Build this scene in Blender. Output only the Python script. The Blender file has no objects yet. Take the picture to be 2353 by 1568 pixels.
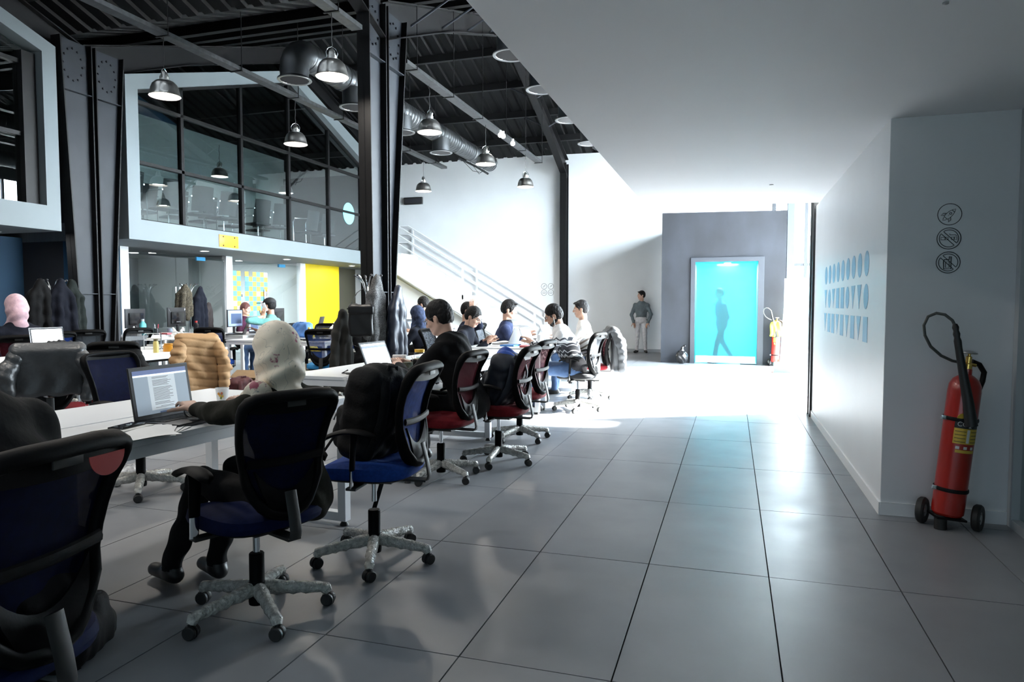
import bpy, bmesh, math, random
import numpy as np
from mathutils import Vector, Matrix, Euler
random.seed(7)
sc = bpy.context.scene
COL = sc.collection
R = math.radians

# ---------------------------------------------------------------- camera, sky, sun, exposure
cam_d = bpy.data.cameras.new('camera')
cam = bpy.data.objects.new('camera', cam_d); COL.objects.link(cam)
cam_d.sensor_width = 36.0
cam_d.lens = 36.0 * 1600.0 / 2353.0
cam_d.clip_start = 0.02; cam_d.clip_end = 300
cam.location = (0, 0, 1.376)
cam.rotation_euler = (R(90 - 3.0053), 0, R(17.527))
sc.camera = cam

sc.view_settings.view_transform = 'Standard'
sc.view_settings.look = 'None'
sc.view_settings.gamma = 1.0
sc.view_settings.exposure = 0.6
sc.view_settings.use_curve_mapping = False

world = bpy.data.worlds.new('sky'); sc.world = world
world.use_nodes = True
wn = world.node_tree.nodes; wl = world.node_tree.links
wn['Background'].inputs['Color'].default_value = (0.80, 0.90, 1.0, 1)
wn['Background'].inputs['Strength'].default_value = 47.0

sun_d = bpy.data.lights.new('sun', 'SUN'); sun = bpy.data.objects.new('sun', sun_d); COL.objects.link(sun)
sun_d.energy = 240.0; sun_d.angle = R(5); sun_d.color = (1.0, 0.97, 0.93)
sun.rotation_euler = Vector((-0.64, -0.30, -0.70)).to_track_quat('-Z', 'Y').to_euler()

def portal(loc, direction, sx, sy):
    d = bpy.data.lights.new('window_portal', 'AREA'); o = bpy.data.objects.new('window_portal', d); COL.objects.link(o)
    d.shape = 'RECTANGLE'; d.size = sx; d.size_y = sy; d.cycles.is_portal = True
    o.location = loc; o.rotation_euler = Vector(direction).to_track_quat('-Z', 'Z').to_euler()
portal((2.75, 14.8, 2.6), (-1, 0, 0), 11.2, 5.4)
portal((-0.85, -4.6, 1.45), (0, 1, 0), 8.1, 1.9)
sc.cycles.use_denoising = True
sc.cycles.max_bounces = 10; sc.cycles.diffuse_bounces = 5; sc.cycles.glossy_bounces = 4
sc.cycles.transmission_bounces = 6; sc.cycles.transparent_max_bounces = 12
sc.cycles.caustics_reflective = False; sc.cycles.caustics_refractive = False
sc.cycles.sample_clamp_indirect = 6.0

# ---------------------------------------------------------------- materials
MATS = {}
def mat(name, col, rough=0.5, metal=0.0, noise=0.0, nscale=8.0, bump=0.0, bscale=60.0, emit=0.0, ecol=None,
        spec=0.5, coat=0.0, sheen=0.0, stretch=None):
    if name in MATS: return MATS[name]
    m = bpy.data.materials.new(name); m.use_nodes = True
    nt = m.node_tree; b = nt.nodes['Principled BSDF']
    b.inputs['Base Color'].default_value = (*col, 1); b.inputs['Roughness'].default_value = rough
    b.inputs['Metallic'].default_value = metal; b.inputs['Specular IOR Level'].default_value = spec
    b.inputs['Coat Weight'].default_value = coat; b.inputs['Sheen Weight'].default_value = sheen
    if emit:
        b.inputs['Emission Color'].default_value = (*(ecol or col), 1); b.inputs['Emission Strength'].default_value = emit
    if noise or bump:
        tc = nt.nodes.new('ShaderNodeTexCoord'); src = tc.outputs['Object']
        if stretch:
            mp = nt.nodes.new('ShaderNodeMapping'); mp.inputs['Scale'].default_value = stretch
            nt.links.new(src, mp.inputs['Vector']); src = mp.outputs['Vector']
    if noise:
        n = nt.nodes.new('ShaderNodeTexNoise'); n.inputs['Scale'].default_value = nscale; n.inputs['Detail'].default_value = 5
        nt.links.new(src, n.inputs['Vector'])
        r = nt.nodes.new('ShaderNodeValToRGB')
        r.color_ramp.elements[0].position = 0.3; r.color_ramp.elements[1].position = 0.7
        r.color_ramp.elements[0].color = (*[max(0, c * (1 - noise)) for c in col], 1)
        r.color_ramp.elements[1].color = (*[min(1, c * (1 + noise)) for c in col], 1)
        nt.links.new(n.outputs['Fac'], r.inputs['Fac']); nt.links.new(r.outputs['Color'], b.inputs['Base Color'])
    if bump:
        n2 = nt.nodes.new('ShaderNodeTexNoise'); n2.inputs['Scale'].default_value = bscale; n2.inputs['Detail'].default_value = 3
        nt.links.new(src, n2.inputs['Vector'])
        bp = nt.nodes.new('ShaderNodeBump'); bp.inputs['Strength'].default_value = bump; bp.inputs['Distance'].default_value = 0.02
        nt.links.new(n2.outputs['Fac'], bp.inputs['Height']); nt.links.new(bp.outputs['Normal'], b.inputs['Normal'])
    MATS[name] = m; return m

def glassmat(name, tint=(0.9, 0.97, 0.96), refl=1.0, rough=0.0):
    if name in MATS: return MATS[name]
    m = bpy.data.materials.new(name); m.use_nodes = True
    nt = m.node_tree; nt.nodes.clear()
    o = nt.nodes.new('ShaderNodeOutputMaterial'); mx = nt.nodes.new('ShaderNodeMixShader')
    t = nt.nodes.new('ShaderNodeBsdfTransparent'); t.inputs['Color'].default_value = (*tint, 1)
    g = nt.nodes.new('ShaderNodeBsdfGlossy'); g.inputs['Roughness'].default_value = rough
    f = nt.nodes.new('ShaderNodeLayerWeight'); f.inputs['Blend'].default_value = 0.5      # Schlick reflectance, same on both faces of the thin pane
    pw = nt.nodes.new('ShaderNodeMath'); pw.operation = 'POWER'; pw.inputs[1].default_value = 5.0; nt.links.new(f.outputs['Facing'], pw.inputs[0])
    ma = nt.nodes.new('ShaderNodeMath'); ma.operation = 'MULTIPLY_ADD'; ma.inputs[1].default_value = 0.96; ma.inputs[2].default_value = 0.04; nt.links.new(pw.outputs[0], ma.inputs[0])
    ml = nt.nodes.new('ShaderNodeMath'); ml.operation = 'MULTIPLY'; ml.inputs[1].default_value = refl; ml.use_clamp = True
    nt.links.new(ma.outputs[0], ml.inputs[0]); nt.links.new(ml.outputs[0], mx.inputs[0])
    nt.links.new(t.outputs[0], mx.inputs[1]); nt.links.new(g.outputs[0], mx.inputs[2]); nt.links.new(mx.outputs[0], o.inputs[0])
    MATS[name] = m; return m

def meshmat(name, col, open_=0.3):
    """fine woven mesh: partly open weave"""
    if name in MATS: return MATS[name]
    m = mat(name, col, 0.85, noise=0.25, nscale=40, spec=0.1); nt = m.node_tree
    b = nt.nodes['Principled BSDF']; o = nt.nodes['Material Output']
    t = nt.nodes.new('ShaderNodeBsdfTransparent'); mx = nt.nodes.new('ShaderNodeMixShader'); mx.inputs[0].default_value = open_
    nt.links.new(b.outputs[0], mx.inputs[1]); nt.links.new(t.outputs[0], mx.inputs[2]); nt.links.new(mx.outputs[0], o.inputs[0])
    return m

# ---------------------------------------------------------------- mesh builder
class MB:
    def __init__(s): s.v = []; s.f = []; s.m = []
    def add(s, vs, fs, mi=0):
        o = len(s.v); s.v += [tuple(p) for p in vs]
        for f in fs: s.f.append(tuple(i + o for i in f)); s.m.append(mi)
        return s
    def box(s, c, d, rot=None, mi=0, taper=None):
        hx, hy, hz = d[0] / 2, d[1] / 2, d[2] / 2
        vs = []
        for z in (-hz, hz):
            k = 1 if (taper is None or z < 0) else taper
            for x, y in ((-hx, -hy), (hx, -hy), (hx, hy), (-hx, hy)): vs.append(Vector((x * k, y * k, z)))
        if rot is not None:
            M = rot if isinstance(rot, Matrix) else Euler(rot).to_matrix()
            vs = [M @ v for v in vs]
        c = Vector(c)
        return s.add([v + c for v in vs], [(0, 3, 2, 1), (4, 5, 6, 7), (0, 1, 5, 4), (1, 2, 6, 5), (2, 3, 7, 6), (3, 0, 4, 7)], mi)
    def bx(s, x0, x1, y0, y1, z0, z1, mi=0):
        return s.box(((x0 + x1) / 2, (y0 + y1) / 2, (z0 + z1) / 2), (abs(x1 - x0), abs(y1 - y0), abs(z1 - z0)), None, mi)
    def tube(s, pts, r, n=8, mi=0, caps=True, flat=None, close=False):
        """sweep; r number or list; flat=(a,b) scales the section"""
        P = [Vector(p) for p in pts]; N = len(P)
        rr = r if isinstance(r, (list, tuple)) else [r] * N
        fa, fb = flat or (1, 1)
        T = []
        for i in range(N):
            if close: t = P[(i + 1) % N] - P[i - 1]
            else: t = P[min(i + 1, N - 1)] - P[max(i - 1, 0)]
            T.append(t.normalized() if t.length > 1e-9 else Vector((0, 0, 1)))
        up = Vector((0, 0, 1)) if abs(T[0].z) < 0.9 else Vector((1, 0, 0))
        a = T[0].cross(up).normalized(); vs = []
        for i in range(N):
            a = (a - T[i] * a.dot(T[i]))
            a = a.normalized() if a.length > 1e-6 else T[i].orthogonal().normalized()
            b = T[i].cross(a)
            for k in range(n):
                t = 2 * math.pi * k / n
                vs.append(P[i] + (a * (math.cos(t) * fa) + b * (math.sin(t) * fb)) * rr[i])
        fs = []
        for i in range(N if close else N - 1):
            j = (i + 1) % N
            for k in range(n):
                fs.append((i * n + k, i * n + (k + 1) % n, j * n + (k + 1) % n, j * n + k))
        if caps and not close:
            fs.append(tuple(range(n - 1, -1, -1))); fs.append(tuple((N - 1) * n + k for k in range(n)))
        return s.add(vs, fs, mi)
    def lathe(s, prof, c=(0, 0, 0), n=20, axis=None, mi=0):
        """prof list of (r,z); rotates round local z then maps axis"""
        M = Matrix.Identity(3)
        if axis is not None: M = Vector((0, 0, 1)).rotation_difference(Vector(axis)).to_matrix()
        c = Vector(c); vs = []
        for r, z in prof:
            for k in range(n):
                t = 2 * math.pi * k / n
                vs.append(M @ Vector((r * math.cos(t), r * math.sin(t), z)) + c)
        fs = []
        for i in range(len(prof) - 1):
            for k in range(n):
                fs.append((i * n + k, i * n + (k + 1) % n, (i + 1) * n + (k + 1) % n, (i + 1) * n + k))
        return s.add(vs, fs, mi)
    def prism(s, poly, fn, d0, d1, mi=0):
        """poly 2D outline -> fn(u,v,d) extruded between d0 and d1"""
        n = len(poly)
        vs = [fn(u, v, d0) for u, v in poly] + [fn(u, v, d1) for u, v in poly]
        fs = [tuple(range(n - 1, -1, -1)), tuple(range(n, 2 * n))]
        for i in range(n): fs.append((i, (i + 1) % n, n + (i + 1) % n, n + i))
        return s.add(vs, fs, mi)
    def ring(s, outer, inner, fn, d0, d1, mi=0):
        """frame between two outlines with equal point counts"""
        n = len(outer)
        vs = [fn(u, v, d0) for u, v in outer] + [fn(u, v, d0) for u, v in inner] + [fn(u, v, d1) for u, v in outer] + [fn(u, v, d1) for u, v in inner]
        fs = []
        for i in range(n):
            j = (i + 1) % n
            fs += [(i, n + i, n + j, j), (2 * n + i, 2 * n + j, 3 * n + j, 3 * n + i), (i, j, 2 * n + j, 2 * n + i), (n + i, 3 * n + i, 3 * n + j, n + j)]
        return s.add(vs, fs, mi)
    def grid(s, fn, nu, nv, mi=0, thick=0.0):
        vs = [Vector(fn(i / nu, j / nv)) for j in range(nv + 1) for i in range(nu + 1)]
        W = nu + 1
        fs = [(j * W + i, j * W + i + 1, (j + 1) * W + i + 1, (j + 1) * W + i) for j in range(nv) for i in range(nu)]
        if thick:
            nr = [Vector((0, 0, 0)) for _ in vs]
            for f in fs:
                q = (vs[f[1]] - vs[f[0]]).cross(vs[f[3]] - vs[f[0]])
                for i in f: nr[i] += q
            back = [v - n.normalized() * thick if n.length > 1e-12 else v for v, n in zip(vs, nr)]
            K = len(vs); vs = vs + back
            fs = fs + [tuple(i + K for i in reversed(f)) for f in fs[:]]
            rim = [i for i in range(W)] + [j * W + nu for j in range(1, nv + 1)] + [nv * W + i for i in range(nu - 1, -1, -1)] + [j * W for j in range(nv - 1, 0, -1)]
            for a, b in zip(rim, rim[1:] + rim[:1]): fs.append((b, a, a + K, b + K))
        return s.add(vs, fs, mi)
    def ball(s, c, r, n=12, mi=0, rot=None):
        rx, ry, rz = r if isinstance(r, (tuple, list)) else (r, r, r)
        M = Euler(rot).to_matrix() if rot else Matrix.Identity(3); c = Vector(c); m = n // 2; vs = []
        for i in range(m + 1):
            p = math.pi * i / m
            for k in range(n):
                t = 2 * math.pi * k / n
                vs.append(M @ Vector((rx * math.sin(p) * math.cos(t), ry * math.sin(p) * math.sin(t), rz * math.cos(p))) + c)
        fs = [(i * n + k, (i + 1) * n + k, (i + 1) * n + (k + 1) % n, i * n + (k + 1) % n) for i in range(m) for k in range(n)]
        return s.add(vs, fs, mi)
    def mesh(s, name, mats, smooth=True, bevel=0.0, seg=2, ang=35, fixn=True):
        me = bpy.data.meshes.new(name); me.from_pydata(s.v, [], s.f)
        for m in (mats if isinstance(mats, (list, tuple)) else [mats]): me.materials.append(m)
        me.polygons.foreach_set('material_index', s.m)
        if fixn or bevel:
            bm = bmesh.new(); bm.from_mesh(me)
            bmesh.ops.remove_doubles(bm, verts=bm.verts, dist=1e-6)
            if fixn: bmesh.ops.recalc_face_normals(bm, faces=bm.faces)
            if bevel:
                es = [e for e in bm.edges if len(e.link_faces) == 2 and e.calc_face_angle(0) > R(40)]
                bmesh.ops.bevel(bm, geom=es, offset=bevel, segments=seg, affect='EDGES', profile=0.6, clamp_overlap=True)
            bm.to_mesh(me); bm.free()
        me.polygons.foreach_set('use_smooth', [smooth] * len(me.polygons))
        if smooth: me.set_sharp_from_angle(angle=R(ang))
        me.update(); return me
    def obj(s, name, mats, parent=None, **kw):
        return link(name, s.mesh(name, mats, **kw), parent)

def link(name, me, parent=None):
    o = bpy.data.objects.new(name, me); COL.objects.link(o)
    if parent is not None: o.parent = parent
    return o
def thing(name, label, cat, loc=(0, 0, 0), rz=0.0, group=None):
    o = bpy.data.objects.new(name, None); COL.objects.link(o); o.empty_display_size = 0.1
    o.location = loc; o.rotation_euler = (0, 0, rz); return tag(o, label, cat, group)
def tag(o, label=None, cat=None, group=None, kind=None):
    if label: o['label'] = label
    if cat: o['category'] = cat
    if group: o['group'] = group
    if kind: o['kind'] = kind
    return o
def struct(name, mb, m, label=None, **kw):
    o = mb.obj(name, m, **kw); o['kind'] = 'structure'
    if label: o['label'] = label
    return o
KIDS = {}
def dup(root, loc=None, rz=None, label=None, group=None):
    def cp(o, parent):
        c = o.copy(); COL.objects.link(c)
        if parent is not None: c.parent = parent
        for ch in list(o.children): cp(ch, c)
        return c
    r = cp(root, None)
    if loc is not None: r.location = loc
    if rz is not None: r.rotation_euler = (0, 0, rz)
    if label: r['label'] = label
    if group: r['group'] = group
    return r

def XY(z):   # plane helpers for prism: (u,v,d)
    return lambda u, v, d: (u, v, z + d)
def PX(x):   # outline in (y,z) at x
    return lambda u, v, d: (x + d, u, v)
def PY(y):   # outline in (x,z) at y
    return lambda u, v, d: (u, y + d, v)

def stroke(mb, pts, w, fn, d0, d1, close=False, mi=0):
    """flat ribbon of width w along 2-D points"""
    n = len(pts); L = []; Rr = []
    for i in range(n):
        a = Vector(pts[i - 1] if (i > 0 or close) else pts[i]); b = Vector(pts[(i + 1) % n] if (i < n - 1 or close) else pts[i])
        t = (b - a); t = t.normalized() if t.length > 1e-9 else Vector((1, 0)); nn = Vector((-t.y, t.x)) * w / 2
        p = Vector(pts[i]); L.append(p + nn); Rr.append(p - nn)
    vs = [fn(p.x, p.y, d0) for p in L] + [fn(p.x, p.y, d0) for p in Rr] + [fn(p.x, p.y, d1) for p in L] + [fn(p.x, p.y, d1) for p in Rr]
    fs = []
    for i in range(n if close else n - 1):
        j = (i + 1) % n
        fs += [(i, j, n + j, n + i), (2 * n + i, 3 * n + i, 3 * n + j, 2 * n + j), (i, 2 * n + i, 2 * n + j, j), (n + i, n + j, 3 * n + j, 3 * n + i)]
    mb.add(vs, fs, mi)
def arc(cx, cy, r, a0, a1, n=16, ry=None):
    return [(cx + r * math.cos(R(a0 + (a1 - a0) * i / n)), cy + (ry or r) * math.sin(R(a0 + (a1 - a0) * i / n))) for i in range(n + 1)]
def circ(cx, cy, r, n=32, ry=None):
    return arc(cx, cy, r, 0, 360, n, ry)[:-1]
def text_mesh(name, body, size, m, M, depth=0.001, parent=None, align='CENTER'):
    cu = bpy.data.curves.new(name, 'FONT'); cu.body = body; cu.size = size; cu.extrude = depth; cu.align_x = align; cu.align_y = 'CENTER'
    t = bpy.data.objects.new(name, cu); COL.objects.link(t)
    dg = bpy.context.evaluated_depsgraph_get()
    me = bpy.data.meshes.new_from_object(t.evaluated_get(dg)); bpy.data.objects.remove(t); bpy.data.curves.remove(cu)
    me.transform(M); me.materials.clear(); me.materials.append(m); me.name = name
    return link(name, me, parent)
# ================================================================ SETTING
# ---- procedural surface materials
def floor_tile_mat():
    m = mat('grey_porcelain_tile', (0.23, 0.24, 0.255), 0.28); nt = m.node_tree; b = nt.nodes['Principled BSDF']
    geo = nt.nodes.new('ShaderNodeNewGeometry'); mp = nt.nodes.new('ShaderNodeMapping'); mp.inputs['Location'].default_value = (3.3, 7.7, 0.41)
    nt.links.new(geo.outputs['Position'], mp.inputs['Vector'])
    def noise(sc_, det):
        n = nt.nodes.new('ShaderNodeTexNoise'); n.inputs['Scale'].default_value = sc_; n.inputs['Detail'].default_value = det; nt.links.new(mp.outputs['Vector'], n.inputs['Vector']); return n.outputs['Fac']
    r = nt.nodes.new('ShaderNodeValToRGB'); e = r.color_ramp.elements; e[0].position = 0.3; e[1].position = 0.7; e[0].color = (0.195, 0.205, 0.22, 1); e[1].color = (0.26, 0.27, 0.285, 1)
    nt.links.new(noise(1.7, 6), r.inputs['Fac'])
    oi = nt.nodes.new('ShaderNodeObjectInfo'); mv = nt.nodes.new('ShaderNodeMapRange'); mv.inputs['To Min'].default_value = 0.92; mv.inputs['To Max'].default_value = 1.06; nt.links.new(oi.outputs['Random'], mv.inputs['Value'])
    mx = nt.nodes.new('ShaderNodeVectorMath'); mx.operation = 'SCALE'; nt.links.new(r.outputs['Color'], mx.inputs[0]); nt.links.new(mv.outputs['Result'], mx.inputs['Scale']); nt.links.new(mx.outputs[0], b.inputs['Base Color'])
    mr = nt.nodes.new('ShaderNodeMapRange'); mr.inputs['To Min'].default_value = 0.285; mr.inputs['To Max'].default_value = 0.42; nt.links.new(noise(4.0, 4), mr.inputs['Value']); nt.links.new(mr.outputs['Result'], b.inputs['Roughness'])
    return m
M_tile = floor_tile_mat()
M_grout = mat('dark_grout', (0.02, 0.021, 0.023), 0.95, spec=0.0)
M_wall = mat('white_plaster', (0.80, 0.82, 0.83), 0.62, noise=0.03, nscale=1.2, bump=0.04, bscale=25)
M_wallcorr = mat('satin_white_paint', (0.76, 0.78, 0.80), 0.38, noise=0.03, nscale=1.5, bump=0.03, bscale=9)
M_ceil = mat('white_soffit_paint', (0.85, 0.86, 0.87), 0.6, noise=0.02, nscale=0.8)
M_black = mat('black_roof_paint', (0.0016, 0.0018, 0.0022), 0.6, spec=0.12, noise=0.3, nscale=3)
M_steel = mat('charcoal_steel_paint', (0.010, 0.0125, 0.017), 0.5, spec=0.25, noise=0.2, nscale=2.5)
M_steeldk = mat('black_steel_paint', (0.0025, 0.0025, 0.003), 0.5, spec=0.2, noise=0.2, nscale=3)
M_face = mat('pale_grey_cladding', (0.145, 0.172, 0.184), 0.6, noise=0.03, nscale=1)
M_navy = mat('navy_wall_paint', (0.012, 0.050, 0.10), 0.6, noise=0.1, nscale=1)
M_chalk = mat('chalkboard_paint', (0.010, 0.012, 0.016), 0.75, noise=0.45, spec=0.3, nscale=1.6, stretch=(1, 1, 0.6))
M_greywall = mat('mid_grey_wall', (0.045, 0.05, 0.055), 0.6, noise=0.06, nscale=1)
M_yellow = mat('yellow_wall_paint', (0.62, 0.46, 0.006), 0.55, noise=0.04, nscale=2)
M_olive = mat('dark_olive_wall', (0.055, 0.052, 0.035), 0.6, noise=0.08, nscale=1)
M_white = mat('white_gloss_paint', (0.82, 0.83, 0.84), 0.35)
M_alu = mat('dark_window_frame', (0.03, 0.033, 0.038), 0.35, metal=0.3)
M_mull = mat('black_mullion', (0.003, 0.003, 0.0035), 0.5, spec=0.2)
M_glass = glassmat('clear_glass', (0.93, 0.97, 0.96), 1.6)
M_glassm = glassmat('mezzanine_glass', (0.74, 0.80, 0.80), 3.0)
M_pave = mat('outdoor_paving', (0.55, 0.55, 0.54), 0.8, noise=0.1, nscale=2)
M_lampw = mat('lamp_diffuser_glow', (1, 0.97, 0.92), 0.5, emit=9.0, ecol=(1, 0.97, 0.92))

# ---- floor: slab plus single tiles (largest in view), the far rest joined
fl = MB().bx(-16, 3.0, -4.5, 20.6, -0.12, -0.008)
floor = struct('floor', fl, M_grout, 'grey porcelain tiled floor with dark joints', smooth=False)
TX, TY, X0, Y0 = 0.598, 1.21, -0.4, 2.47
tm = MB().box((0, 0, -0.006), (TX - 0.006, TY - 0.006, 0.012)).mesh('tile', M_tile, smooth=False)
cells = []
for i in range(-26, 6):
    for j in range(-6, 15):
        cx, cy = X0 + (i + 0.5) * TX, Y0 + (j + 0.5) * TY
        if cx > 2.9 or cx < -15.8 or cy > 20.5 or cy < -4.3: continue
        dx, dy = cx, cy
        zc = -math.sin(R(17.5)) * dx + math.cos(R(17.5)) * dy; xc = math.cos(R(17.5)) * dx + math.sin(R(17.5)) * dy
        inview = zc > 1.3 and abs(xc) < zc * 0.80
        cells.append(((0 if inview else 1000) + math.hypot(dx, dy), cx, cy))
cells.sort()
rest = MB()
for k, (d, cx, cy) in enumerate(cells):
    if k < 290:
        t = link('tile', tm, floor); t.location = (cx, cy, random.uniform(-0.0004, 0.0004))
    else:
        rest.box((cx, cy, -0.006), (TX - 0.006, TY - 0.006, 0.012))
ro = rest.obj('far_tiles', M_tile, floor, smooth=False); tag(ro, kind='stuff')

# ---- right side: corridor wall block, soffit, front glass door
CW = 0.945; CY = 5.02; SZ = 2.56
wr = MB().bx(CW, 1.70, CY, 9.15, 0, SZ)
wall_right = struct('wall_right', wr, M_wallcorr, 'white corridor wall block with blue shape stickers', smooth=False, bevel=0.004)
bb = MB().bx(CW - 0.012, CW, CY - 0.012, 9.15, 0.0, 0.085).bx(CW, 1.655, CY - 0.012, CY, 0.0, 0.085)
struct('baseboard_right', bb, M_white, smooth=False, bevel=0.003)
struct('wall_entrance_core', MB().bx(1.60, 2.75, 8.9, 9.15, 0, 5.6), M_wall, smooth=False)
# glass partition on the camera's right (x = 1.65 towards the camera)
g = MB().bx(1.70, 1.712, -4.4, CY - 0.06, 0.06, SZ - 0.06)
gp = thing('glass_partition', 'clear glass partition with pale grey frame beside the red extinguisher', 'partition', (0, 0, 0))
g.obj('glass_pane', glassmat('partition_glass', (0.86, 0.93, 0.92), 1.4), gp, smooth=False)
MB().bx(1.655, 1.74, CY - 0.075, CY - 0.005, 0, SZ).bx(1.655, 1.74, -4.4, CY - 0.075, 0, 0.055).bx(1.655, 1.74, -4.4, CY - 0.075, SZ - 0.06, SZ).obj('frame', mat('grey_frame', (0.45, 0.48, 0.5), 0.4), gp, smooth=False, bevel=0.003)
struct('wall_office', MB().bx(3.2, 3.3, -4.5, 8.9, 0, SZ).bx(1.7, 3.3, CY + 0.02, CY + 0.1, 0, SZ), M_wall, smooth=False)
struct('floor_office', MB().bx(3.0, 3.3, -4.5, 8.9, -0.1, 0.0), M_tile, smooth=False)

# soffit of the upper deck
SX = -1.0
so = MB().prism([(SX, -4.6), (3.3, -4.6), (3.3, 8.95), (0.94, 8.86), (SX - 0.012, 8.6)], XY(0), SZ, SZ + 0.42)
struct('ceiling_soffit', so, M_ceil, 'smooth white lowered ceiling over the walkway', smooth=False)
struct('wall_upper_blocker', MB().bx(SX, SX + 0.1, -4.6, 8.6, SZ + 0.42, 8.5).bx(SX, 3.3, 8.6, 8.7, SZ + 0.42, 8.5), M_wall, smooth=False)  # unseen full-height wall, put in to block light from the upper right
# detector blisters on the soffit
for (x, y, r) in ((0.78, 3.18, 0.012), (1.06, 2.63, 0.006), (0.35, 7.4, 0.02)):
    o = MB().lathe([(0, 0), (r, 0), (r, -0.006), (0, -0.01)], (x, y, SZ), 14).obj('ceiling_button', mat('button_grey', (0.35, 0.36, 0.37), 0.5))
    tag(o, 'tiny round button fixed on the white lowered ceiling', 'detector', 'ceiling buttons')

# jamb of the entrance at the end of the corridor wall
j = MB().bx(0.90, 0.955, 9.15, 9.235, 0, 5.55).bx(0.905, 0.95, 9.33, 9.42, 0, 5.55)
jo = thing('entrance_jamb', 'black metal entrance jamb at the end of the white corridor wall', 'door frame')
MB().bx(0.92, 0.975, 9.155, 9.26, 0, 5.5).obj('post', M_steeldk, jo, smooth=False, bevel=0.004)
MB().bx(0.92, 0.975, 9.40, 9.52, 0, 5.5).obj('post', M_steeldk, jo, smooth=False, bevel=0.004)
MB().bx(0.935, 0.960, 9.26, 9.40, 0, 5.5).obj('track', mat('grey_track', (0.3, 0.32, 0.33), 0.4, metal=0.5), jo, smooth=False)

# ---- far wall
FY = 20.3
fw = MB().prism([(-16, -0.1), (1.02, -0.1), (1.02, 5.72), (-16, 5.95)], PY(FY), 0, 0.2)
struct('wall_far', fw, M_wall, 'white far wall behind the staircase', smooth=False)
struct('baseboard_far', MB().bx(-4.6, -1.6, FY - 0.015, FY, 0, 0.09), mat('grey_skirting', (0.4, 0.42, 0.44), 0.5), smooth=False)
# glazed strip right of the far wall
gl = thing('window_far', 'tall glazed strip with dark mullions beyond the black box', 'window'); 
for x in (1.05, 1.42, 1.86, 2.6): MB().bx(x - 0.045, x + 0.045, FY - 0.02, FY + 0.12, 0, 5.8).obj('mullion', M_alu, gl, smooth=False, bevel=0.004)
for z in (0.05, 2.45, 5.7): MB().bx(1.05, 2.6, FY, FY + 0.1, z - 0.04, z + 0.04).obj('transom', M_alu, gl, smooth=False)
MB().bx(1.05, 2.6, FY + 0.04, FY + 0.05, 0, 5.75).obj('pane', M_glass, gl, smooth=False)
gl['kind'] = 'structure'; del gl['category']
# ---- entrance glazing along the right side of the hall
ge = thing('window_entrance', 'full height entrance glazing with dark mullions', 'window'); ge['kind'] = 'structure'; del ge['category']
for k in range(8): 
    y = 9.2 + k * 1.58; MB().bx(2.60, 2.68, y - 0.04, y + 0.04, 0, 5.6).obj('mullion', M_alu, ge, smooth=False)
for z in (0.04, 2.45, 5.56): MB().bx(2.60, 2.68, 9.2, FY, z - 0.04, z + 0.04).obj('transom', M_alu, ge, smooth=False)
MB().bx(2.635, 2.645, 9.2, FY, 0, 5.56).obj('pane', glassmat('entrance_glass', (0.97, 0.985, 0.98), 1.0), ge, smooth=False)
struct('ground_outside', MB().bx(3.0, 40, -30, 60, -0.3, -0.15).bx(-30, 3.0, 20.7, 60, -0.3, -0.15), M_pave, smooth=False)
nb = thing('neighbour_building', 'pale lilac building seen outside through the glazing', 'building', (3.6, 34, -0.15))
MB().bx(-1.2, 3.6, 0, 6, 0, 7.2).obj('wall', mat('pale_render', (0.6, 0.6, 0.64), 0.8, noise=0.05, nscale=0.5), nb, smooth=False)
MB().bx(-1.3, 3.7, -0.1, 6.1, 7.2, 7.4).obj('parapet', mat('parapet_grey', (0.5, 0.5, 0.52), 0.8), nb, smooth=False)
for k in range(3): MB().bx(-0.7 + k * 1.4, 0.1 + k * 1.4, -0.02, 0.05, 3.4, 4.6).obj('window', M_alu, nb, smooth=False)

# ---- walls out of view, closing the hall
struct('wall_back', MB().bx(-16.1, -4.9, -4.6, -4.5, 0, 8.5).bx(3.2, 3.3, -4.6, -4.5, 0, 8.5).bx(-4.9, 3.2, -4.6, -4.5, 2.4, 8.5).bx(-4.9, 3.2, -4.6, -4.5, 0, 0.5), mat('dark_rear_wall', (0.05, 0.052, 0.055), 0.8), smooth=False)
struct('fill_window_rear', MB().bx(-4.9, 3.2, -4.555, -4.545, 0.5, 2.4), glassmat('fill_window_glass', (0.14, 0.155, 0.16), 0.6), 'grey tinted rear window added for fill light', smooth=False)  # unseen window, added to brighten the near side of the hall
struct('ground_rear', MB().bx(-30, 40, -60, -4.7, -0.3, -0.15), M_pave, smooth=False)
struct('wall_left', MB().bx(-16.2, -16.1, -4.6, 20.5, 0, 8.5), M_navy, smooth=False)
struct('wall_office_side', MB().bx(3.3, 3.4, -4.6, 8.9, 0, 8.5), M_wall, smooth=False)

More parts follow.
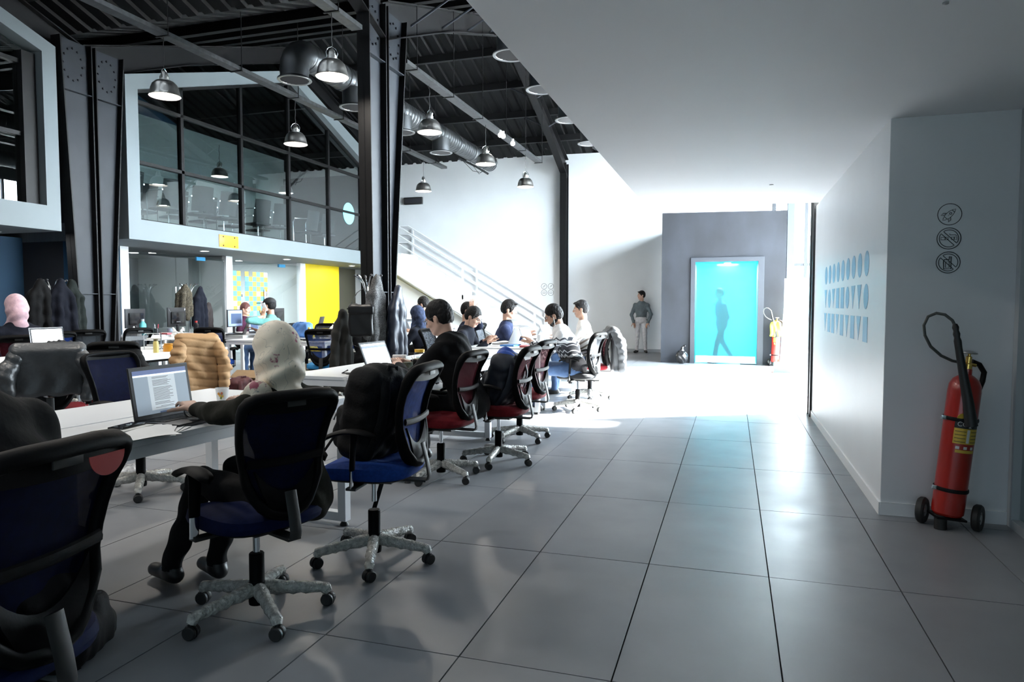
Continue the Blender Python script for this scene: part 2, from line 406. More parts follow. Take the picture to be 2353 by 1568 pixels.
# ---- roof: two gable bays running across, ribbed black deck
YV, ZV, YR, ZR = 8.96, 5.80, 14.63, 7.72
def roof_z(y):
    if y >= YV: return ZR - abs(y - YR) * (ZR - ZV) / (YR - YV)
    yr2 = 2 * YV - YR
    return ZR - abs(y - yr2) * (ZR - ZV) / (YR - YV)
def deck(name, x0, x1, y0, y1):
    mb = MB(); n = int((x1 - x0) / 0.30)
    for k in range(n):
        xa = x0 + (x1 - x0) * k / n; xb = x0 + (x1 - x0) * (k + 1) / n; w = xb - xa
        for (u0, z0, u1, z1) in ((0, 0, 0.55, 0), (0.55, 0, 0.65, 0.045), (0.65, 0.045, 0.9, 0.045), (0.9, 0.045, 1, 0)):
            a, b = xa + u0 * w, xa + u1 * w
            mb.add([(a, y0, roof_z(y0) + z0), (b, y0, roof_z(y0) + z1), (b, y1, roof_z(y1) + z1), (a, y1, roof_z(y1) + z0)], [(0, 1, 2, 3)])
    return struct(name, mb, M_black, 'ribbed black metal roof deck', smooth=False, fixn=False)
deck('ceiling_roof', -16.2, 3.4, YV, YR); deck('ceiling_roof', -16.2, 3.4, YR, 20.6)
# near bay: deck strips alternating with unseen translucent sheets added for fill light
M_poly = bpy.data.materials.new('fill_polycarbonate'); M_poly.use_nodes = True; MATS['poly'] = M_poly
_n = M_poly.node_tree; _n.nodes.clear(); _o = _n.nodes.new('ShaderNodeOutputMaterial'); _t = _n.nodes.new('ShaderNodeBsdfTranslucent'); _t.inputs['Color'].default_value = (0.009, 0.0101, 0.011, 1); _n.links.new(_t.outputs[0], _o.inputs[0])
xsn = [-16.2, -9.0, -7.0, -5.0, -3.0, 3.4]
for k in range(5):
    a = xsn[k] + (1.1 if 0 < k else 0); b = xsn[k + 1]
    deck('ceiling_roof', a, b, 2 * YV - YR, 7.0); deck('ceiling_roof', a, b, -4.6, 2 * YV - YR)
    if k > 0:
        for (ya, yb_) in ((2 * YV - YR, 7.0), (-4.6, 2 * YV - YR)):
            mb = MB().add([(xsn[k], ya, roof_z(ya)), (a, ya, roof_z(ya)), (a, yb_, roof_z(yb_)), (xsn[k], yb_, roof_z(yb_))], [(0, 1, 2, 3)])
            struct('fill_skylight', mb, M_poly, smooth=False, fixn=False)
deck('ceiling_roof', -16.2, 3.4, 7.0, YV)
struct('wall_gable', MB().bx(2.62, 2.7, 9.0, 20.6, 5.58, 8.6).bx(-16.2, 3.4, FY + 0.02, FY + 0.1, 5.6, 8.6).bx(3.3, 3.4, 8.6, 9.1, 0, 8.6).bx(1.6, 3.4, 8.9, 9.0, 0, 8.6), M_black, smooth=False)

# purlins
pm = MB().bx(-13.2, 2.6, -0.04, 0.04, -0.16, 0.0).bx(-13.2, 2.6, -0.04, 0.06, -0.165, -0.15).mesh('purlin', M_steeldk, smooth=False)
for y in [9.9, 11.1, 12.3, 13.5, 15.7, 16.9, 18.1, 19.3] + [2 * YV - q for q in (9.9, 11.1, 12.3, 13.5)]:
    o = link('roof_purlin', pm); o.location = (0, y, roof_z(y) - 0.01)
    tag(o, 'long black steel purlin under the ribbed roof deck', 'purlin', 'roof purlins')

# ---- portal frames
def ibeam(mb, p0, p1, d0, d1, w=0.19, t=0.02, xc=0.0):
    """I section in the plane x = xc from p0 to p1 (y,z of the TOP edge), depth d hanging below"""
    (y0, z0), (y1, z1) = p0, p1
    mb.prism([(y0, z0), (y1, z1), (y1, z1 - t), (y0, z0 - t)], PX(xc - w / 2), 0, w)
    mb.prism([(y0, z0 - d0 + t), (y1, z1 - d1 + t), (y1, z1 - d1), (y0, z0 - d0)], PX(xc - w / 2), 0, w)
    mb.prism([(y0, z0), (y1, z1), (y1, z1 - d1), (y0, z0 - d0)], PX(xc - 0.006), 0, 0.012)
bolt_me = MB().lathe([(0, 0.02), (0.016, 0.02), (0.018, 0.0), (0.018, -0.01)], (0, 0, 0), 6, (1, 0, 0)).mesh('bolt', M_steel, smooth=False)
def col_half(mb_web, mb_fl, x, yi, yt, yb, zt, w):
    """one tapered H column: vertical flange at yi, sloped flange from yb (floor) to yt (top)"""
    s = 1 if yt > yi else -1
    mb_fl.bx(x - w / 2, x + w / 2, min(yi, yi + s * 0.02), max(yi, yi + s * 0.02), 0, zt)
    mb_fl.prism([(yb, 0), (yt, zt), (yt - s * 0.02, zt), (yb - s * 0.02, 0)], PX(x - w / 2), 0, w)
    mb_web.prism([(yi, 0), (yb, 0), (yt, zt), (yi, zt)], PX(x - 0.007), 0, 0.014)
def portal_column(name, label, x, near, far, zt=5.55, w=0.19):
    t = thing(name, label, 'column')
    t.location = (x, YV, 0)
    for (yi, yt, yb) in (near, far):
        a, b = MB(), MB(); col_half(a, b, 0, yi - YV, yt - YV, yb - YV, zt, w)
        a.obj('web', M_steel, t, smooth=False); b.obj('flange', M_steeldk, t, smooth=False)
        s = 1 if yt > yi else -1
        for z in (1.55, 4.75):
            k = yb + (yt - yb) * z / zt
            MB().bx(0.007, w / 2 - 0.01, min(yi, k) - YV + 0.02, max(yi, k) - YV - 0.02, z - 0.006, z + 0.006).obj('stiffener', M_steel, t, smooth=False)
        cy, cz = (yi + yt) / 2 - YV, 5.18
        for q in range(12):
            a_ = 2 * math.pi * q / 12
            bo = link('bolt', bolt_me, t); bo.location = (0.012, cy + 0.17 * math.cos(a_), cz + 0.25 * math.sin(a_))
    MB().bx(-w / 2 - 0.05, w / 2 + 0.05, -0.42, 0.42, 0, 0.025).obj('base_plate', M_steeldk, t, smooth=False)
    return t
portal_column('portal_column', 'black double steel column rising behind the coat stand', -4.75, (8.93, 8.44, 8.50), (8.99, 9.60, 8.98))
portal_column('portal_column', 'black double steel column between the two pale mezzanine fronts', -10.05, (8.93, 8.36, 8.62), (8.99, 9.56, 9.16))
for x, nm in ((-4.75, 'above the pendant lamps'), (-10.3, 'behind the pale mezzanine fronts'), (0.2, 'above the black box')):
    rf = thing('roof_rafter', 'black tapered steel roof rafter %s' % nm, 'rafter', (x, 0, 0))
    for (ya, yb_) in ((8.99, YR), (FY - 0.05, YR)):
        mb = MB(); s = 1 if yb_ > ya else -1
        ym = ya + s * 2.4
        ibeam(mb, (ya, roof_z(ya) - 0.18), (ym, roof_z(ym) - 0.18), 0.55, 0.38)
        ibeam(mb, (ym, roof_z(ym) - 0.18), (yb_, roof_z(yb_) - 0.18), 0.38, 0.38)
        mb.obj('beam', M_steeldk, rf, smooth=False)
    mb = MB(); ya = 8.93; yb_ = 2 * YV - YR
    ibeam(mb, (ya, roof_z(ya) - 0.18), (yb_, roof_z(yb_) - 0.18), 0.55, 0.38); mb.obj('beam', M_steeldk, rf, smooth=False)
    # braces from rafter up to purlins
    if x > -9:
        for y in (9.9, 11.1, 12.3, 13.5, 16.9, 18.1):
            for sx in (-1, 1):
                MB().tube([(0, y, roof_z(y) - 0.5), (sx * 0.75, y + 0.02, roof_z(y) - 0.1)], 0.018, 6).obj('brace', M_steel, rf)
# far pillar
fp = thing('wall_pillar', 'black steel pillar standing against the white far wall', 'pillar', (-4.75, FY - 0.2, 0))
MB().bx(-0.095, 0.095, -0.12, -0.10, 0, 5.5).bx(-0.095, 0.095, 0.17, 0.19, 0, 5.5).obj('flange', M_steeldk, fp, smooth=False)
MB().bx(-0.008, 0.008, -0.1, 0.17, 0, 5.5).obj('web', M_steel, fp, smooth=False)

# ---- mezzanine houses (fronts in the plane x = -10)
FX = -10.0
def facade(name, outer, inner, label):
    t = thing(name, label, 'facade', (FX, 0, 0))
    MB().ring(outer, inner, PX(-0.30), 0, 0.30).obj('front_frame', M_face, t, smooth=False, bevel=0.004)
    return t
out2 = [(9.60, 2.516), (18.95, 2.516), (18.95, 5.33), (14.5, 6.92), (9.60, 5.33)]
in2 = [(9.87, 2.88), (18.7, 2.88), (18.7, 5.02), (14.5, 6.66), (9.87, 5.15)]
fa2 = facade('mezzanine_front', out2, in2, 'pale grey gabled mezzanine front with wide black gridded window')
gpoly = in2
def in_top(y): 
    return 5.15 + (y - 9.87) * (6.66 - 5.15) / (14.5 - 9.87) if y < 14.5 else 6.66 - (y - 14.5) * (6.66 - 5.02) / (18.7 - 14.5)
for y in (11.08, 12.8, 14.5, 16.22, 17.9):
    MB().bx(-0.27, -0.17, y - 0.035, y + 0.035, 2.88, in_top(y)).obj('mullion', M_mull, fa2, smooth=False)
for z in (3.93, 5.0):
    MB().bx(-0.27, -0.17, 9.87, 18.7, z - 0.03, z + 0.03).obj('transom', M_mull, fa2, smooth=False)
MB().ring(in2, [(9.92, 2.92), (18.65, 2.92), (18.65, 4.98), (14.5, 6.60), (9.92, 5.11)], PX(-0.27), 0, 0.10).obj('window_frame', M_mull, fa2, smooth=False)
ys = [9.87, 11.08, 12.8, 14.5, 16.22, 17.9, 18.7]; zs = [2.88, 3.93, 5.0]
for a, b in zip(ys, ys[1:]):
    for z0, z1 in ((2.88, 3.93), (3.93, 5.0)):
        MB().bx(-0.223, -0.215, a + 0.03, b - 0.03, z0 + 0.02, z1 - 0.02).obj('pane', M_glassm, fa2, smooth=False)
    if in_top((a + b) / 2) > 5.06:
        MB().prism([(a + 0.03, 5.02), (b - 0.03, 5.02), (b - 0.03, in_top(b - 0.03) - 0.01), (a + 0.03, in_top(a + 0.03) - 0.01)], PX(-0.223), 0, 0.008).obj('pane', M_glassm, fa2, smooth=False)
# near house, only its far end shows
out1 = [(-2.0, 2.516), (8.32, 2.516), (8.32, 5.34), (3.3, 7.00), (-2.0, 5.34)]
in1 = [(-1.7, 2.89), (8.09, 2.89), (8.09, 5.20), (3.3, 6.74), (-1.7, 5.2)]
fa1 = facade('mezzanine_front', out1, in1, 'pale grey gabled mezzanine front ending beside the black column')
MB().bx(-0.29, -0.12, 7.86, 8.07, 2.90, 5.16).obj('window_jamb', M_mull, fa1, smooth=False)
for z in (3.93, 5.0): MB().bx(-0.27, -0.17, -1.7, 8.07, z - 0.03, z + 0.03).obj('transom', M_mull, fa1, smooth=False)
for y in (1.6, 3.3, 5.0, 6.6): MB().bx(-0.27, -0.17, y - 0.03, y + 0.03, 2.9, 5.3).obj('mullion', M_mull, fa1, smooth=False)
MB().prism([(-1.65, 2.9), (8.0, 2.9), (8.0, 5.2), (3.3, 6.7), (-1.65, 5.2)], PX(-0.223), 0, 0.008).obj('pane', M_glassm, fa1, smooth=False)
# mezzanine floor slabs, rooms behind
for i, (ya, yb_) in enumerate(((9.60, 18.95), (-2.0, 8.32))):
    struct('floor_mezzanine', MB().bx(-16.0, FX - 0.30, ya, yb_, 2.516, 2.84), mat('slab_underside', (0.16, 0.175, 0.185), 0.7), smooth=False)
    struct('floor_mezzanine_top', MB().bx(-16.0, FX - 0.31, ya + 0.02, yb_ - 0.02, 2.84, 2.87), mat('mezz_carpet', (0.12, 0.13, 0.13), 0.9), smooth=False)
    struct('wall_mezzanine_room', MB().bx(-13.6, -13.5, ya, yb_, 2.86, 5.9), mat('mezz_wall_grey', (0.34, 0.37, 0.37), 0.7), smooth=False)
    struct('wall_mezzanine_side', MB().bx(-15.9, FX - 0.30, ya + 0.0, ya + 0.05, 0 if i == 0 else 2.86, 5.3).bx(-15.9, FX - 0.30, yb_ - 0.05, yb_, 2.86, 5.3), mat('mezz_side_dark', (0.02, 0.021, 0.024), 0.7), smooth=False)
# ground-floor rooms below the mezzanine
PXX = -11.4
for (y0, y1, nb_) in ((10.70, 10.90, 'beside the navy wall under the mezzanine'), (13.68, 13.90, 'between the dark and the pale meeting room'), (16.64, 16.88, 'beside the yellow wall under the mezzanine')):
    tag(MB().bx(PXX - 0.1, PXX + 0.02, y0, y1, 0, 2.516).obj('partition_post', M_white, None, smooth=False, bevel=0.004), 'white painted partition post ' + nb_, 'post', 'white partition posts')
struct('wall_navy', MB().bx(PXX - 0.12, PXX - 0.02, 9.6, 10.70, 0, 2.516).bx(-12.6, -12.5, -4.4, 9.6, 0, 2.6), M_navy, smooth=False)
struct('wall_room_dark', MB().bx(-14.2, -14.1, 10.7, 13.8, 0, 2.516).bx(-14.1, PXX - 0.1, 10.66, 10.72, 0, 2.516), M_greywall, smooth=False)
struct('wall_room_pale', MB().bx(-14.2, -14.1, 13.8, 16.8, 0, 2.516).bx(-14.1, PXX - 0.1, 13.78, 13.82, 0, 2.516).bx(-14.1, PXX - 0.1, 16.74, 16.78, 0, 2.516), mat('room_wall_pale', (0.66, 0.68, 0.68), 0.7), smooth=False)
struct('wall_yellow', MB().bx(PXX - 0.1, PXX, 16.88, 18.65, 0, 2.516), M_yellow, 'bright yellow wall panel', smooth=False)
struct('wall_olive', MB().bx(PXX - 0.5, PXX - 0.4, 18.65, 20.3, 0, 2.516).bx(PXX - 0.5, PXX - 0.05, 18.62, 18.65, 0, 2.5), M_olive, smooth=False)
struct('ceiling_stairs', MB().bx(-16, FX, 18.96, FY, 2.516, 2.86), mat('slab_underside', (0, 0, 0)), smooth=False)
for (y0, y1, n) in ((10.90, 13.68, 'dark'), (13.90, 16.64, 'pale')):
    gr = thing('glass_wall', 'frameless glass wall with double door before the %s meeting room' % n, 'glass wall', (PXX, 0, 0))
    q = [y0, y0 + (y1 - y0) * 0.46, y0 + (y1 - y0) * 0.73, y1]
    for a, b in zip(q, q[1:]): MB().bx(-0.05, -0.04, a + 0.006, b - 0.006, 0.02, 2.44).obj('pane', glassmat('room_glass', (0.80, 0.86, 0.86), 3.5) if n == 'dark' else glassmat('room_glass_pale', (0.90, 0.95, 0.95), 1.8), gr, smooth=False)
    for y in (q[1] - 0.06, q[1] + 0.06):
        MB().tube([(0.0, y, 0.95), (0.0, y, 1.75)], 0.014, 8).obj('door_handle', mat('chrome', (0.8, 0.82, 0.84), 0.12, metal=1), gr)
    MB().bx(-0.07, -0.02, q[2] - 0.15, q[2] + 0.12, 2.36, 2.44).obj('door_hinge', mat('blue_film', (0.03, 0.20, 0.38), 0.4), gr, smooth=False)
# roof voids above house sides keep light out
struct('wall_mezzanine_back', MB().bx(-16.0, -15.9, -4.4, 20.2, 0, 2.6), M_greywall, smooth=False)

# ---- staircase along the far wall
st = thing('staircase', 'white staircase with railings climbing along the far wall', 'staircase', (0, 0, 0))
xs0, sl, n = -4.97, 0.597, 16
run = 4.85 / n; rise = run * sl
prof = []
for k in range(n):
    prof += [(xs0 - k * run, k * rise), (xs0 - k * run, (k + 1) * rise)]
prof += [(xs0 - n * run, n * rise)]
und = [(xs0 - n * run, n * rise - 0.55), (xs0 - 0.9, 0.0)]
MB().prism(prof + und, PY(19.05), 0, 1.2).obj('flight', M_white, st, smooth=False)
MB().prism([(xs0 + 0.04, 0.0), (xs0 + 0.04, 0.14), (xs0 - n * run, n * rise + 0.12), (xs0 - n * run, n * rise - 0.50), (xs0 - 0.75, 0)], PY(19.0), 0, 0.045).obj('stringer', mat('stringer_white', (0.84, 0.84, 0.84), 0.5), st, smooth=False)
for k in range(n):
    MB().bx(xs0 - (k + 1) * run, xs0 - k * run + 0.02, 19.05, 20.25, (k + 1) * rise, (k + 1) * rise + 0.02).obj('tread', M_white, st, smooth=False)
for yy in (19.02, 20.2):
    for dz in (0.30, 0.56, 0.82):
        MB().tube([(xs0 - 0.35, yy, 0.36 + dz), (xs0 - n * run, yy, n * rise + dz + 0.14), (xs0 - n * run - 0.9, yy, n * rise + dz + 0.14)], 0.024, 8).obj('rail', M_white, st)
    for k in (1.2, 8.4, 15.5):
        x = xs0 - k * run; MB().bx(x - 0.025, x + 0.025, yy - 0.02, yy + 0.02, k * rise, k * rise + 0.98).obj('post', M_white, st, smooth=False)
struct('wall_under_stairs', MB().prism([(xs0 - 0.9, 0), (-10, 0), (-10, 2.3)], PY(19.3), 0, 0.08), mat('under_stair_grey', (0.62, 0.63, 0.63), 0.6), smooth=False)

# ---- black box lobby with the teal door
BY = 16.8
bx = thing('lobby_box', 'black chalkboard lobby box with scuffed front and teal doorway', 'box room', (0, BY, 0))
MB().prism([(-1.6, 0), (-0.91, 0), (-0.91, 2.44), (0.66, 2.44), (0.66, 0), (1.14, 0), (1.14, 3.48), (-1.6, 3.52)], PY(0), 0, 0.12).obj('front_panel', M_chalk, bx, smooth=False)
MB().bx(-1.6, -1.5, 0.12, 3.4, 0, 3.5).obj('side_panel', M_chalk, bx, smooth=False)
MB().bx(1.04, 1.14, 0.12, 2.3, 0, 3.47).obj('side_panel', M_chalk, bx, smooth=False)
MB().bx(-1.6, 1.14, 0.12, 2.3, 3.40, 3.46).obj('roof_panel', M_chalk, bx, smooth=False)
fr = MB().ring([(-0.93, 0.0), (0.68, 0.0), (0.68, 2.46), (-0.93, 2.46)], [(-0.83, 0.0), (0.55, 0.0), (0.55, 2.36), (-0.83, 2.36)], PY(-0.05), 0, 0.22).obj('door_frame', mat('slate_frame', (0.02, 0.024, 0.031), 0.5, spec=0.3), bx, smooth=False, bevel=0.004)
M_teal = mat('teal_paint', (0.05, 0.52, 0.62), 0.45, noise=0.05, nscale=1)
M_tealglow = mat('teal_backlit_panel', (0.06, 0.55, 0.66), 0.4, emit=0.5, ecol=(0.10, 0.75, 0.85))
MB().bx(-0.86, -0.83, 0.14, 1.5, 0, 2.36).obj('lobby_side', M_teal, bx, smooth=False); MB().bx(0.55, 0.58, 0.14, 1.5, 0, 2.36).obj('lobby_side', M_teal, bx, smooth=False)
MB().bx(-0.86, 0.58, 0.14, 1.5, 2.36, 2.40).obj('lobby_ceiling', mat('pale_teal', (0.35, 0.8, 0.85), 0.5), bx, smooth=False)
MB().bx(-0.86, 0.58, 1.5, 1.54, 0, 2.36).obj('lobby_back', M_teal, bx, smooth=False)
MB().lathe([(0, 0), (0.07, 0), (0.08, 0.008)], (-0.12, 0.55, 2.352), 18).obj('downlight', M_lampw, bx)
ld = bpy.data.lights.new('lobby_lamp', 'AREA'); lo = bpy.data.objects.new('lobby_lamp', ld); COL.objects.link(lo); ld.shape = 'DISK'; ld.size = 0.5; ld.energy = 160; lo.location = (-0.12, BY + 0.75, 2.33); ld.color = (0.9, 1, 1)
# steel post right of the box
tag(MB().bx(1.15, 1.30, BY + 0.0, BY + 0.2, 0, 5.6).obj('steel_post', mat('blue_black_steel', (0.03, 0.04, 0.055), 0.5), None, smooth=False, bevel=0.004), 'blue-black steel post standing against the black box', 'post')
# ================================================================ CEILING THINGS
M_brushed = mat('brushed_aluminium', (0.62, 0.60, 0.57), 0.32, metal=1.0, noise=0.12, nscale=30, stretch=(1, 1, 0.1))
M_chrome = mat('chrome', (0.8, 0.82, 0.84), 0.12, metal=1)
M_tray = mat('dark_galvanised_tray', (0.05, 0.053, 0.057), 0.5, metal=0.6, noise=0.3, nscale=12)
M_duct = mat('dark_spiral_duct', (0.07, 0.075, 0.08), 0.38, metal=0.75, noise=0.15, nscale=4)
M_cable = mat('black_cable', (0.01, 0.01, 0.01), 0.5)
def shade_prof(s=1.0):
    return [(r * s, z * s) for r, z in ((0.200, 0.0), (0.205, 0.004), (0.192, 0.022), (0.186, 0.06), (0.176, 0.11), (0.155, 0.16), (0.120, 0.196), (0.080, 0.213), (0.062, 0.216), (0.062, 0.262), (0.050, 0.268), (0.05, 0.285), (0.035, 0.325), (0.012, 0.345), (0.0, 0.346))]
lamp_meshes = None
def pendant(x, y, label, power=32, z=4.2):
    global lamp_meshes
    t = thing('pendant_lamp', label, 'lamp', (x, y, z), random.uniform(0, 6), 'brushed metal pendant lamps')
    if lamp_meshes is None:
        p = shade_prof()
        inner = [(max(r - 0.006, 0), zz + 0.004) for r, zz in p[1:8]]
        lamp_meshes = (MB().lathe(p, n=40).mesh('shade', M_brushed), MB().lathe(inner + [(0, 0.214)], n=40).mesh('reflector', mat('white_reflector', (0.85, 0.84, 0.82), 0.4)),
                       MB().ball((0, 0, 0.11), (0.055, 0.055, 0.075), 16).mesh('bulb', mat('bulb_glow', (1, 0.9, 0.76), 0.5, emit=22.0, ecol=(1, 0.90, 0.76))),
                       MB().tube([(0, 0, 0.34)] + [(0.006 * math.sin(q * 2.1), 0.006 * math.cos(q * 1.7), 0.34 + q * 0.058) for q in range(1, 8)] + [(0, 0, 0.785)], 0.005, 6).mesh('cable', M_cable),
                       MB().tube([(0.062, 0, 0.24), (0.075, 0, 0.30), (0.05, 0, 0.35), (0, 0, 0.375)], 0.006, 6).tube([(-0.062, 0, 0.24), (-0.075, 0, 0.30), (-0.05, 0, 0.35), (0, 0, 0.375)], 0.006, 6).mesh('hanger', M_chrome))
    for me, nm in zip(lamp_meshes, ('shade', 'reflector', 'bulb', 'cable', 'hanger')): link(nm, me, t)
    d = bpy.data.lights.new('lamp_light', 'AREA'); d.shape = 'DISK'; d.size = 0.30; d.energy = power; d.color = (1, 0.93, 0.84)
    o = bpy.data.objects.new('lamp_light', d); COL.objects.link(o); o.parent = t; o.location = (0, 0, 0.035)
    return t
LX1, LX2 = -7.4, -4.79
for (x, y, lb) in ((LX1, 7.76, 'aluminium pendant lamp hanging before the upper pane of the mezzanine window'),
                   (LX2, 7.74, 'aluminium pendant lamp glowing warm beside the duct elbow'),
                   (LX1, 10.74, 'aluminium pendant lamp hanging before the middle mullions of the mezzanine window'),
                   (LX2, 10.67, 'aluminium pendant lamp beside the black double column under the cable tray'),
                   (LX2, 13.40, 'aluminium pendant lamp hanging next to the two bare bulbs of the tray'),
                   (LX1, 16.09, 'aluminium pendant lamp above the black box fixed on the far wall'),
                   (LX2, 16.24, 'aluminium pendant lamp nearest to the far wall pillar')):
    pendant(x, y, lb)
for (x, y) in ((LX1, 13.4), (LX1, 4.8), (LX2, 4.8), (LX1, 1.9), (LX2, 1.9)):
    pendant(x, y, 'aluminium pendant lamp on the tray row above the desks')

# cable trays with drop rods
def tray(x, y0, y1, label, z=5.0):
    t = thing('cable_tray', label, 'cable tray', (x, 0, z))
    MB().bx(-0.075, 0.075, y0, y1, 0.0, 0.006).bx(-0.079, -0.072, y0, y1, 0.0, 0.06).bx(0.072, 0.079, y0, y1, 0.0, 0.06).obj('channel', M_tray, t, smooth=False)
    MB().tube([(0.02, y0, 0.02), (0.02, y1, 0.02)], 0.012, 6).tube([(-0.03, y0, 0.018), (-0.03, y1, 0.018)], 0.01, 6).obj('cable', M_cable, t)
    y = y0 + 0.3
    while y < y1:
        MB().bx(-0.11, 0.11, y - 0.015, y + 0.015, -0.012, 0.0).obj('bracket', M_steeldk, t, smooth=False)
        top = roof_z(y) - z
        MB().tube([(0.1, y, -0.01), (0.1, y, top)], 0.007, 6).obj('rod', M_steeldk, t)
        y += 1.48
    return t
tray(LX1, 3.0, 17.42, 'dark perforated cable tray running past the mezzanine window')
tray(LX2, 9.70, 17.45, 'dark perforated cable tray carrying bare bulbs beyond the black double column')
tray(LX2, 3.0, 8.36, 'dark perforated cable tray ending at the black double column above the warm lamp')
for (dx, dy) in ((0.03, 13.95), (0.06, 14.05), (0.05, 14.75)):
    t = thing('spot_bulb', 'bare white bulb clipped on the side of the cable tray', 'bulb', (LX2 + 0.10 + dx, dy, 4.93), 0, 'bare bulbs on the tray')
    MB().ball((0, 0, -0.03), (0.05, 0.05, 0.05), 12).obj('globe', mat('bulb_white', (1, 0.97, 0.93), 0.5, emit=12.0), t)
    MB().lathe([(0.02, 0.0), (0.028, 0.02), (0.028, 0.07), (0, 0.07)], (0, 0, 0), 10).obj('socket', M_white, t)

# spiral ducts with round diffusers
def duct_run(x, y0, y1, z, label, drops, elbow=None):
    t = thing('spiral_duct', label, 'duct', (x, 0, z))
    r = 0.20; n = int((y1 - y0) / 0.12); pts = []; rr = []
    for k in range(n + 1):
        y = y0 + (y1 - y0) * k / n
        pts += [(0, y - 0.012, 0), (0, y, 0), (0, y + 0.012, 0)]; rr += [r, r + (0.006 if k % 8 else 0.014), r]
    MB().tube(pts, rr, 28, caps=False).obj('pipe', M_duct, t)
    if elbow:
        P2 = []; R2 = []
        for k in range(11):
            q = R(k * 9); P2.append((0, y0 - 0.30 * math.sin(q), -0.30 + 0.30 * math.cos(q))); R2.append(r + (0.010 if k % 2 == 0 else 0))
        P2 += [(0, y0 - 0.30, -0.36), (0, y0 - 0.30, -0.40)]; R2 += [r, r + 0.005]
        MB().tube(P2, R2, 28, caps=False).obj('elbow', M_duct, t)
    for (dx, y, drop) in drops:
        d = MB().lathe([(0.235, 0), (0.245, 0.004), (0.24, 0.02), (0.19, 0.03), (0.19, drop)], n=32).obj('diffuser', M_duct, t); d.location = (dx, y, DZ - z)
        MB().lathe([(0.245, 0.002), (0.238, -0.006), (0.205, -0.002), (0.2, 0.006)], n=32).obj('rim', mat('light_metal_rim', (0.30, 0.31, 0.32), 0.35, metal=0.8), d)
        g = MB()
        for k in range(9):
            q = -0.17 + k * 0.0425; h = math.sqrt(max(0.001, 0.2 ** 2 - q * q)); g.box((0, q, 0.012), (2 * h, 0.012, 0.02), (R(35), 0, 0))
        go = g.obj('louvre_grille', mat('grille_grey', (0.16, 0.165, 0.17), 0.4, metal=0.6), d, smooth=False); go['kind'] = 'stuff'
        MB().lathe([(0, 0.035), (0.2, 0.035)], n=24).obj('damper', M_black, d)
    return t
DZ = 4.62
duct_run(-6.1, 9.15, 17.4, 5.06, 'dark spiral ventilation duct with elbow in front of the mezzanine', [(0, 8.85, 0.02), (0.1, 10.35, 0.3), (0.1, 12.1, 0.3), (0.1, 13.95, 0.3)], True)
duct_run(-2.85, 8.6, 17.5, 5.06, 'dark spiral ventilation duct close to the white lowered ceiling edge', [(0.05, y, 0.3) for y in (8.83, 10.36, 12.19, 14.07)])
# loose cable bundles and conduits at the roof near the far wall
for k, (x, y) in enumerate(((-7.2, 19.2), (-3.2, 19.0))):
    t = thing('conduit_bundle', 'loose dark conduit and cable ends hanging at the far wall top', 'conduit', (x, y, 5.3), 0, 'loose conduits by the far wall')
    MB().tube([(-0.5, 0, 0.35), (0.0, 0.1, 0.1), (0.35, 0.2, -0.12)], 0.03, 8).obj('conduit', M_tray, t)
    MB().tube([(-0.4, 0, 0.3), (-0.1, 0.1, -0.02), (0.2, 0.0, -0.10), (0.3, 0.1, 0.12)], 0.008, 6).obj('cable', M_cable, t)
    MB().tube([(-0.2, 0, 0.3), (0.1, 0.1, -0.12), (0.35, 0.0, 0.0)], 0.008, 6).obj('cable', M_cable, t)
# downlights under the mezzanine
for (x, y, lb) in ((-10.75, 12.26, 'before the dark meeting room'), (-10.72, 15.1, 'before the pale meeting room'), (-10.71, 18.23, 'beside the yellow wall'), (-11.0, 8.0, 'before the navy wall')):
    zc = 2.514 
    t = thing('downlight', 'small round recessed downlight under the mezzanine ' + lb, 'downlight', (x, y, zc), 0, 'mezzanine downlights')
    MB().lathe([(0.0, -0.002), (0.075, -0.002)], n=20).obj('lens', mat('downlight_glow', (1, 1, 1), 0.5, emit=14, ecol=(1, 1, 1)), t)
    MB().lathe([(0.075, 0), (0.078, -0.008), (0.095, -0.006), (0.098, 0)], n=20).obj('trim', M_white, t)
    d = bpy.data.lights.new('downlight_light', 'AREA'); d.shape = 'DISK'; d.size = 0.14; d.energy = 14; d.color = (0.95, 0.98, 1)
    o = bpy.data.objects.new('downlight_light', d); COL.objects.link(o); o.parent = t; o.location = (0, 0, -0.012)
for (x, y) in ((-12.6, 12.2), (-12.7, 15.3), (-13.0, 14.6)):
    t = thing('downlight', 'round ceiling light glowing inside the glazed meeting room', 'downlight', (x, y, 2.512), 0, 'meeting room lights')
    MB().lathe([(0.0, -0.002), (0.09, -0.002), (0.1, 0)], n=20).obj('lens', MATS['downlight_glow'], t)
    d = bpy.data.lights.new('room_light', 'AREA'); d.shape = 'DISK'; d.size = 0.16; d.energy = 8 if y < 13 else 26
    o = bpy.data.objects.new('room_light', d); COL.objects.link(o); o.parent = t; o.location = (0, 0, -0.012)

for yy in (11.6, 14.5, 17.2):
    t = thing('pendant_lamp', 'pendant lamp hanging inside the mezzanine room behind the glass', 'lamp', (-12.2, yy, 4.55), 0, 'pendant lamps inside the mezzanine')
    for me, nm_ in zip(lamp_meshes, ('shade', 'reflector', 'bulb', 'cable', 'hanger')): link(nm_, me, t)
    d = bpy.data.lights.new('lamp_light', 'AREA'); d.shape = 'DISK'; d.size = 0.30; d.energy = 13; d.color = (0.95, 0.98, 1.0)
    o = bpy.data.objects.new('lamp_light', d); COL.objects.link(o); o.parent = t; o.location = (0, 0, 0.035)
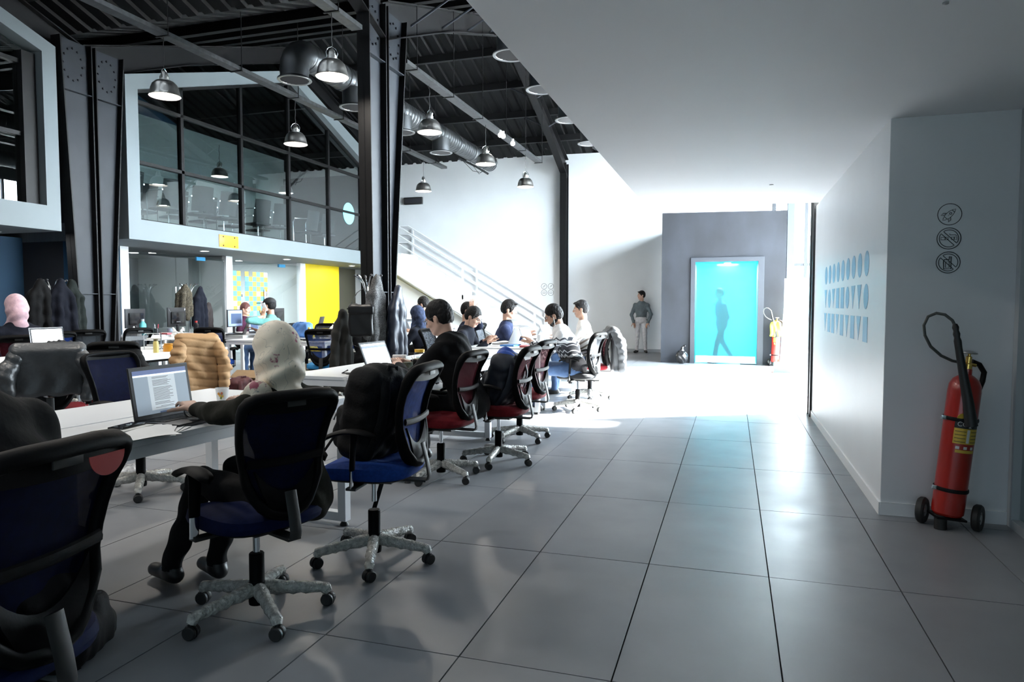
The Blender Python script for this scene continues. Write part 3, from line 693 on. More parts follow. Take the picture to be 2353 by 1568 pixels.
# ================================================================ FURNITURE
M_plast = mat('black_chair_plastic', (0.003, 0.003, 0.0033), 0.55, spec=0.07, bump=0.03, bscale=120)
M_castor = mat('black_rubber', (0.012, 0.012, 0.012), 0.55)
M_wrap = mat('crinkled_clear_wrap', (0.50, 0.49, 0.45), 0.22, noise=0.35, nscale=45, bump=0.9, bscale=70, coat=0.4)
CHC = {
    'blue': (mat('blue_seat_fabric', (0.008, 0.040, 0.21), 0.8, noise=0.15, spec=0.15, nscale=60), meshmat('blue_back_mesh', (0.012, 0.035, 0.18), 0.12), M_plast),
    'navy': (mat('navy_seat_fabric', (0.0025, 0.007, 0.042), 0.8, noise=0.15, spec=0.15, nscale=60), meshmat('navy_back_mesh', (0.0018, 0.0035, 0.020), 0.02), M_plast),
    'red': (mat('red_seat_fabric', (0.12, 0.006, 0.010), 0.8, noise=0.15, spec=0.15, nscale=60), meshmat('red_back_mesh', (0.075, 0.008, 0.014), 0.15), M_plast),
    'grey': (mat('black_seat_fabric', (0.015, 0.016, 0.018), 0.8, noise=0.15, spec=0.15, nscale=60), meshmat('grey_back_mesh', (0.04, 0.044, 0.05), 0.15), M_plast),
    'sky': (mat('sky_seat_fabric', (0.02, 0.20, 0.45), 0.8, noise=0.1, nscale=60), meshmat('sky_back_mesh', (0.03, 0.08, 0.28), 0.2), M_plast),
    'white': (mat('white_seat_fabric', (0.7, 0.7, 0.7), 0.8), meshmat('white_back_mesh', (0.8, 0.8, 0.8), 0.08), mat('white_chair_plastic', (0.78, 0.78, 0.78), 0.35)),
}
def bw(z):      # backrest half width
    P = ((0.50, 0.03), (0.515, 0.075), (0.56, 0.125), (0.64, 0.165), (0.74, 0.185), (0.86, 0.205), (0.95, 0.215), (0.985, 0.205), (1.0, 0.17))
    for (a, wa), (b, wb) in zip(P, P[1:]):
        if a <= z <= b: return wa + (wb - wa) * (z - a) / (b - a)
    return P[0][1] if z < 0.5 else P[-1][1]
def by(z, x=0): # backrest depth line, dished towards the sitter
    y = -0.225 - 0.10 * ((z - 0.70) / 0.30) ** 2 * (1 if z > 0.70 else 0.35)
    return y + 0.35 * x * x
def backloop():
    zs = [0.50, 0.515, 0.54, 0.58, 0.64, 0.70, 0.76, 0.82, 0.88, 0.93, 0.965, 0.988, 1.0]
    pts = [(bw(z), by(z, bw(z)), z) for z in zs]; mid = [(x, by(1.005, x), 1.006) for x in (0.10, 0.0, -0.10)]
    pts += mid + [(-x, y, z) for x, y, z in reversed(pts)] + [(0, by(0.495), 0.493)]
    rr = []
    for x, y, z in pts:
        rr.append(0.040 if z < 0.55 else 0.034 if z < 0.66 else 0.024 if z < 0.93 else 0.030)
    return pts, rr
CHM = {}
def chair_meshes(color):
    if color in CHM: return CHM[color]
    sm, mm, pm = CHC[color]
    if 'leg' not in CHM:
        lg = MB(); n = 14; rnd = random.Random(3)
        pts = [(0, 0.03 + 0.25 * k / n, 0.115 - 0.030 * k / n) for k in range(n + 1)] + [(0, 0.295, 0.080), (0, 0.305, 0.062)]
        rr = [0.034 - 0.012 * k / n + rnd.uniform(-0.0025, 0.003) for k in range(n + 1)] + [0.027, 0.02]
        lg.tube(pts, rr, 10)
        v = lg.v; lg.v = [(x + rnd.uniform(-0.002, 0.002), y + rnd.uniform(-0.002, 0.002), z + rnd.uniform(-0.002, 0.002)) for x, y, z in v]
        CHM['leg'] = lg.mesh('base_leg', M_wrap, ang=60)
        c = MB()
        for s in (-1, 1): c.lathe([(0, -0.009), (0.024, -0.010), (0.0285, -0.006), (0.0285, 0.006), (0.024, 0.010), (0, 0.009)], (s * 0.016, 0, 0.0285), 18, (1, 0, 0))
        c.lathe([(0.030, -0.006), (0.032, 0), (0.030, 0.006)], (0, 0, 0.0285), 14, (1, 0, 0)); c.tube([(0, 0, 0.03), (0, 0, 0.075)], 0.009, 8)
        CHM['castor'] = c.mesh('castor', M_castor)
        CHM['lift'] = MB().lathe([(0, 0.045), (0.036, 0.045), (0.038, 0.06), (0.036, 0.135), (0.033, 0.14), (0.033, 0.27), (0.029, 0.275), (0, 0.275)], n=18).mesh('lift_cover', M_plast)
        CHM['piston'] = MB().lathe([(0.015, 0.27), (0.015, 0.40), (0.0, 0.40)], n=14).mesh('piston', M_chrome)
        m = MB().box((0, -0.01, 0.405), (0.16, 0.24, 0.035)).box((0, -0.20, 0.40), (0.06, 0.20, 0.012)).tube([(0, -0.285, 0.40), (0, -0.305, 0.405), (0, -0.312, 0.43), (0, -0.300, 0.50), (0, -0.275, 0.60)], 0.028, 8, flat=(1, 0.25))
        m.tube([(0.07, 0.03, 0.40), (0.20, 0.05, 0.395), (0.25, 0.06, 0.385)], [0.006, 0.006, 0.011], 8).lathe([(0, 0), (0.032, 0), (0.034, 0.05), (0.03, 0.055), (0, 0.055)], (0.0, 0.10, 0.345), 12)
        CHM['mech'] = m.mesh('tilt_mechanism', M_castor, bevel=0)
        for s in (-1, 1):
            CHM['pad', s] = MB().grid(lambda u, v: (0, 0, 0), 1, 1).mesh('x', M_plast) if False else None
        pad = MB(); prof = []
        N = 14
        for k in range(N + 1):
            u = k / N; y = -0.13 + 0.28 * u; w = 0.042 * math.sqrt(max(0.0, 1 - (2 * u - 1) ** 4)) + 0.002; z = 0.695 - 0.035 * (u - 0.45) ** 2 * 4
            prof.append((y, w, z))
        vs = []; 
        for y, w, z in prof:
            for t in range(10):
                a = 2 * math.pi * t / 10; vs.append((w * math.cos(a), y, z + 0.014 * math.sin(a) * (1 if math.sin(a) > 0 else 0.9)))
        fs = [(i * 10 + t, i * 10 + (t + 1) % 10, (i + 1) * 10 + (t + 1) % 10, (i + 1) * 10 + t) for i in range(N) for t in range(10)] + [tuple(range(10)), tuple(N * 10 + t for t in range(10))]
        CHM['pad'] = MB().add(vs, fs).mesh('arm_pad', M_plast)
        CHM['post'] = MB().tube([(0.0, -0.015, 0.69), (0, -0.01, 0.66), (0, 0.0, 0.50)], [0.03, 0.024, 0.021], 10, flat=(0.55, 1.15)).mesh('arm_sleeve', M_plast)
        CHM['bar'] = MB().tube([(0, 0.0, 0.52), (0, 0.004, 0.41)], 0.018, 10, flat=(0.5, 1.1)).mesh('arm_bar', M_chrome)
        for s in (-1, 1): CHM['brk', s] = MB().box((-s * 0.06, 0.004, 0.405), (0.14, 0.055, 0.014)).mesh('arm_bracket', M_castor, bevel=0.003)
    L = {}
    def ring(sc_, z, n=28, ex=3.2):
        o = []
        for k in range(n):
            a = 2 * math.pi * k / n; c, s = math.cos(a), math.sin(a)
            o.append((0.25 * sc_ * math.copysign(abs(c) ** (2 / ex), c), 0.245 * sc_ * math.copysign(abs(s) ** (2 / ex), s), z - (0.02 * max(0, s) ** 3) + (0.012 * abs(c) ** 3 if z > 0.48 else 0)))
        return o
    def loft(rings, mb):
        n = len(rings[0]); vs = [p for r in rings for p in r]
        fs = [(i * n + k, i * n + (k + 1) % n, (i + 1) * n + (k + 1) % n, (i + 1) * n + k) for i in range(len(rings) - 1) for k in range(n)]
        fs += [tuple(range(n)), tuple((len(rings) - 1) * n + k for k in range(n))]; mb.add(vs, fs); return mb
    L['seat'] = loft([ring(s, z) for s, z in ((0.93, 0.432), (1.0, 0.440), (1.03, 0.462), (1.0, 0.487), (0.9, 0.502), (0.7, 0.508), (0.4, 0.504), (0.08, 0.503))], MB()).mesh('seat', sm)
    L['shell'] = loft([ring(s, z) for s, z in ((0.55, 0.412), (0.86, 0.420), (0.97, 0.434), (0.97, 0.440))], MB()).mesh('seat_shell', pm)
    pts, rr = backloop()
    b = MB().tube(pts, rr, 10, flat=(1.0, 0.62), close=True)
    L['frame'] = b.mesh('back_frame', pm, ang=60)
    L['top'] = MB().grid(lambda u, v: ((u - 0.5) * 2 * 0.198, by(0.985, (u - 0.5) * 2 * 0.198) - 0.004, 0.945 + 0.055 * v - 0.012 * math.sin(u * math.pi)), 14, 3, thick=0.018).mesh('top_bar', pm)
    L['slot'] = MB().box((0, by(0.97) - 0.026, 0.972), (0.085, 0.006, 0.022)).mesh('handle_slot', M_castor, bevel=0.002)
    L['panel'] = MB().grid(lambda u, v: ((u - 0.5) * 2 * bw(0.53 + 0.455 * v) * 0.98, by(0.53 + 0.455 * v, (u - 0.5) * 2 * bw(0.53 + 0.455 * v)) + 0.006, 0.53 + 0.455 * v), 14, 18).mesh('mesh_panel', mm, ang=80)
    L['cross'] = MB().tube([(x, by(0.72, x) - 0.03, 0.725 + 0.25 * x * x) for x in [-0.175 + 0.035 * k for k in range(11)]], 0.018, 8, flat=(0.5, 1)).mesh('lumbar_bar', pm)
    L['lower'] = MB().grid(lambda u, v: ((u - 0.5) * 2 * bw(0.515 + 0.085 * v) * 0.97, by(0.515 + 0.085 * v, (u - 0.5) * 2 * bw(0.515 + 0.085 * v)) - 0.020 - 0.012 * math.sin(v * 3.1), 0.515 + 0.085 * v + 0.10 * (2 * u - 1) ** 2 * v), 12, 6, thick=0.012).mesh('lower_shell', pm)
    CHM[color] = L; return L
def chair(color, x, y, rz, label, group='mesh-back office chairs', base=0.3, h=0.0, s=1.0, arms=True):
    L = chair_meshes(color)
    t = thing('office_chair', label, 'chair', (x, y, 0), R(rz), group); t.scale = (s, s, s)
    for k in range(5):
        a = base + k * 2 * math.pi / 5
        l = link('base_leg', CHM['leg'], t); l.rotation_euler = (0, 0, a)
        c = link('castor', CHM['castor'], t); c.location = (-0.305 * math.sin(a), 0.305 * math.cos(a), 0); c.rotation_euler = (0, 0, a * 1.7 + k)
    link('lift_cover', CHM['lift'], t); up = []
    up.append(link('piston', CHM['piston'], t)); up.append(link('tilt_mechanism', CHM['mech'], t))
    up += [link('seat', L['seat'], t), link('seat_shell', L['shell'], t), link('back_frame', L['frame'], t)]
    tb = link('top_bar', L['top'], t); link('handle_slot', L['slot'], tb)
    up += [tb, link('mesh_panel', L['panel'], t), link('lumbar_bar', L['cross'], t), link('lower_shell', L['lower'], t)]
    if arms:
        for sd in (-1, 1):
            p = link('armrest', CHM['post'], t); p.location = (sd * 0.275, 0.0, 0)
            q = link('arm_pad', CHM['pad'], p); link('arm_bar', CHM['bar'], p); link('arm_bracket', CHM['brk', sd], p); up.append(p)
    for o in up: o.location.z += h
    return t

# ---- benches
DZT = 0.805
M_desk = mat('white_desk_melamine', (0.80, 0.81, 0.82), 0.32, noise=0.02, nscale=3)
M_desksteel = mat('white_powder_coat', (0.76, 0.77, 0.78), 0.4)
def bench(x, y, rz, W, L, label, mods=2, group='white office benches', single=False):
    """origin at the floor centre; W across, L along local y"""
    t = thing('office_bench', label, 'desk', (x, y, 0), R(rz), group)
    sides = ((-W / 2, -0.012), (0.012, W / 2)) if not single else ((-W / 2, W / 2),)
    ml = L / mods
    for k in range(mods):
        for (a, b) in sides:
            MB().bx(a, b, -L / 2 + k * ml + 0.002, -L / 2 + (k + 1) * ml - 0.002, DZT - 0.026, DZT).obj('tabletop', M_desk, t, smooth=False, bevel=0.002)
    rail = lambda x0, x1, y0, y1: MB().bx(x0, x1, y0, y1, DZT - 0.078, DZT - 0.027).obj('rail', M_desksteel, t, smooth=False, bevel=0.002)
    rail(-W / 2 + 0.005, -W / 2 + 0.055, -L / 2 + 0.01, L / 2 - 0.01); rail(W / 2 - 0.055, W / 2 - 0.005, -L / 2 + 0.01, L / 2 - 0.01)
    for yy in [-L / 2 + 0.035 + (L - 0.07) * k / mods for k in range(mods + 1)]:
        rail(-W / 2 + 0.056, W / 2 - 0.056, yy - 0.025, yy + 0.025)
        for xx in (-W / 2 + 0.035, W / 2 - 0.035):
            MB().bx(xx - 0.028, xx + 0.028, yy - 0.028, yy + 0.028, 0.03, DZT - 0.079).obj('leg', M_desksteel, t, smooth=False, bevel=0.002)
            MB().lathe([(0, 0), (0.028, 0), (0.026, 0.010), (0.014, 0.03), (0, 0.03)], (xx, yy, 0), 12).obj('foot_pad', M_castor, t)
        MB().bx(-W / 2 + 0.064, W / 2 - 0.064, yy - 0.028, yy + 0.028, 0.03, 0.085).obj('floor_beam', M_desksteel, t, smooth=False, bevel=0.002)
    if not single:
        MB().bx(-0.05, 0.05, -L / 2 + 0.1, L / 2 - 0.1, DZT - 0.16, DZT - 0.09).obj('cable_trough', M_steeldk, t, smooth=False)
    return t

# ---- laptops and monitors
def emis(name, col, k):
    return mat(name, col, 0.5, emit=k, ecol=col)
S_doc_bg = emis('screen_doc_grey', (0.20, 0.25, 0.30), 0.55); S_page = emis('screen_page', (0.42, 0.47, 0.50), 0.55); S_bar = emis('screen_bar_blue', (0.07, 0.10, 0.22), 0.6)
S_txt = emis('screen_text_dark', (0.08, 0.09, 0.10), 0.3); S_white = emis('screen_white', (0.95, 0.97, 1.0), 1.3); S_lblue = emis('screen_pale_blue', (0.62, 0.68, 0.78), 0.9); S_dark = emis('screen_navy', (0.03, 0.05, 0.10), 0.7)
S_mid = emis('screen_mid_blue', (0.18, 0.24, 0.40), 0.8)
M_ldark = mat('dark_laptop_shell', (0.018, 0.018, 0.02), 0.4); M_lsil = mat('silver_laptop_shell', (0.55, 0.56, 0.58), 0.3, metal=0.8); M_key = mat('black_keys', (0.012, 0.012, 0.013), 0.6)
M_lwhite = mat('white_laptop_shell', (0.75, 0.76, 0.77), 0.4)
def screen_mesh(kind, w, h):
    """flat display in xz facing -y, made of coloured fields"""
    mb = MB(); mats = [S_doc_bg, S_page, S_bar, S_txt, S_white, S_lblue, S_dark, S_mid]
    def q(x0, x1, z0, z1, mi, lvl): y = -0.0004 * lvl; mb.add([(x0 * w, y, z0 * h), (x1 * w, y, z0 * h), (x1 * w, y, z1 * h), (x0 * w, y, z1 * h)], [(0, 1, 2, 3)], mi)
    rnd = random.Random(len(kind))
    if kind == 'doc':
        q(-.5, .5, 0, 1, 0, 1); q(-.5, .5, .90, 1, 2, 2); q(-.5, .5, .86, .90, 5, 2); q(-.24, .26, .08, .86, 1, 2); q(-.10, .5, 0, .035, 6, 2)
        z = 0.82
        while z > 0.12:
            if rnd.random() > 0.12: q(-.17 + (0.1 if rnd.random() < .2 else 0), rnd.uniform(.10, .20), z, z + .010, 3, 3)
            z -= 0.024
    elif kind == 'page':
        q(-.5, .5, 0, 1, 5, 1); q(-.5, .5, .84, .93, 2, 2); q(-.5, .5, .93, 1, 4, 2)
        for z in (.78, .74, .7): q(-.4, -.1, z, z + .012, 3, 2)
        q(-.5, .5, 0, .6, 4, 2)
    elif kind == 'white': q(-.5, .5, 0, 1, 4, 1); q(-.46, -.2, .94, .96, 5, 2)
    elif kind == 'dark': q(-.5, .5, 0, 1, 7, 1); q(-.3, .45, .15, .8, 6, 2)
    elif kind == 'win': q(-.5, .5, 0, 1, 2, 1); q(-.3, .5, .1, .9, 4, 2); q(-.2, .4, .15, .75, 6, 3)
    me = mb.mesh('screen', mats, smooth=False, fixn=False); return me
LPC = {}
def laptop(x, y, z, rz, label, shell=M_ldark, kind='doc', tilt=18, w=0.36, d=0.245, group='open laptops'):
    """user side is local -y; screen faces -y"""
    t = thing('laptop', label, 'laptop', (x, y, z), R(rz), group)
    MB().box((0, 0, 0.010), (w, d, 0.018)).obj('base', shell, t, bevel=0.004)
    if ('k', w) not in LPC:
        kb = MB(); nx, ny = 14, 5
        for i in range(nx):
            for j in range(ny): kb.box(((i + .5) / nx * w * .86 - w * .43, d * 0.38 - (j + .5) / ny * d * 0.46, 0.0205), (w * .86 / nx * .86, d * .46 / ny * .84, 0.003))
        LPC['k', w] = kb.mesh('keyboard', M_key, smooth=False)
        LPC['t', w] = MB().box((0, -d * 0.32, 0.0195), (w * 0.28, d * 0.24, 0.001)).mesh('touchpad', mat('touchpad_grey', (0.05, 0.05, 0.055), 0.4), smooth=False)
    k = link('keyboard', LPC['k', w], t); k['kind'] = 'stuff'; link('touchpad', LPC['t', w], t)
    lid = MB().box((0, 0.004, d * 0.49), (w, 0.008, d * 0.98)).obj('lid', shell, t, bevel=0.003); lid.location = (0, d / 2 - 0.006, 0.016); lid.rotation_euler = (R(-tilt), 0, 0)
    bz = MB().box((0, -0.0008, d * 0.49), (w * 0.985, 0.0016, d * 0.955)).obj('bezel', M_key, lid, smooth=False)
    s = link('screen', screen_mesh(kind, w * 0.90, d * 0.82), lid); s.location = (0, -0.0022, d * 0.09)
    return t
def monitor(x, y, z, rz, label, w=0.50, h=0.30, kind='dark', back='plain', group='desk monitors', text=None):
    """screen faces local -y"""
    t = thing('monitor', label, 'monitor', (x, y, z), R(rz), group)
    MB().lathe([(0, 0), (0.12, 0), (0.12, 0.008), (0.03, 0.02), (0, 0.02)], n=24).obj('base', M_ldark, t)
    MB().box((0, 0.02, 0.09), (0.06, 0.03, 0.16)).obj('neck', M_ldark, t, bevel=0.004)
    p = MB().box((0, 0.0, 0.13 + h / 2), (w, 0.022, h)).obj('panel', M_ldark, t, bevel=0.005)
    MB().box((0, 0.026, 0.13 + h * 0.47), (w * 0.72, 0.03, h * 0.62)).obj('back_cover', mat('glossy_black_plastic', (0.01, 0.01, 0.011), 0.15), t, bevel=0.012)
    s = link('screen', screen_mesh(kind, w * 0.94, h * 0.90), p); s.location = (0, -0.0125, 0.13 + h * 0.05)
    if text:
        text_mesh('brand_text', text, 0.03, mat('grey_print', (0.25, 0.25, 0.26), 0.5), Matrix.Translation((0, 0.0415, 0.13 + h * 0.25)) @ Matrix.Rotation(math.pi, 4, 'Z') @ Matrix.Rotation(R(90), 4, 'X'), parent=t)
        MB().tube([(0.44 * w * math.cos(a), 0.014, 0.13 + h * 0.93 - 0.30 * h * math.sin(a)) for a in [R(10 * q) for q in range(19)]], 0.006, 6).obj('trim_arc', mat('silver_trim', (0.6, 0.6, 0.62), 0.2, metal=0.8), t)
    return t

# ================================================================ PLACED FURNITURE
# first bench (turned a few degrees), second and third bench along the walkway
bench(-2.96, 2.04, -4.5, 1.14, 3.62, 'white double bench where the cream-scarfed woman types')
bench(-2.87, 6.60, -1.0, 1.14, 3.60, 'white double bench where the man in black hoodie works')
bench(-2.87, 10.50, 0.0, 1.16, 3.60, 'white double bench between the patterned-sweater man and the blue-sweater man')
# rows to the left
bench(-7.02, 6.00, 0.5, 1.16, 3.50, 'white double bench with tan jacket chair and wire file rack')
bench(-6.90, 9.95, 0, 1.85, 1.20, 'white desk holding the tray of glasses and white bags', mods=1, single=True)
bench(-10.62, 10.62, 0, 0.75, 1.95, 'white desk carrying tissue box and teal bottle before the glass rooms', mods=2, single=True)
bench(-9.80, 6.8, 0, 0.60, 2.8, 'white desk under the hanging coats by the navy wall', mods=2, single=True)
bench(-9.25, 12.4, 0, 1.2, 3.2, 'white bench row with black monitors before the pale meeting room')
bench(-6.05, 13.4, 0, 1.2, 3.2, 'white bench near the staircase with the white chair')

CH = {}
CH['near'] = chair('navy', -1.83, 1.22, 94, 'dark navy office chair with red half-round sticker on its backrest', base=0.5, h=0.03)
CH['woman'] = chair('navy', -2.0, 2.56, 68, 'dark blue office chair on which the cream-scarfed woman sits', base=0.35)
CH['pack'] = chair('blue', -1.82, 3.30, 96, 'bright blue office chair holding the black backpack', base=0.62, h=0.05)
CH['hood'] = chair('red', -2.19, 5.06, 86, 'red office chair on which the man in black hoodie sits', base=0.2)
CH['pack2'] = chair('red', -1.93, 5.72, 88, 'red office chair holding the blue and black backpack', base=0.4)
CH['red2'] = chair('red', -2.05, 6.75, 84, 'empty red office chair between bench and the blue backpack chair', base=0.1)
CH['fair'] = chair('grey', -1.90, 8.86, 80, 'grey mesh office chair of the patterned-sweater man', base=0.55)
CH['jack'] = chair('red', -1.97, 10.02, 108, 'red office chair with grey jacket hung over its back', base=0.2)
CH['opp1'] = chair('navy', -4.12, 4.0, -95, 'navy office chair on the far side of the cream-scarfed woman\'s bench', base=0.5)
CH['white'] = chair('white', -4.72, 10.75, 85, 'white shell office chair in the sunlight', base=0.2)
CH['ear'] = chair('grey', -3.98, 9.35, -90, 'grey office chair of the man with earphones', base=0.3)
CH['beh'] = chair('grey', -4.02, 10.2, -90, 'grey office chair of the man resting head on hand', base=0.3)
CH['blu'] = chair('grey', -3.98, 11.5, -90, 'grey office chair of the man in blue sweater', base=0.3)
# left rows
CH['tan'] = chair('grey', -5.76, 6.29, 58, 'office chair wearing the tan padded jacket', base=0.3)
CH['lea'] = chair('red', -5.58, 4.49, 50, 'red office chair wearing the grey leather jacket', base=0.3)
CH['blk'] = chair('red', -5.84, 5.36, 50, 'red mesh office chair with black coat and bag on it', base=0.3)
CH['r0'] = chair('red', -8.13, 6.0, 75, 'dark red office chair of the pink-scarfed person', base=0.3)
CH['b0'] = chair('blue', -8.7, 7.0, 70, 'blue office chair behind the bright white laptop', base=0.3)
CH['k0'] = chair('grey', -8.85, 7.65, 60, 'black office chair beside the white mug', base=0.3)
CH['k1'] = chair('grey', -8.85, 8.4, 80, 'black office chair before the steel column', base=0.3)
CH['b1'] = chair('blue', -7.75, 9.05, 20, 'blue office chair with white printed curve on its back', base=0.3)
CH['s1'] = chair('sky', -5.75, 9.0, 20, 'sky blue office chair pulled out under the white desk', base=0.3)
CH['t1'] = chair('blue', -8.2, 11.2, 100, 'blue office chair of the man in teal shirt', base=0.3)
CH['g1'] = chair('grey', -7.15, 11.05, 190, 'grey office chair near the striped blue bag', base=0.3)
CH['g2'] = chair('blue', -7.7, 13.6, 150, 'blue office chair wearing the olive fur-hooded coat', base=0.3)
CH['g3'] = chair('grey', -6.30, 11.15, 215, 'grey tilted office chair before the yellow wall', base=0.3)
CH['m1'] = chair('grey', -5.50, 10.0, 80, 'black office chair of the dark-clothed man by the coat stand', base=0.3)
CH['n1'] = chair('grey', -4.85, 12.5, 90, 'black office chair of the navy-scarfed woman', base=0.3)
# ================================================================ organic surfaces (smooth unions turned into one mesh)
def nrm(v): v = np.asarray(v, float); l = np.linalg.norm(v); return v / l if l > 1e-9 else v
class SDF:
    def __init__(s): s.p = []; s.disp = None; s.cuts = []
    def cap(s, a, b, r1, r2=None, mi=0, k=0.02, sq=None):
        s.p.append(('c', np.array(a, float), np.array(b, float), r1, r1 if r2 is None else r2, mi, k, sq)); return s
    def ell(s, c, r, mi=0, k=0.02, M=None):
        s.p.append(('e', np.array(c, float), np.array(r, float), M, None, mi, k, None)); return s
    def box(s, c, h, rd=0.02, mi=0, k=0.02, M=None):
        s.p.append(('b', np.array(c, float), np.array(h, float), rd, M, mi, k, None)); return s
    def cut_ell(s, c, r, M=None, k=0.01): s.cuts.append(('e', np.array(c, float), np.array(r, float), M, k)); return s
    def cut_plane(s, c, n, k=0.01): s.cuts.append(('p', np.array(c, float), nrm(n), None, k)); return s
    def _bounds(s, q):
        if q[0] == 'c': r = max(q[3], q[4]); return np.minimum(q[1], q[2]) - r, np.maximum(q[1], q[2]) + r
        r = float(np.max(q[2])) * (1 if q[0] == 'e' else 1.75) + (q[3] if q[0] == 'b' else 0); return q[1] - r, q[1] + r
    @staticmethod
    def _d(q, X, Y, Z):
        if q[0] == 'c':
            a, b = q[1], q[2]; ab = b - a; L = max(1e-9, ab @ ab)
            px, py, pz = X - a[0], Y - a[1], Z - a[2]
            t = np.clip((px * ab[0] + py * ab[1] + pz * ab[2]) / L, 0, 1)
            dx, dy, dz = px - t * ab[0], py - t * ab[1], pz - t * ab[2]
            if q[7] is not None:      # squash along a direction (flattened limb)
                n, f = q[7]; pr = dx * n[0] + dy * n[1] + dz * n[2]
                dx, dy, dz = dx + pr * n[0] * (f - 1), dy + pr * n[1] * (f - 1), dz + pr * n[2] * (f - 1)
            return np.sqrt(dx * dx + dy * dy + dz * dz) - (q[3] + (q[4] - q[3]) * t)
        px, py, pz = X - q[1][0], Y - q[1][1], Z - q[1][2]
        M = q[3] if q[0] == 'e' else q[4]
        if M is not None:
            M = np.asarray(M); px, py, pz = M[0, 0] * px + M[1, 0] * py + M[2, 0] * pz, M[0, 1] * px + M[1, 1] * py + M[2, 1] * pz, M[0, 2] * px + M[1, 2] * py + M[2, 2] * pz
        if q[0] == 'e':
            r = q[2]; k0 = np.sqrt((px / r[0]) ** 2 + (py / r[1]) ** 2 + (pz / r[2]) ** 2)
            k1 = np.sqrt((px / r[0] ** 2) ** 2 + (py / r[1] ** 2) ** 2 + (pz / r[2] ** 2) ** 2)
            return k0 * (k0 - 1) / np.maximum(k1, 1e-6)
        h, rd = q[2], q[3]
        qx, qy, qz = np.abs(px) - h[0] + rd, np.abs(py) - h[1] + rd, np.abs(pz) - h[2] + rd
        return np.sqrt(np.maximum(qx, 0) ** 2 + np.maximum(qy, 0) ** 2 + np.maximum(qz, 0) ** 2) + np.minimum(np.maximum(qx, np.maximum(qy, qz)), 0) - rd
    def mesh(s, vox, pad=0.03):
        lo = np.min([s._bounds(q)[0] for q in s.p], 0) - pad; hi = np.max([s._bounds(q)[1] for q in s.p], 0) + pad
        n = np.ceil((hi - lo) / vox).astype(int) + 1
        D = np.full(n, 0.5, np.float32); B = np.full(n, 9.0, np.float32); Mi = np.zeros(n, np.int8)
        ax = [lo[i] + vox * np.arange(n[i]) for i in range(3)]
        for q in s.p:
            a, b = s._bounds(q); mg = 0.05 + q[6] + pad
            i0 = np.maximum(((a - mg - lo) / vox).astype(int), 0); i1 = np.minimum(((b + mg - lo) / vox).astype(int) + 2, n)
            sl = tuple(slice(i0[i], i1[i]) for i in range(3))
            X, Y, Z = ax[0][sl[0], None, None], ax[1][None, sl[1], None], ax[2][None, None, sl[2]]
            X, Y, Z = np.broadcast_arrays(X, Y, Z)
            d = s._d(q, X, Y, Z).astype(np.float32)
            cur = D[sl]; k = max(q[6], 1e-4); h = np.clip(0.5 + 0.5 * (cur - d) / k, 0, 1)
            D[sl] = cur * (1 - h) + d * h - k * h * (1 - h)
            m = d < B[sl]; B[sl] = np.where(m, d, B[sl]); Mi[sl] = np.where(m, q[5], Mi[sl])
        if s.disp is not None or s.cuts:
            X, Y, Z = np.broadcast_arrays(ax[0][:, None, None], ax[1][None, :, None], ax[2][None, None, :])
            if s.disp is not None: D = D + np.where(np.abs(D) < 0.08, s.disp(X, Y, Z, Mi), 0).astype(np.float32)
            for c in s.cuts:
                if c[0] == 'p': d = (X - c[1][0]) * c[2][0] + (Y - c[1][1]) * c[2][1] + (Z - c[1][2]) * c[2][2]
                else: d = -s._d(('e', c[1], c[2], c[3], None, 0, 0, None), X, Y, Z)
                k = c[4]; h = np.clip(0.5 - 0.5 * (D - d) / k, 0, 1); D = (D * (1 - h) + d * h + k * h * (1 - h)).astype(np.float32)
        return nets(D, lo, vox, Mi)
def nets(D, lo, vox, Mi):
    ins = D < 0
    n = D.shape
    acc = np.zeros((n[0] - 1, n[1] - 1, n[2] - 1, 3), np.float32); cnt = np.zeros((n[0] - 1, n[1] - 1, n[2] - 1), np.float32)
    edges = []
    for axis in range(3):
        sa = [slice(None)] * 3; sb = [slice(None)] * 3; sa[axis] = slice(0, -1); sb[axis] = slice(1, None)
        a, b = D[tuple(sa)], D[tuple(sb)]; cr = (a < 0) != (b < 0)
        idx = np.argwhere(cr)
        if len(idx) == 0: return np.zeros((0, 3)), [], np.zeros(0, int)
        va = a[cr]; vb = b[cr]; t = va / (va - vb)
        pos = idx.astype(np.float32); pos[:, axis] += t
        edges.append((axis, idx, va < 0))
        o1, o2 = [i for i in range(3) if i != axis]
        for d1 in (0, -1):
            for d2 in (0, -1):
                c = idx.copy(); c[:, o1] += d1; c[:, o2] += d2
                ok = np.all((c >= 0) & (c < np.array(acc.shape[:3])), 1)
                cc = c[ok]; np.add.at(acc, (cc[:, 0], cc[:, 1], cc[:, 2]), pos[ok]); np.add.at(cnt, (cc[:, 0], cc[:, 1], cc[:, 2]), 1)
    vid = -np.ones(acc.shape[:3], int); act = cnt > 0; vid[act] = np.arange(act.sum())
    V = acc[act] / cnt[act][:, None] * vox + lo
    ai = np.argwhere(act); VM = Mi[ai[:, 0], ai[:, 1], ai[:, 2]]
    F = []
    for axis, idx, neg in edges:
        o1, o2 = (axis + 1) % 3, (axis + 2) % 3
        ok = np.all((idx[:, [o1, o2]] >= 1), 1) & np.all(idx < np.array(acc.shape[:3]), 1)
        i = idx[ok]; ng = neg[ok]; qs = []
        for d1, d2 in ((-1, -1), (0, -1), (0, 0), (-1, 0)):
            c = i.copy(); c[:, o1] += d1; c[:, o2] += d2; qs.append(vid[c[:, 0], c[:, 1], c[:, 2]])
        Q = np.stack(qs, 1); Q = np.where(ng[:, None], Q, Q[:, ::-1]); F.append(Q)
    F = np.concatenate(F); F = F[np.all(F >= 0, 1)]
    return V, F, VM
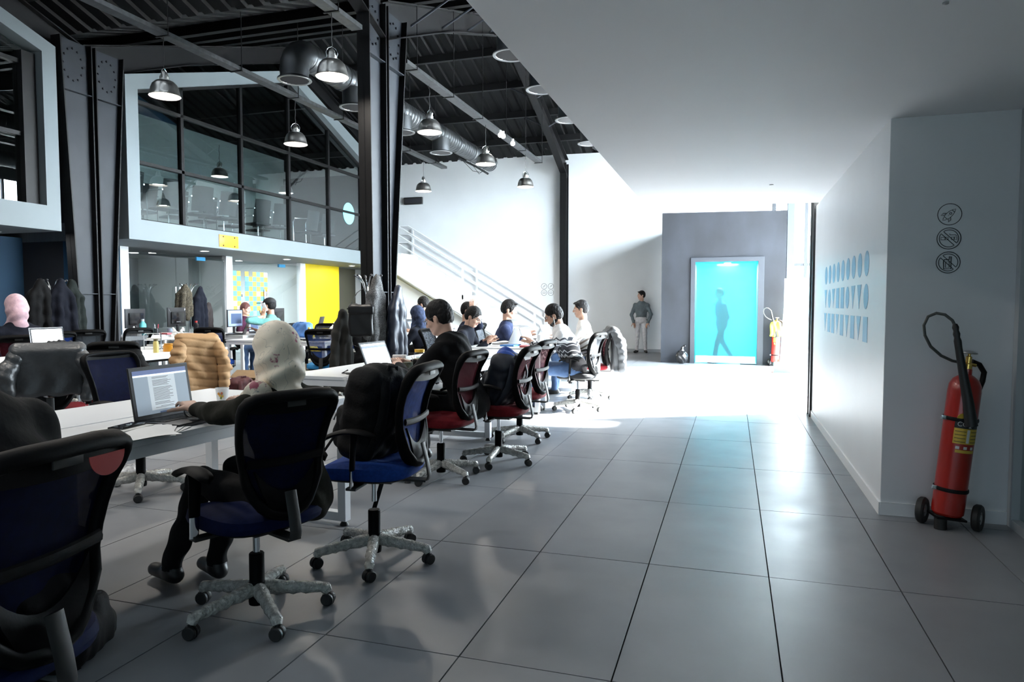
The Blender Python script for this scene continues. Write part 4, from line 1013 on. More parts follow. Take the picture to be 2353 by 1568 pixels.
def sdf_mesh(name, parts, mats, smooth_it=1):
    """parts: list of (V,F,VM) merged into one mesh"""
    VV, FF, FM = [], [], []; o = 0
    for V, F, VM in parts:
        if len(V) == 0: continue
        V = V.astype(float)
        for _ in range(smooth_it):
            S = np.zeros_like(V); C = np.zeros(len(V))
            for a in range(4):
                i, j = F[:, a], F[:, (a + 1) % 4]
                np.add.at(S, i, V[j]); np.add.at(C, i, 1); np.add.at(S, j, V[i]); np.add.at(C, j, 1)
            V = V * 0.5 + 0.5 * S / np.maximum(C, 1)[:, None]
        VV.append(V); FF.append(F + o); FM.append(np.median(VM[F], axis=1).astype(int)); o += len(V)
    V = np.concatenate(VV); F = np.concatenate(FF); M = np.concatenate(FM)
    me = bpy.data.meshes.new(name)
    me.vertices.add(len(V)); me.vertices.foreach_set('co', V.ravel().astype(np.float32))
    me.loops.add(len(F) * 4); me.loops.foreach_set('vertex_index', F.ravel().astype(np.int32))
    me.polygons.add(len(F)); me.polygons.foreach_set('loop_start', np.arange(0, len(F) * 4, 4, dtype=np.int32))
    for m in mats: me.materials.append(m)
    me.polygons.foreach_set('material_index', M.astype(np.int32)); me.polygons.foreach_set('use_smooth', np.ones(len(F), bool))
    me.update(calc_edges=True); me.validate(); return me
def sdf_obj(name, S, vox, mats, parent=None, it=1):
    parts = [q.mesh(vox) for q in (S if isinstance(S, list) else [S])]
    return link(name, sdf_mesh(name, parts, mats if isinstance(mats, list) else [mats], it), parent)

# ================================================================ PEOPLE
def skin(name, c): return mat(name, c, 0.48, noise=0.06, nscale=14, bump=0.02, bscale=90)
SKIN1 = skin('skin_light', (0.56, 0.34, 0.25)); SKIN2 = skin('skin_tan', (0.42, 0.24, 0.165))
M_eye = mat('eye_dark', (0.012, 0.01, 0.01), 0.15); M_eyew = mat('eye_white', (0.75, 0.73, 0.72), 0.25); M_lip = mat('lip', (0.36, 0.15, 0.13), 0.45)
M_hair = mat('black_hair', (0.006, 0.005, 0.005), 0.6, spec=0.2, noise=0.4, nscale=60, bump=0.5, bscale=130, stretch=(1, 1, 0.25))
M_hairr = mat('red_brown_hair', (0.10, 0.025, 0.018), 0.45, noise=0.4, nscale=60, bump=0.5, bscale=130)
def cloth(name, c, n=0.15, b=0.12): return mat(name, c, 0.9, noise=n, nscale=25, bump=b, bscale=45, sheen=0.15 if sum(c) > 0.2 else 0.0, spec=0.5 if sum(c) > 0.2 else 0.2)
M_shoe = mat('black_shoe_leather', (0.010, 0.010, 0.010), 0.4)
def rotm(yaw=0, pitch=0, roll=0):
    """local head frame: x right, y forward, z up.  pitch > 0 looks down, yaw > 0 turns left"""
    return np.array(Matrix.Rotation(yaw, 3, 'Z') @ Matrix.Rotation(-pitch, 3, 'X') @ Matrix.Rotation(roll, 3, 'Y'))
def ik(a, b, l1, l2, pole):
    a, b = np.array(a, float), np.array(b, float); d = b - a; L = np.linalg.norm(d)
    if L > (l1 + l2) * 0.995: b = a + d / L * (l1 + l2) * 0.995; d = b - a; L = np.linalg.norm(d)
    x = (l1 * l1 - l2 * l2 + L * L) / (2 * L); h = math.sqrt(max(0, l1 * l1 - x * x)); u = d / L
    p = np.array(pole, float); p = p - u * (p @ u); p = nrm(p); return a + u * x + p * h, b
def hand(S, w, f, nrml, side, curl=0.5, mi=0, spread=1.0, sc=1.0, grip=None):
    """wrist w, forward f, palm normal (points out of the palm), side = +1 right hand"""
    f = nrm(f); n = nrm(np.array(nrml) - f * (np.array(nrml) @ f)); lat = np.cross(f, n) * side   # thumb side = -lat
    M = np.stack([lat, f, n], 1)
    S.box(w + f * 0.048 * sc, np.array((0.038, 0.045, 0.013)) * sc, 0.012 * sc, mi, 0.012, M)
    S.cap(w - f * 0.03, w + f * 0.02, 0.026 * sc, 0.025 * sc, mi, 0.02, (n, 1.35))
    for q, (o, L) in enumerate(((-0.028, 0.074), (-0.0095, 0.084), (0.0095, 0.078), (0.027, 0.060))):
        p = w + f * 0.088 * sc + lat * o * sc; d = nrm(f + lat * o * 2.0 * spread); r = 0.0090 - 0.0005 * q
        for s_, (fr, bend) in enumerate(((0.45, 0.45), (0.32, 0.8), (0.23, 0.6))):
            a = curl * bend * (1 + 0.12 * q); d = nrm(d * math.cos(a) + n * math.sin(a)); e = p + d * L * fr * sc
            S.cap(p, e, r * sc, (r - 0.0008) * sc, mi, 0.004); p = e; r -= 0.0007
    p = w + f * 0.022 * sc - lat * 0.030 * sc; d = nrm(f * 0.75 - lat * 0.75 + n * 0.35)
    for L, r, b in ((0.042, 0.0125, 0.0), (0.034, 0.0105, 0.35), (0.026, 0.0095, 0.35)):
        d = nrm(d + (f * 0.9 + n * 0.5) * b * (0.5 + curl)); e = p + d * L * sc; S.cap(p, e, r * sc, (r - 0.001) * sc, mi, 0.006); p = e
def head(c, M, mi_skin=0, mi_eye=1, mi_white=2, mi_lip=3, neck_to=None, beard=None):
    """c = head centre; about 0.235 tall"""
    S = SDF(); g = lambda x, y, z: c + M @ np.array((x, y, z))
    S.ell(g(0, -0.012, 0.03), (0.076, 0.098, 0.088), 0, 0.01, M)            # cranium
    S.ell(g(0, 0.030, -0.028), (0.062, 0.066, 0.082), 0, 0.03, M)           # face
    S.ell(g(0, 0.045, -0.088), (0.036, 0.036, 0.026), beard or 0, 0.035, M)  # chin
    for s in (-1, 1):
        S.cap(g(s * 0.052, -0.005, -0.058), g(s * 0.026, 0.058, -0.092), 0.020, 0.016, beard or 0, 0.03)   # jaw
        S.ell(g(s * 0.040, 0.066, -0.028), (0.022, 0.018, 0.018), 0, 0.02, M)  # cheek
        S.ell(g(s * 0.0765, -0.008, -0.012), (0.008, 0.020, 0.031), 0, 0.008, M)   # ear
        S.ell(g(s * 0.081, -0.014, -0.008), (0.006, 0.014, 0.022), 0, 0.006, M)
        S.ell(g(s * 0.032, 0.083, 0.007), (0.014, 0.010, 0.0085), 2, 0.003, M)     # eyeball
        S.ell(g(s * 0.032, 0.0925, 0.007), (0.0062, 0.003, 0.0062), 1, 0.001, M)
        S.cap(g(s * 0.017, 0.096, 0.027), g(s * 0.048, 0.084, 0.029), 0.006, 0.0045, 1, 0.006)  # brow
        S.cap(g(s * 0.018, 0.093, 0.016), g(s * 0.046, 0.082, 0.016), 0.006, 0.005, 0, 0.006)  # lid
    S.cap(g(0, 0.093, 0.016), g(0, 0.112, -0.022), 0.0085, 0.0125, 0, 0.016)    # nose
    for s in (-1, 1): S.ell(g(s * 0.011, 0.100, -0.027), (0.009, 0.010, 0.008), 0, 0.008, M)
    S.cap(g(-0.021, 0.087, -0.059), g(0.021, 0.087, -0.059), 0.006, 0.006, 3, 0.006); S.ell(g(0, 0.094, -0.055), (0.014, 0.006, 0.0045), 3, 0.005, M); S.ell(g(0, 0.092, -0.064), (0.014, 0.006, 0.005), 3, 0.005, M)
    if neck_to is not None:
        S.cap(g(0, -0.025, -0.055), neck_to, 0.054, 0.060, 0, 0.03)
    return S
def hair_short(c, M, top=0.016, side=0.006, front=0.055, seed=0, quiff=0.0, length=0.0):
    S = SDF(); g = lambda x, y, z: c + M @ np.array((x, y, z))
    S.ell(g(0, -0.016, 0.034), (0.077 + side, 0.100 + side, 0.088 + top), 0, 0.01, M)
    S.ell(g(0, -0.045, -0.012), (0.070 + side, 0.062 + side, 0.072 + length), 0, 0.03, M)
    for s in (-1, 1): S.cap(g(s * 0.074, 0.030, 0.03), g(s * 0.072, 0.022, -0.012), 0.008, 0.006, 0, 0.012)
    if quiff:
        rr = random.Random(seed)
        for q in range(9):
            x = -0.055 + 0.0138 * q; S.cap(g(x, 0.03, 0.10), g(x + rr.uniform(-.012, .012), 0.085 + rr.uniform(-.01, .012), 0.082 + quiff * rr.uniform(0.2, 1)), 0.018, 0.008, 0, 0.012)
    # open the face, keep sideburns
    S.cut_ell(g(0, 0.100, -0.030), (0.071, 0.072, 0.098), M, 0.008)
    for s in (-1, 1): S.cut_ell(g(s * 0.088, 0.0, -0.025), (0.022, 0.030, 0.042), M, 0.006)
    S.cut_plane(g(0, -0.05, -0.078 - length), -(M @ np.array((0, 0.25, 1.0))), 0.012)
    ph = seed * 1.7
    S.disp = lambda X, Y, Z, Mi: 0.0022 * np.sin(160 * X + 90 * Y + ph) * np.sin(140 * Y - 60 * Z) + 0.0015 * np.sin(260 * X - 200 * Z + ph)
    return S
def glasses(parent, c, M, col=(0.01, 0.01, 0.01), name='glasses'):
    g = lambda x, y, z: tuple(c + M @ np.array((x, y, z))); mb = MB()
    for s in (-1, 1):
        mb.tube([g(s * 0.034 + 0.024 * math.cos(a), 0.106 - 0.010 * abs(math.cos(a)) * (1 if math.cos(a) * s > 0 else 0.2), 0.006 + 0.018 * math.sin(a)) for a in [2 * math.pi * k / 16 for k in range(16)]], 0.0022, 6, close=True)
        mb.tube([g(s * 0.058, 0.098, 0.012), g(s * 0.080, 0.06, 0.012), g(s * 0.084, -0.01, 0.008), g(s * 0.082, -0.022, -0.006)], 0.002, 6)
    mb.tube([g(-0.010, 0.108, 0.010), g(0, 0.112, 0.013), g(0.010, 0.108, 0.010)], 0.002, 6)
    return mb.obj(name, mat(name + '_frame', col, 0.3), parent)
def wrinkle(freq=38, amp=0.006, mis=None, ph=0.0):
    def f(X, Y, Z, Mi):
        w = np.sin(freq * (Z * 1.2 + 0.5 * X + 0.35 * Y) + 3.1 * np.sin(9 * X + 4 * Y + ph)) * np.sin(0.45 * freq * (X - 0.6 * Y + 0.3 * Z) + ph)
        w = w * amp
        return np.where(np.isin(Mi, mis), w, 0) if mis is not None else w
    return f
def person(label, x, y, rz, top, trousers, skin_m=SKIN1, lean=14, hip=0.50, hx=(0, 0, 0), hands=None, poles=None, knees=None, feet=None,
           head_ang=(0, 0, 0), head_off=(0, 0.03, 0.20), hairkw=None, hair_m=M_hair, voxel=0.013, wr=0.006, shoes=M_shoe, wide=1.0, sleeve=1.0,
           curl=(0.5, 0.5), palms=None, gl=None, scale=1.0, stand=False, collar=None, group=None, beard=False, torso_len=1.0, hood=False, name='person', nohead=False):
    """seated figure facing local +y.  material slots: 0 skin 1 eye 2 white 3 lip 4 top 5 trousers 6 shoe 7 collar"""
    t = thing(name, label, 'person', (x, y, 0), R(rz), group); t.scale = (scale,) * 3
    P = np.array((0, 0.0, hip)) + np.array(hx); la = R(lean); up = np.array((0, math.sin(la), math.cos(la)))
    chest = P + up * 0.30 * torso_len; sh = P + up * 0.46 * torso_len + np.array((0, 0.02, 0)) * (lean > 25); nb = sh + up * 0.055
    S = SDF(); T, L_, SH, CO = 4, 5, 6, 7; w = wide
    sp = (np.array((0, math.cos(la), -math.sin(la))), 1.35)
    S.ell(P + up * 0.02, (0.165 * w, 0.125, 0.125), L_ if stand else T, 0.04)
    S.cap(P + up * 0.06, chest, 0.138 * w, 0.158 * w, T, 0.07, sp); S.cap(chest, sh - up * 0.03, 0.16 * w, 0.135 * w, T, 0.06, sp)
    shj = [sh + np.array((s * 0.165 * w, -0.01, -0.025)) for s in (-1, 1)]
    S.cap(shj[0], shj[1], 0.062, 0.062, T, 0.06); S.cap(sh, nb, 0.085, 0.066, T, 0.05)
    if hood: S.cap(nb + np.array((-0.07, -0.05, 0.0)), nb + np.array((0.07, -0.05, 0.0)), 0.062, 0.062, T, 0.03); S.ell(nb + np.array((0, -0.10, -0.05)), (0.12, 0.06, 0.10), T, 0.04)
    if collar: S.cap(sh + up * 0.02, nb + up * 0.012, 0.082, 0.070, CO, 0.01)
    hands = hands or [(-0.20, 0.36, 0.84), (0.20, 0.36, 0.84)]; parts = []
    for i, s in enumerate((-1, 1)):
        hp = np.array(hands[i], float); pole = (poles[i] if poles else (s * 0.6, -0.4, -0.8))
        el, wr_ = ik(shj[i], hp, 0.29, 0.255, pole)
        S.cap(shj[i], el, 0.062, 0.050 , T, 0.035); S.cap(el, el + (wr_ - el) * sleeve, 0.050, 0.038, T, 0.02)
        fdir = nrm(wr_ - el)
        H = SDF(); H.cap(el + (wr_ - el) * min(sleeve, 0.92), wr_, 0.034 if sleeve < 0.8 else 0.026, 0.024, 0, 0.01)
        pn = palms[i] if palms else (0, 0, -1)
        fd = nrm(fdir + np.array((0, 0, 0.25)) * (abs(pn[2]) > 0.5)) if not palms or len(palms[i]) < 6 else nrm(palms[i][3:6])
        hand(H, wr_, fd, pn[:3], s, curl[i], 0); parts.append(H.mesh(0.0045, 0.012))
    hipj = [P + np.array((s * 0.092, 0.02 if not stand else 0, -0.02)) for s in (-1, 1)]
    knees = knees or [(-0.13, 0.45, hip + 0.02), (0.13, 0.45, hip + 0.02)]; feet = feet or [(-0.13, 0.46, 0.09), (0.13, 0.46, 0.09)]
    for i in range(2):
        k, a = np.array(knees[i], float), np.array(feet[i][:3], float)
        S.cap(hipj[i], k, 0.092 if not stand else 0.088, 0.064, L_, 0.04); S.cap(k, a, 0.062, 0.048, L_, 0.02)
        fd = nrm(feet[i][3:6]) if len(feet[i]) > 3 else np.array((0, 1.0, -0.05))
        S.cap(a, a + np.array((0, 0, -0.03)), 0.046, 0.044, SH, 0.01); S.cap(a + np.array((0, 0, -0.045)) - fd * 0.035, a + np.array((0, 0, -0.050)) + fd * 0.15, 0.040, 0.034, SH, 0.02, (np.array((0, 0, 1.0)), 1.0))
    S.disp = wrinkle(36, wr, [4, 5], x * 3)
    parts.insert(0, S.mesh(voxel))
    M = rotm(*[R(a) for a in head_ang]); hc = nb + np.array(head_off)
    if not nohead: parts.append(head(hc, M, neck_to=nb - up * 0.02, beard=1 if beard else None).mesh(0.0062, 0.012))
    body = link('body', sdf_mesh('body', parts, [skin_m, M_eye, M_eyew, M_lip, top, trousers, shoes, collar or top], 1), t)
    if hairkw is not None and not nohead: sdf_obj('hair', hair_short(hc, M, **hairkw), 0.006, hair_m, t)
    if gl: glasses(t, hc, M, gl)
    return t, hc, M, nb, sh
# ---------------------------------------------------------------- clothes
def ramp_bands(name, stops, freq=9.0, amp=0.02, axis='Z', rough=0.9, tilt=0.0):
    """knitted bands with zig-zag borders along the height of the garment"""
    m = mat(name, (0.5, 0.5, 0.5), rough, bump=0.25, bscale=90); nt = m.node_tree; b = nt.nodes['Principled BSDF']
    tc = nt.nodes.new('ShaderNodeTexCoord'); sp = nt.nodes.new('ShaderNodeSeparateXYZ'); nt.links.new(tc.outputs['Object'], sp.inputs[0])
    def mt(op, a, bb=None, c=None):
        n = nt.nodes.new('ShaderNodeMath'); n.operation = op
        for i, q in enumerate((a, bb, c)):
            if q is None: continue
            if isinstance(q, (int, float)): n.inputs[i].default_value = q
            else: nt.links.new(q, n.inputs[i])
        return n.outputs[0]
    u = mt('ADD', sp.outputs['X'], mt('MULTIPLY', sp.outputs['Y'], 0.8)); zig = mt('PINGPONG', mt('MULTIPLY', u, freq), 0.5)
    v = mt('ADD', sp.outputs[axis], mt('MULTIPLY', zig, amp * 2)); v = mt('ADD', v, mt('MULTIPLY', sp.outputs['Y'], tilt))
    r = nt.nodes.new('ShaderNodeValToRGB'); r.color_ramp.interpolation = 'CONSTANT'
    e = r.color_ramp.elements
    while len(e) > 1: e.remove(e[-1])
    e[0].position = stops[0][0]; e[0].color = (*stops[0][1], 1)
    for p, c in stops[1:]: q = e.new(p); q.color = (*c, 1)
    nt.links.new(v, r.inputs['Fac']); nt.links.new(r.outputs['Color'], b.inputs['Base Color']); return m
def floral(name, base=(0.92, 0.79, 0.61), spot=(0.42, 0.08, 0.12), dark=(0.16, 0.15, 0.12)):
    m = mat(name, base, 0.5, bump=0.05, bscale=60, sheen=0.3); nt = m.node_tree; b = nt.nodes['Principled BSDF']
    tc = nt.nodes.new('ShaderNodeTexCoord'); v = nt.nodes.new('ShaderNodeTexVoronoi'); v.inputs['Scale'].default_value = 6.5
    n = nt.nodes.new('ShaderNodeTexNoise'); n.inputs['Scale'].default_value = 40; n.inputs['Detail'].default_value = 3
    nt.links.new(tc.outputs['Object'], v.inputs['Vector']); nt.links.new(tc.outputs['Object'], n.inputs['Vector'])
    ad = nt.nodes.new('ShaderNodeMath'); ad.operation = 'MULTIPLY_ADD'; ad.inputs[1].default_value = 0.9; nt.links.new(n.outputs['Fac'], ad.inputs[0]); nt.links.new(v.outputs['Distance'], ad.inputs[2])
    r = nt.nodes.new('ShaderNodeValToRGB'); e = r.color_ramp.elements; e[0].position = 0.58; e[0].color = (*spot, 1); e[1].position = 0.67; e[1].color = (*base, 1)
    nt.links.new(ad.outputs[0], r.inputs['Fac'])
    w = nt.nodes.new('ShaderNodeTexNoise'); w.inputs['Scale'].default_value = 7; w.inputs['Distortion'].default_value = 1.5; nt.links.new(tc.outputs['Object'], w.inputs['Vector'])
    r2 = nt.nodes.new('ShaderNodeValToRGB'); r2.color_ramp.elements[0].position = 0.495; r2.color_ramp.elements[0].color = (0, 0, 0, 1); r2.color_ramp.elements[1].position = 0.5; r2.color_ramp.elements[1].color = (1, 1, 1, 1)
    q = r2.color_ramp.elements.new(0.507); q.color = (0, 0, 0, 1)
    nt.links.new(w.outputs['Fac'], r2.inputs['Fac'])
    mx = nt.nodes.new('ShaderNodeMix'); mx.data_type = 'RGBA'; mx.inputs['B'].default_value = (*dark, 1)
    ml = nt.nodes.new('ShaderNodeMath'); ml.operation = 'MULTIPLY'; ml.inputs[1].default_value = 0.7; nt.links.new(r2.outputs['Color'], ml.inputs[0])
    nt.links.new(ml.outputs[0], mx.inputs['Factor']); nt.links.new(r.outputs['Color'], mx.inputs['A']); nt.links.new(mx.outputs['Result'], b.inputs['Base Color']); return m
C_blackh = cloth('black_hoodie_cloth', (0.003, 0.003, 0.0035)); C_black = cloth('black_trousers', (0.0035, 0.0035, 0.004)); C_olive = cloth('dark_olive_coat', (0.012, 0.0115, 0.007))
C_navy = cloth('navy_cloth', (0.007, 0.010, 0.024)); C_blue = cloth('dusty_blue_sweater', (0.024, 0.033, 0.075)); C_jean = cloth('blue_jeans', (0.035, 0.075, 0.16)); C_teal = cloth('teal_shirt', (0.10, 0.27, 0.25))
C_grey = cloth('grey_sweater', (0.11, 0.14, 0.155)); C_whitep = cloth('white_trousers', (0.72, 0.72, 0.75)); C_whites = cloth('white_shirt', (0.78, 0.77, 0.74)); C_pink = cloth('pink_scarf', (0.52, 0.34, 0.38)); C_dknavy = cloth('dark_navy_coat', (0.004, 0.005, 0.010)); C_maroon = cloth('maroon_cloth', (0.05, 0.012, 0.03))
C_fair = ramp_bands('fair_isle_knit', [(0.0, (0.012, 0.012, 0.016)), (0.66, (0.75, 0.75, 0.76)), (0.69, (0.015, 0.016, 0.022)), (0.725, (0.6, 0.6, 0.62)), (0.737, (0.015, 0.016, 0.022)), (0.80, (0.6, 0.6, 0.62)), (0.812, (0.015, 0.016, 0.022)), (0.835, (0.72, 0.72, 0.73)), (0.87, (0.02, 0.022, 0.03)), (0.885, (0.80, 0.80, 0.81))], 15.0, 0.03)
C_stripe = ramp_bands('striped_shirt', [(0.0, (0.72, 0.71, 0.68)), (0.70, (0.12, 0.10, 0.08)), (0.73, (0.72, 0.71, 0.68)), (0.78, (0.16, 0.13, 0.11)), (0.81, (0.75, 0.74, 0.71)), (0.86, (0.30, 0.26, 0.22)), (0.88, (0.78, 0.77, 0.74))], 1.0, 0.0, tilt=0.6)
C_cream = floral('cream_floral_scarf')
C_scarfn = cloth('navy_print_scarf', (0.03, 0.04, 0.075), 0.5)

def place(pr, hx, hy):
    """move a figure so that its head centre stands over world (hx, hy)"""
    t, hc = pr[0], pr[1]; a = t.rotation_euler[2]; s = t.scale[0]
    t.location.x = hx - s * (math.cos(a) * hc[0] - math.sin(a) * hc[1]); t.location.y = hy - s * (math.sin(a) * hc[0] + math.cos(a) * hc[1]); return pr
def hijab(pr, m, folds=0.006, shawl=True, back=0.0, name='headscarf', tail=False, vox=0.007):
    t, c, M, nb, sh = pr; g = lambda x, y, z: c + M @ np.array((x, y, z)); S = SDF()
    S.ell(g(0, -0.016, 0.032), (0.096, 0.118, 0.112), 0, 0.02, M); S.ell(g(0, -0.055 - back, -0.045), (0.092, 0.080, 0.105), 0, 0.06, M)
    S.cap(g(0, 0.0, -0.06), g(0, 0.038, -0.125), 0.088, 0.072, 0, 0.05)
    S.cap(g(-0.02, -0.07 - back, -0.10), nb + np.array((0, -0.04, -0.03)), 0.072, 0.085, 0, 0.05)
    if shawl:
        for s in (-1, 1): S.cap(nb + np.array((s * 0.02, 0.03, 0.02)), nb + np.array((s * 0.11, 0.045, -0.06)), 0.062, 0.045, 0, 0.05)
        S.cap(g(0, 0.035, -0.12), nb + np.array((0.0, 0.115, -0.10)), 0.06, 0.05, 0, 0.05)
    S.cut_ell(g(0, 0.125, -0.022), (0.064, 0.075, 0.088), M, 0.012)
    Mi_ = np.linalg.inv(M)
    def dsp(X, Y, Z, Mi):
        x, y, z = X - c[0], Y - c[1], Z - c[2]; d = y * 0.75 + z * 0.9 + np.abs(x) * 0.2; r = np.sqrt(x * x + (y + 0.02) ** 2 + (z - 0.1) ** 2)
        return folds * np.sin(58 * (y * 0.80 + z * 0.62) + 2.5 * np.sin(11 * (z - y)) + 14 * np.abs(x)) * np.clip((r - 0.09) * 8, 0, 1)
    S.disp = dsp
    o = sdf_obj(name, S, vox, m, t)
    return o

# 1 ---- woman in the cream scarf typing at the first bench
pr = person('woman in cream floral headscarf and dark olive coat typing on a laptop', -1.98, 2.55, 66, C_olive, C_black, lean=13, hip=0.50, hx=(0, -0.06, 0),
            hands=[(-0.17, 0.63, 0.862), (0.10, 0.66, 0.86)], poles=[(-0.9, -0.2, -0.75), (0.8, -0.2, -0.7)],
            knees=[(-0.22, 0.40, 0.55), (-0.02, 0.44, 0.57)], feet=[(-0.26, 0.66, 0.092, -0.15, 1, 0.0), (-0.08, 0.56, 0.09, 0, 1, 0.0)], head_ang=(0, 14, 0), head_off=(0, 0.045, 0.165),
            sleeve=0.80, curl=(0.55, 0.5), voxel=0.011, wr=0.008, torso_len=0.98)
place(pr, -2.0, 2.72); W1 = pr
hijab(pr, C_cream, 0.011)
tw, hcw, Mw, nbw, shw = pr
S = SDF(); S.cap(nbw + np.array((-0.13, -0.03, -0.01)), nbw + np.array((-0.06, 0.13, -0.07)), 0.055, 0.06, 0, 0.04); S.cap(nbw + np.array((-0.06, 0.13, -0.07)), nbw + np.array((0.10, 0.10, -0.03)), 0.06, 0.05, 0, 0.04); S.cap(nbw + np.array((-0.13, -0.03, -0.01)), nbw + np.array((-0.17, 0.02, -0.10)), 0.045, 0.03, 0, 0.03)
S.disp = lambda X, Y, Z, Mi: 0.006 * np.sin(70 * (Y + X * 0.7) + 5 * np.sin(20 * Z)); sdf_obj('scarf_tail', S, 0.007, C_cream, tw)
# wrist watch on her left wrist
wv = np.array((-0.17, 0.63, 0.862)) + np.array((0.0, -0.02, -0.012))
wm = MB().tube([tuple(wv + np.array((0.030 * math.cos(a), 0.004 * math.sin(a), 0.026 * math.sin(a)))) for a in [2 * math.pi * k / 16 for k in range(16)]], 0.007, 6, close=True, flat=(1.3, 0.5)).obj('wrist_watch', mat('watch_strap', (0.01, 0.01, 0.01), 0.4), tw)
MB().box(tuple(wv + np.array((-0.008, -0.006, 0.030))), (0.024, 0.020, 0.006)).obj('watch_face', mat('watch_face', (0.7, 0.7, 0.72), 0.15, metal=0.6), wm, bevel=0.002)

# 2 ---- dark figure in the nearest chair
pr = person('person in black clothes and boots seated on the chair with red sticker', -1.80, 1.27, 94, C_black, C_black, lean=22, hip=0.53, hx=(0, -0.06, 0), hands=[(-0.2, 0.32, 0.80), (0.2, 0.36, 0.82)],
            knees=[(-0.16, 0.42, 0.54), (0.30, 0.42, 0.53)], feet=[(-0.14, 0.50, 0.09), (0.62, 0.52, 0.10, -0.9, 0.4, -0.1)], hairkw=dict(seed=2), wide=1.2, scale=1.10, voxel=0.013, head_off=(0, 0.03, 0.19))
# 3 ---- man in black hoodie
pr = person('man in black hoodie and glasses leaning over a laptop at the second bench', -2.1, 5.0, 80, C_blackh, C_black, SKIN1, lean=24, hip=0.48, hx=(0, -0.06, 0), hands=[(-0.10, 0.52, 0.75), (0.12, 0.55, 0.75)], poles=[(-0.7, -0.5, -0.6), (0.7, -0.5, -0.6)],
            head_ang=(8, 24, 0), head_off=(0, 0.075, 0.165), hairkw=dict(top=0.020, side=0.006, seed=3), gl=(0.012, 0.012, 0.012), hood=True, scale=1.13, wide=1.05, voxel=0.012, curl=(0.55, 0.45), wr=0.007)
place(pr, -2.36, 5.42)
# 4 ---- man with earphones and glasses, other side
pr = person('man in dark jacket with glasses and earphones writing at the third bench', -3.8, 9.3, -88, C_dknavy, C_black, SKIN1, lean=20, hip=0.46, hands=[(-0.16, 0.40, 0.77), (0.14, 0.46, 0.77)], head_ang=(-6, 28, 0), head_off=(0, 0.07, 0.15), hairkw=dict(top=0.018, seed=4), gl=(0.012, 0.012, 0.012), scale=1.10, voxel=0.014)
place(pr, -3.42, 9.05)
g = lambda x, y, z: tuple(pr[1] + pr[2] @ np.array((x, y, z)))
MB().tube([g(-0.086, 0.006, -0.016), g(-0.090, 0.012, -0.06), g(-0.075, 0.03, -0.13), g(-0.03, 0.05, -0.22)], 0.0022, 6).obj('earphone_wire', mat('black_cable', (0, 0, 0)), pr[0])
MB().tube([g(0.086, 0.006, -0.016), g(0.090, 0.012, -0.06), g(0.075, 0.03, -0.13), g(0.03, 0.05, -0.22)], 0.0022, 6).obj('earphone_wire', MATS['black_cable'], pr[0])
# 5 ---- man behind him resting the head on his hand
pr = person('man in dark sweater resting his head on a raised hand', -3.9, 10.0, -85, C_navy, C_black, SKIN1, lean=10, hip=0.48, hands=[(-0.15, 0.34, 0.77), (0.16, 0.22, 1.20)], poles=[(-0.6, -0.4, -0.6), (0.35, 0.9, -0.8)], palms=[(0, 0, -1), (-1, -0.2, 0, -0.1, -0.1, 1)], sleeve=0.75,
            head_ang=(0, 12, 4), hairkw=dict(top=0.006, side=0.002, seed=5), scale=1.08, voxel=0.014)
place(pr, -3.82, 9.90)
# 6 ---- man in the dusty blue sweater
pr = person('young man in dusty blue sweater with wavy black hair at a laptop', -3.8, 11.0, -72, C_blue, C_black, SKIN1, lean=16, hip=0.46, hands=[(-0.16, 0.42, 0.77), (0.15, 0.42, 0.77)], head_ang=(-6, 14, 0), hairkw=dict(top=0.030, side=0.012, seed=6, quiff=0.03), scale=1.12, voxel=0.014, collar=C_dknavy)
place(pr, -3.42, 10.68)
# 7 ---- patterned sweater man
pr = person('man in black and white patterned knit sweater with beard at the third bench', -1.95, 8.7, 100, C_fair, C_jean, SKIN2, lean=24, hip=0.50, hx=(0, -0.08, 0), hands=[(-0.12, 0.44, 0.80), (0.12, 0.46, 0.80)], head_ang=(2, 24, 0), head_off=(0, 0.07, 0.16), hairkw=dict(top=0.022, side=0.006, seed=7), gl=(0.35, 0.35, 0.36), beard=True, scale=1.09, voxel=0.013, wide=1.12,
            knees=[(-0.15, 0.42, 0.52), (0.13, 0.44, 0.52)], feet=[(-0.15, 0.38, 0.09), (0.12, 0.42, 0.09)])
place(pr, -2.2, 8.75)
g = lambda x, y, z: tuple(pr[1] + pr[2] @ np.array((x, y, z)))
MB().tube([g(-0.088, 0.004, -0.016), g(-0.092, 0.012, -0.05), g(-0.085, 0.03, -0.12), g(-0.05, 0.06, -0.18)], 0.0028, 6).obj('earphone_wire', mat('white_cable', (0.8, 0.8, 0.8), 0.4), pr[0])
# 8 ---- man in the striped shirt
pr = person('man in pale striped shirt seated beyond the patterned-sweater man', -1.9, 9.6, 96, C_stripe, C_jean, SKIN2, lean=8, hip=0.52, head_ang=(4, 6, 0), hairkw=dict(top=0.016, side=0.003, seed=8, quiff=0.02), scale=1.06, voxel=0.014, hands=[(-0.14, 0.40, 0.80), (0.14, 0.40, 0.80)])
place(pr, -2.2, 10.46)
# 9 ---- standing man by the far wall
pr = person('man in grey sweater and white trousers standing against the far wall', -2.5, 20.0, 180, C_grey, C_whitep, SKIN1, lean=1, hip=0.92, stand=True, knees=[(-0.11, 0.03, 0.50), (0.10, 0.02, 0.50)], feet=[(-0.13, 0.0, 0.09, -0.3, 1, -0.05), (0.12, 0.0, 0.09, 0.3, 1, -0.05)], hands=[(-0.20, 0.10, 0.86), (0.20, 0.10, 0.86)], poles=[(-1, -0.5, 0), (1, -0.5, 0)], head_ang=(-60, 0, 0), hairkw=dict(top=0.02, seed=9, quiff=0.02), voxel=0.014)
place(pr, -2.46, 19.95)
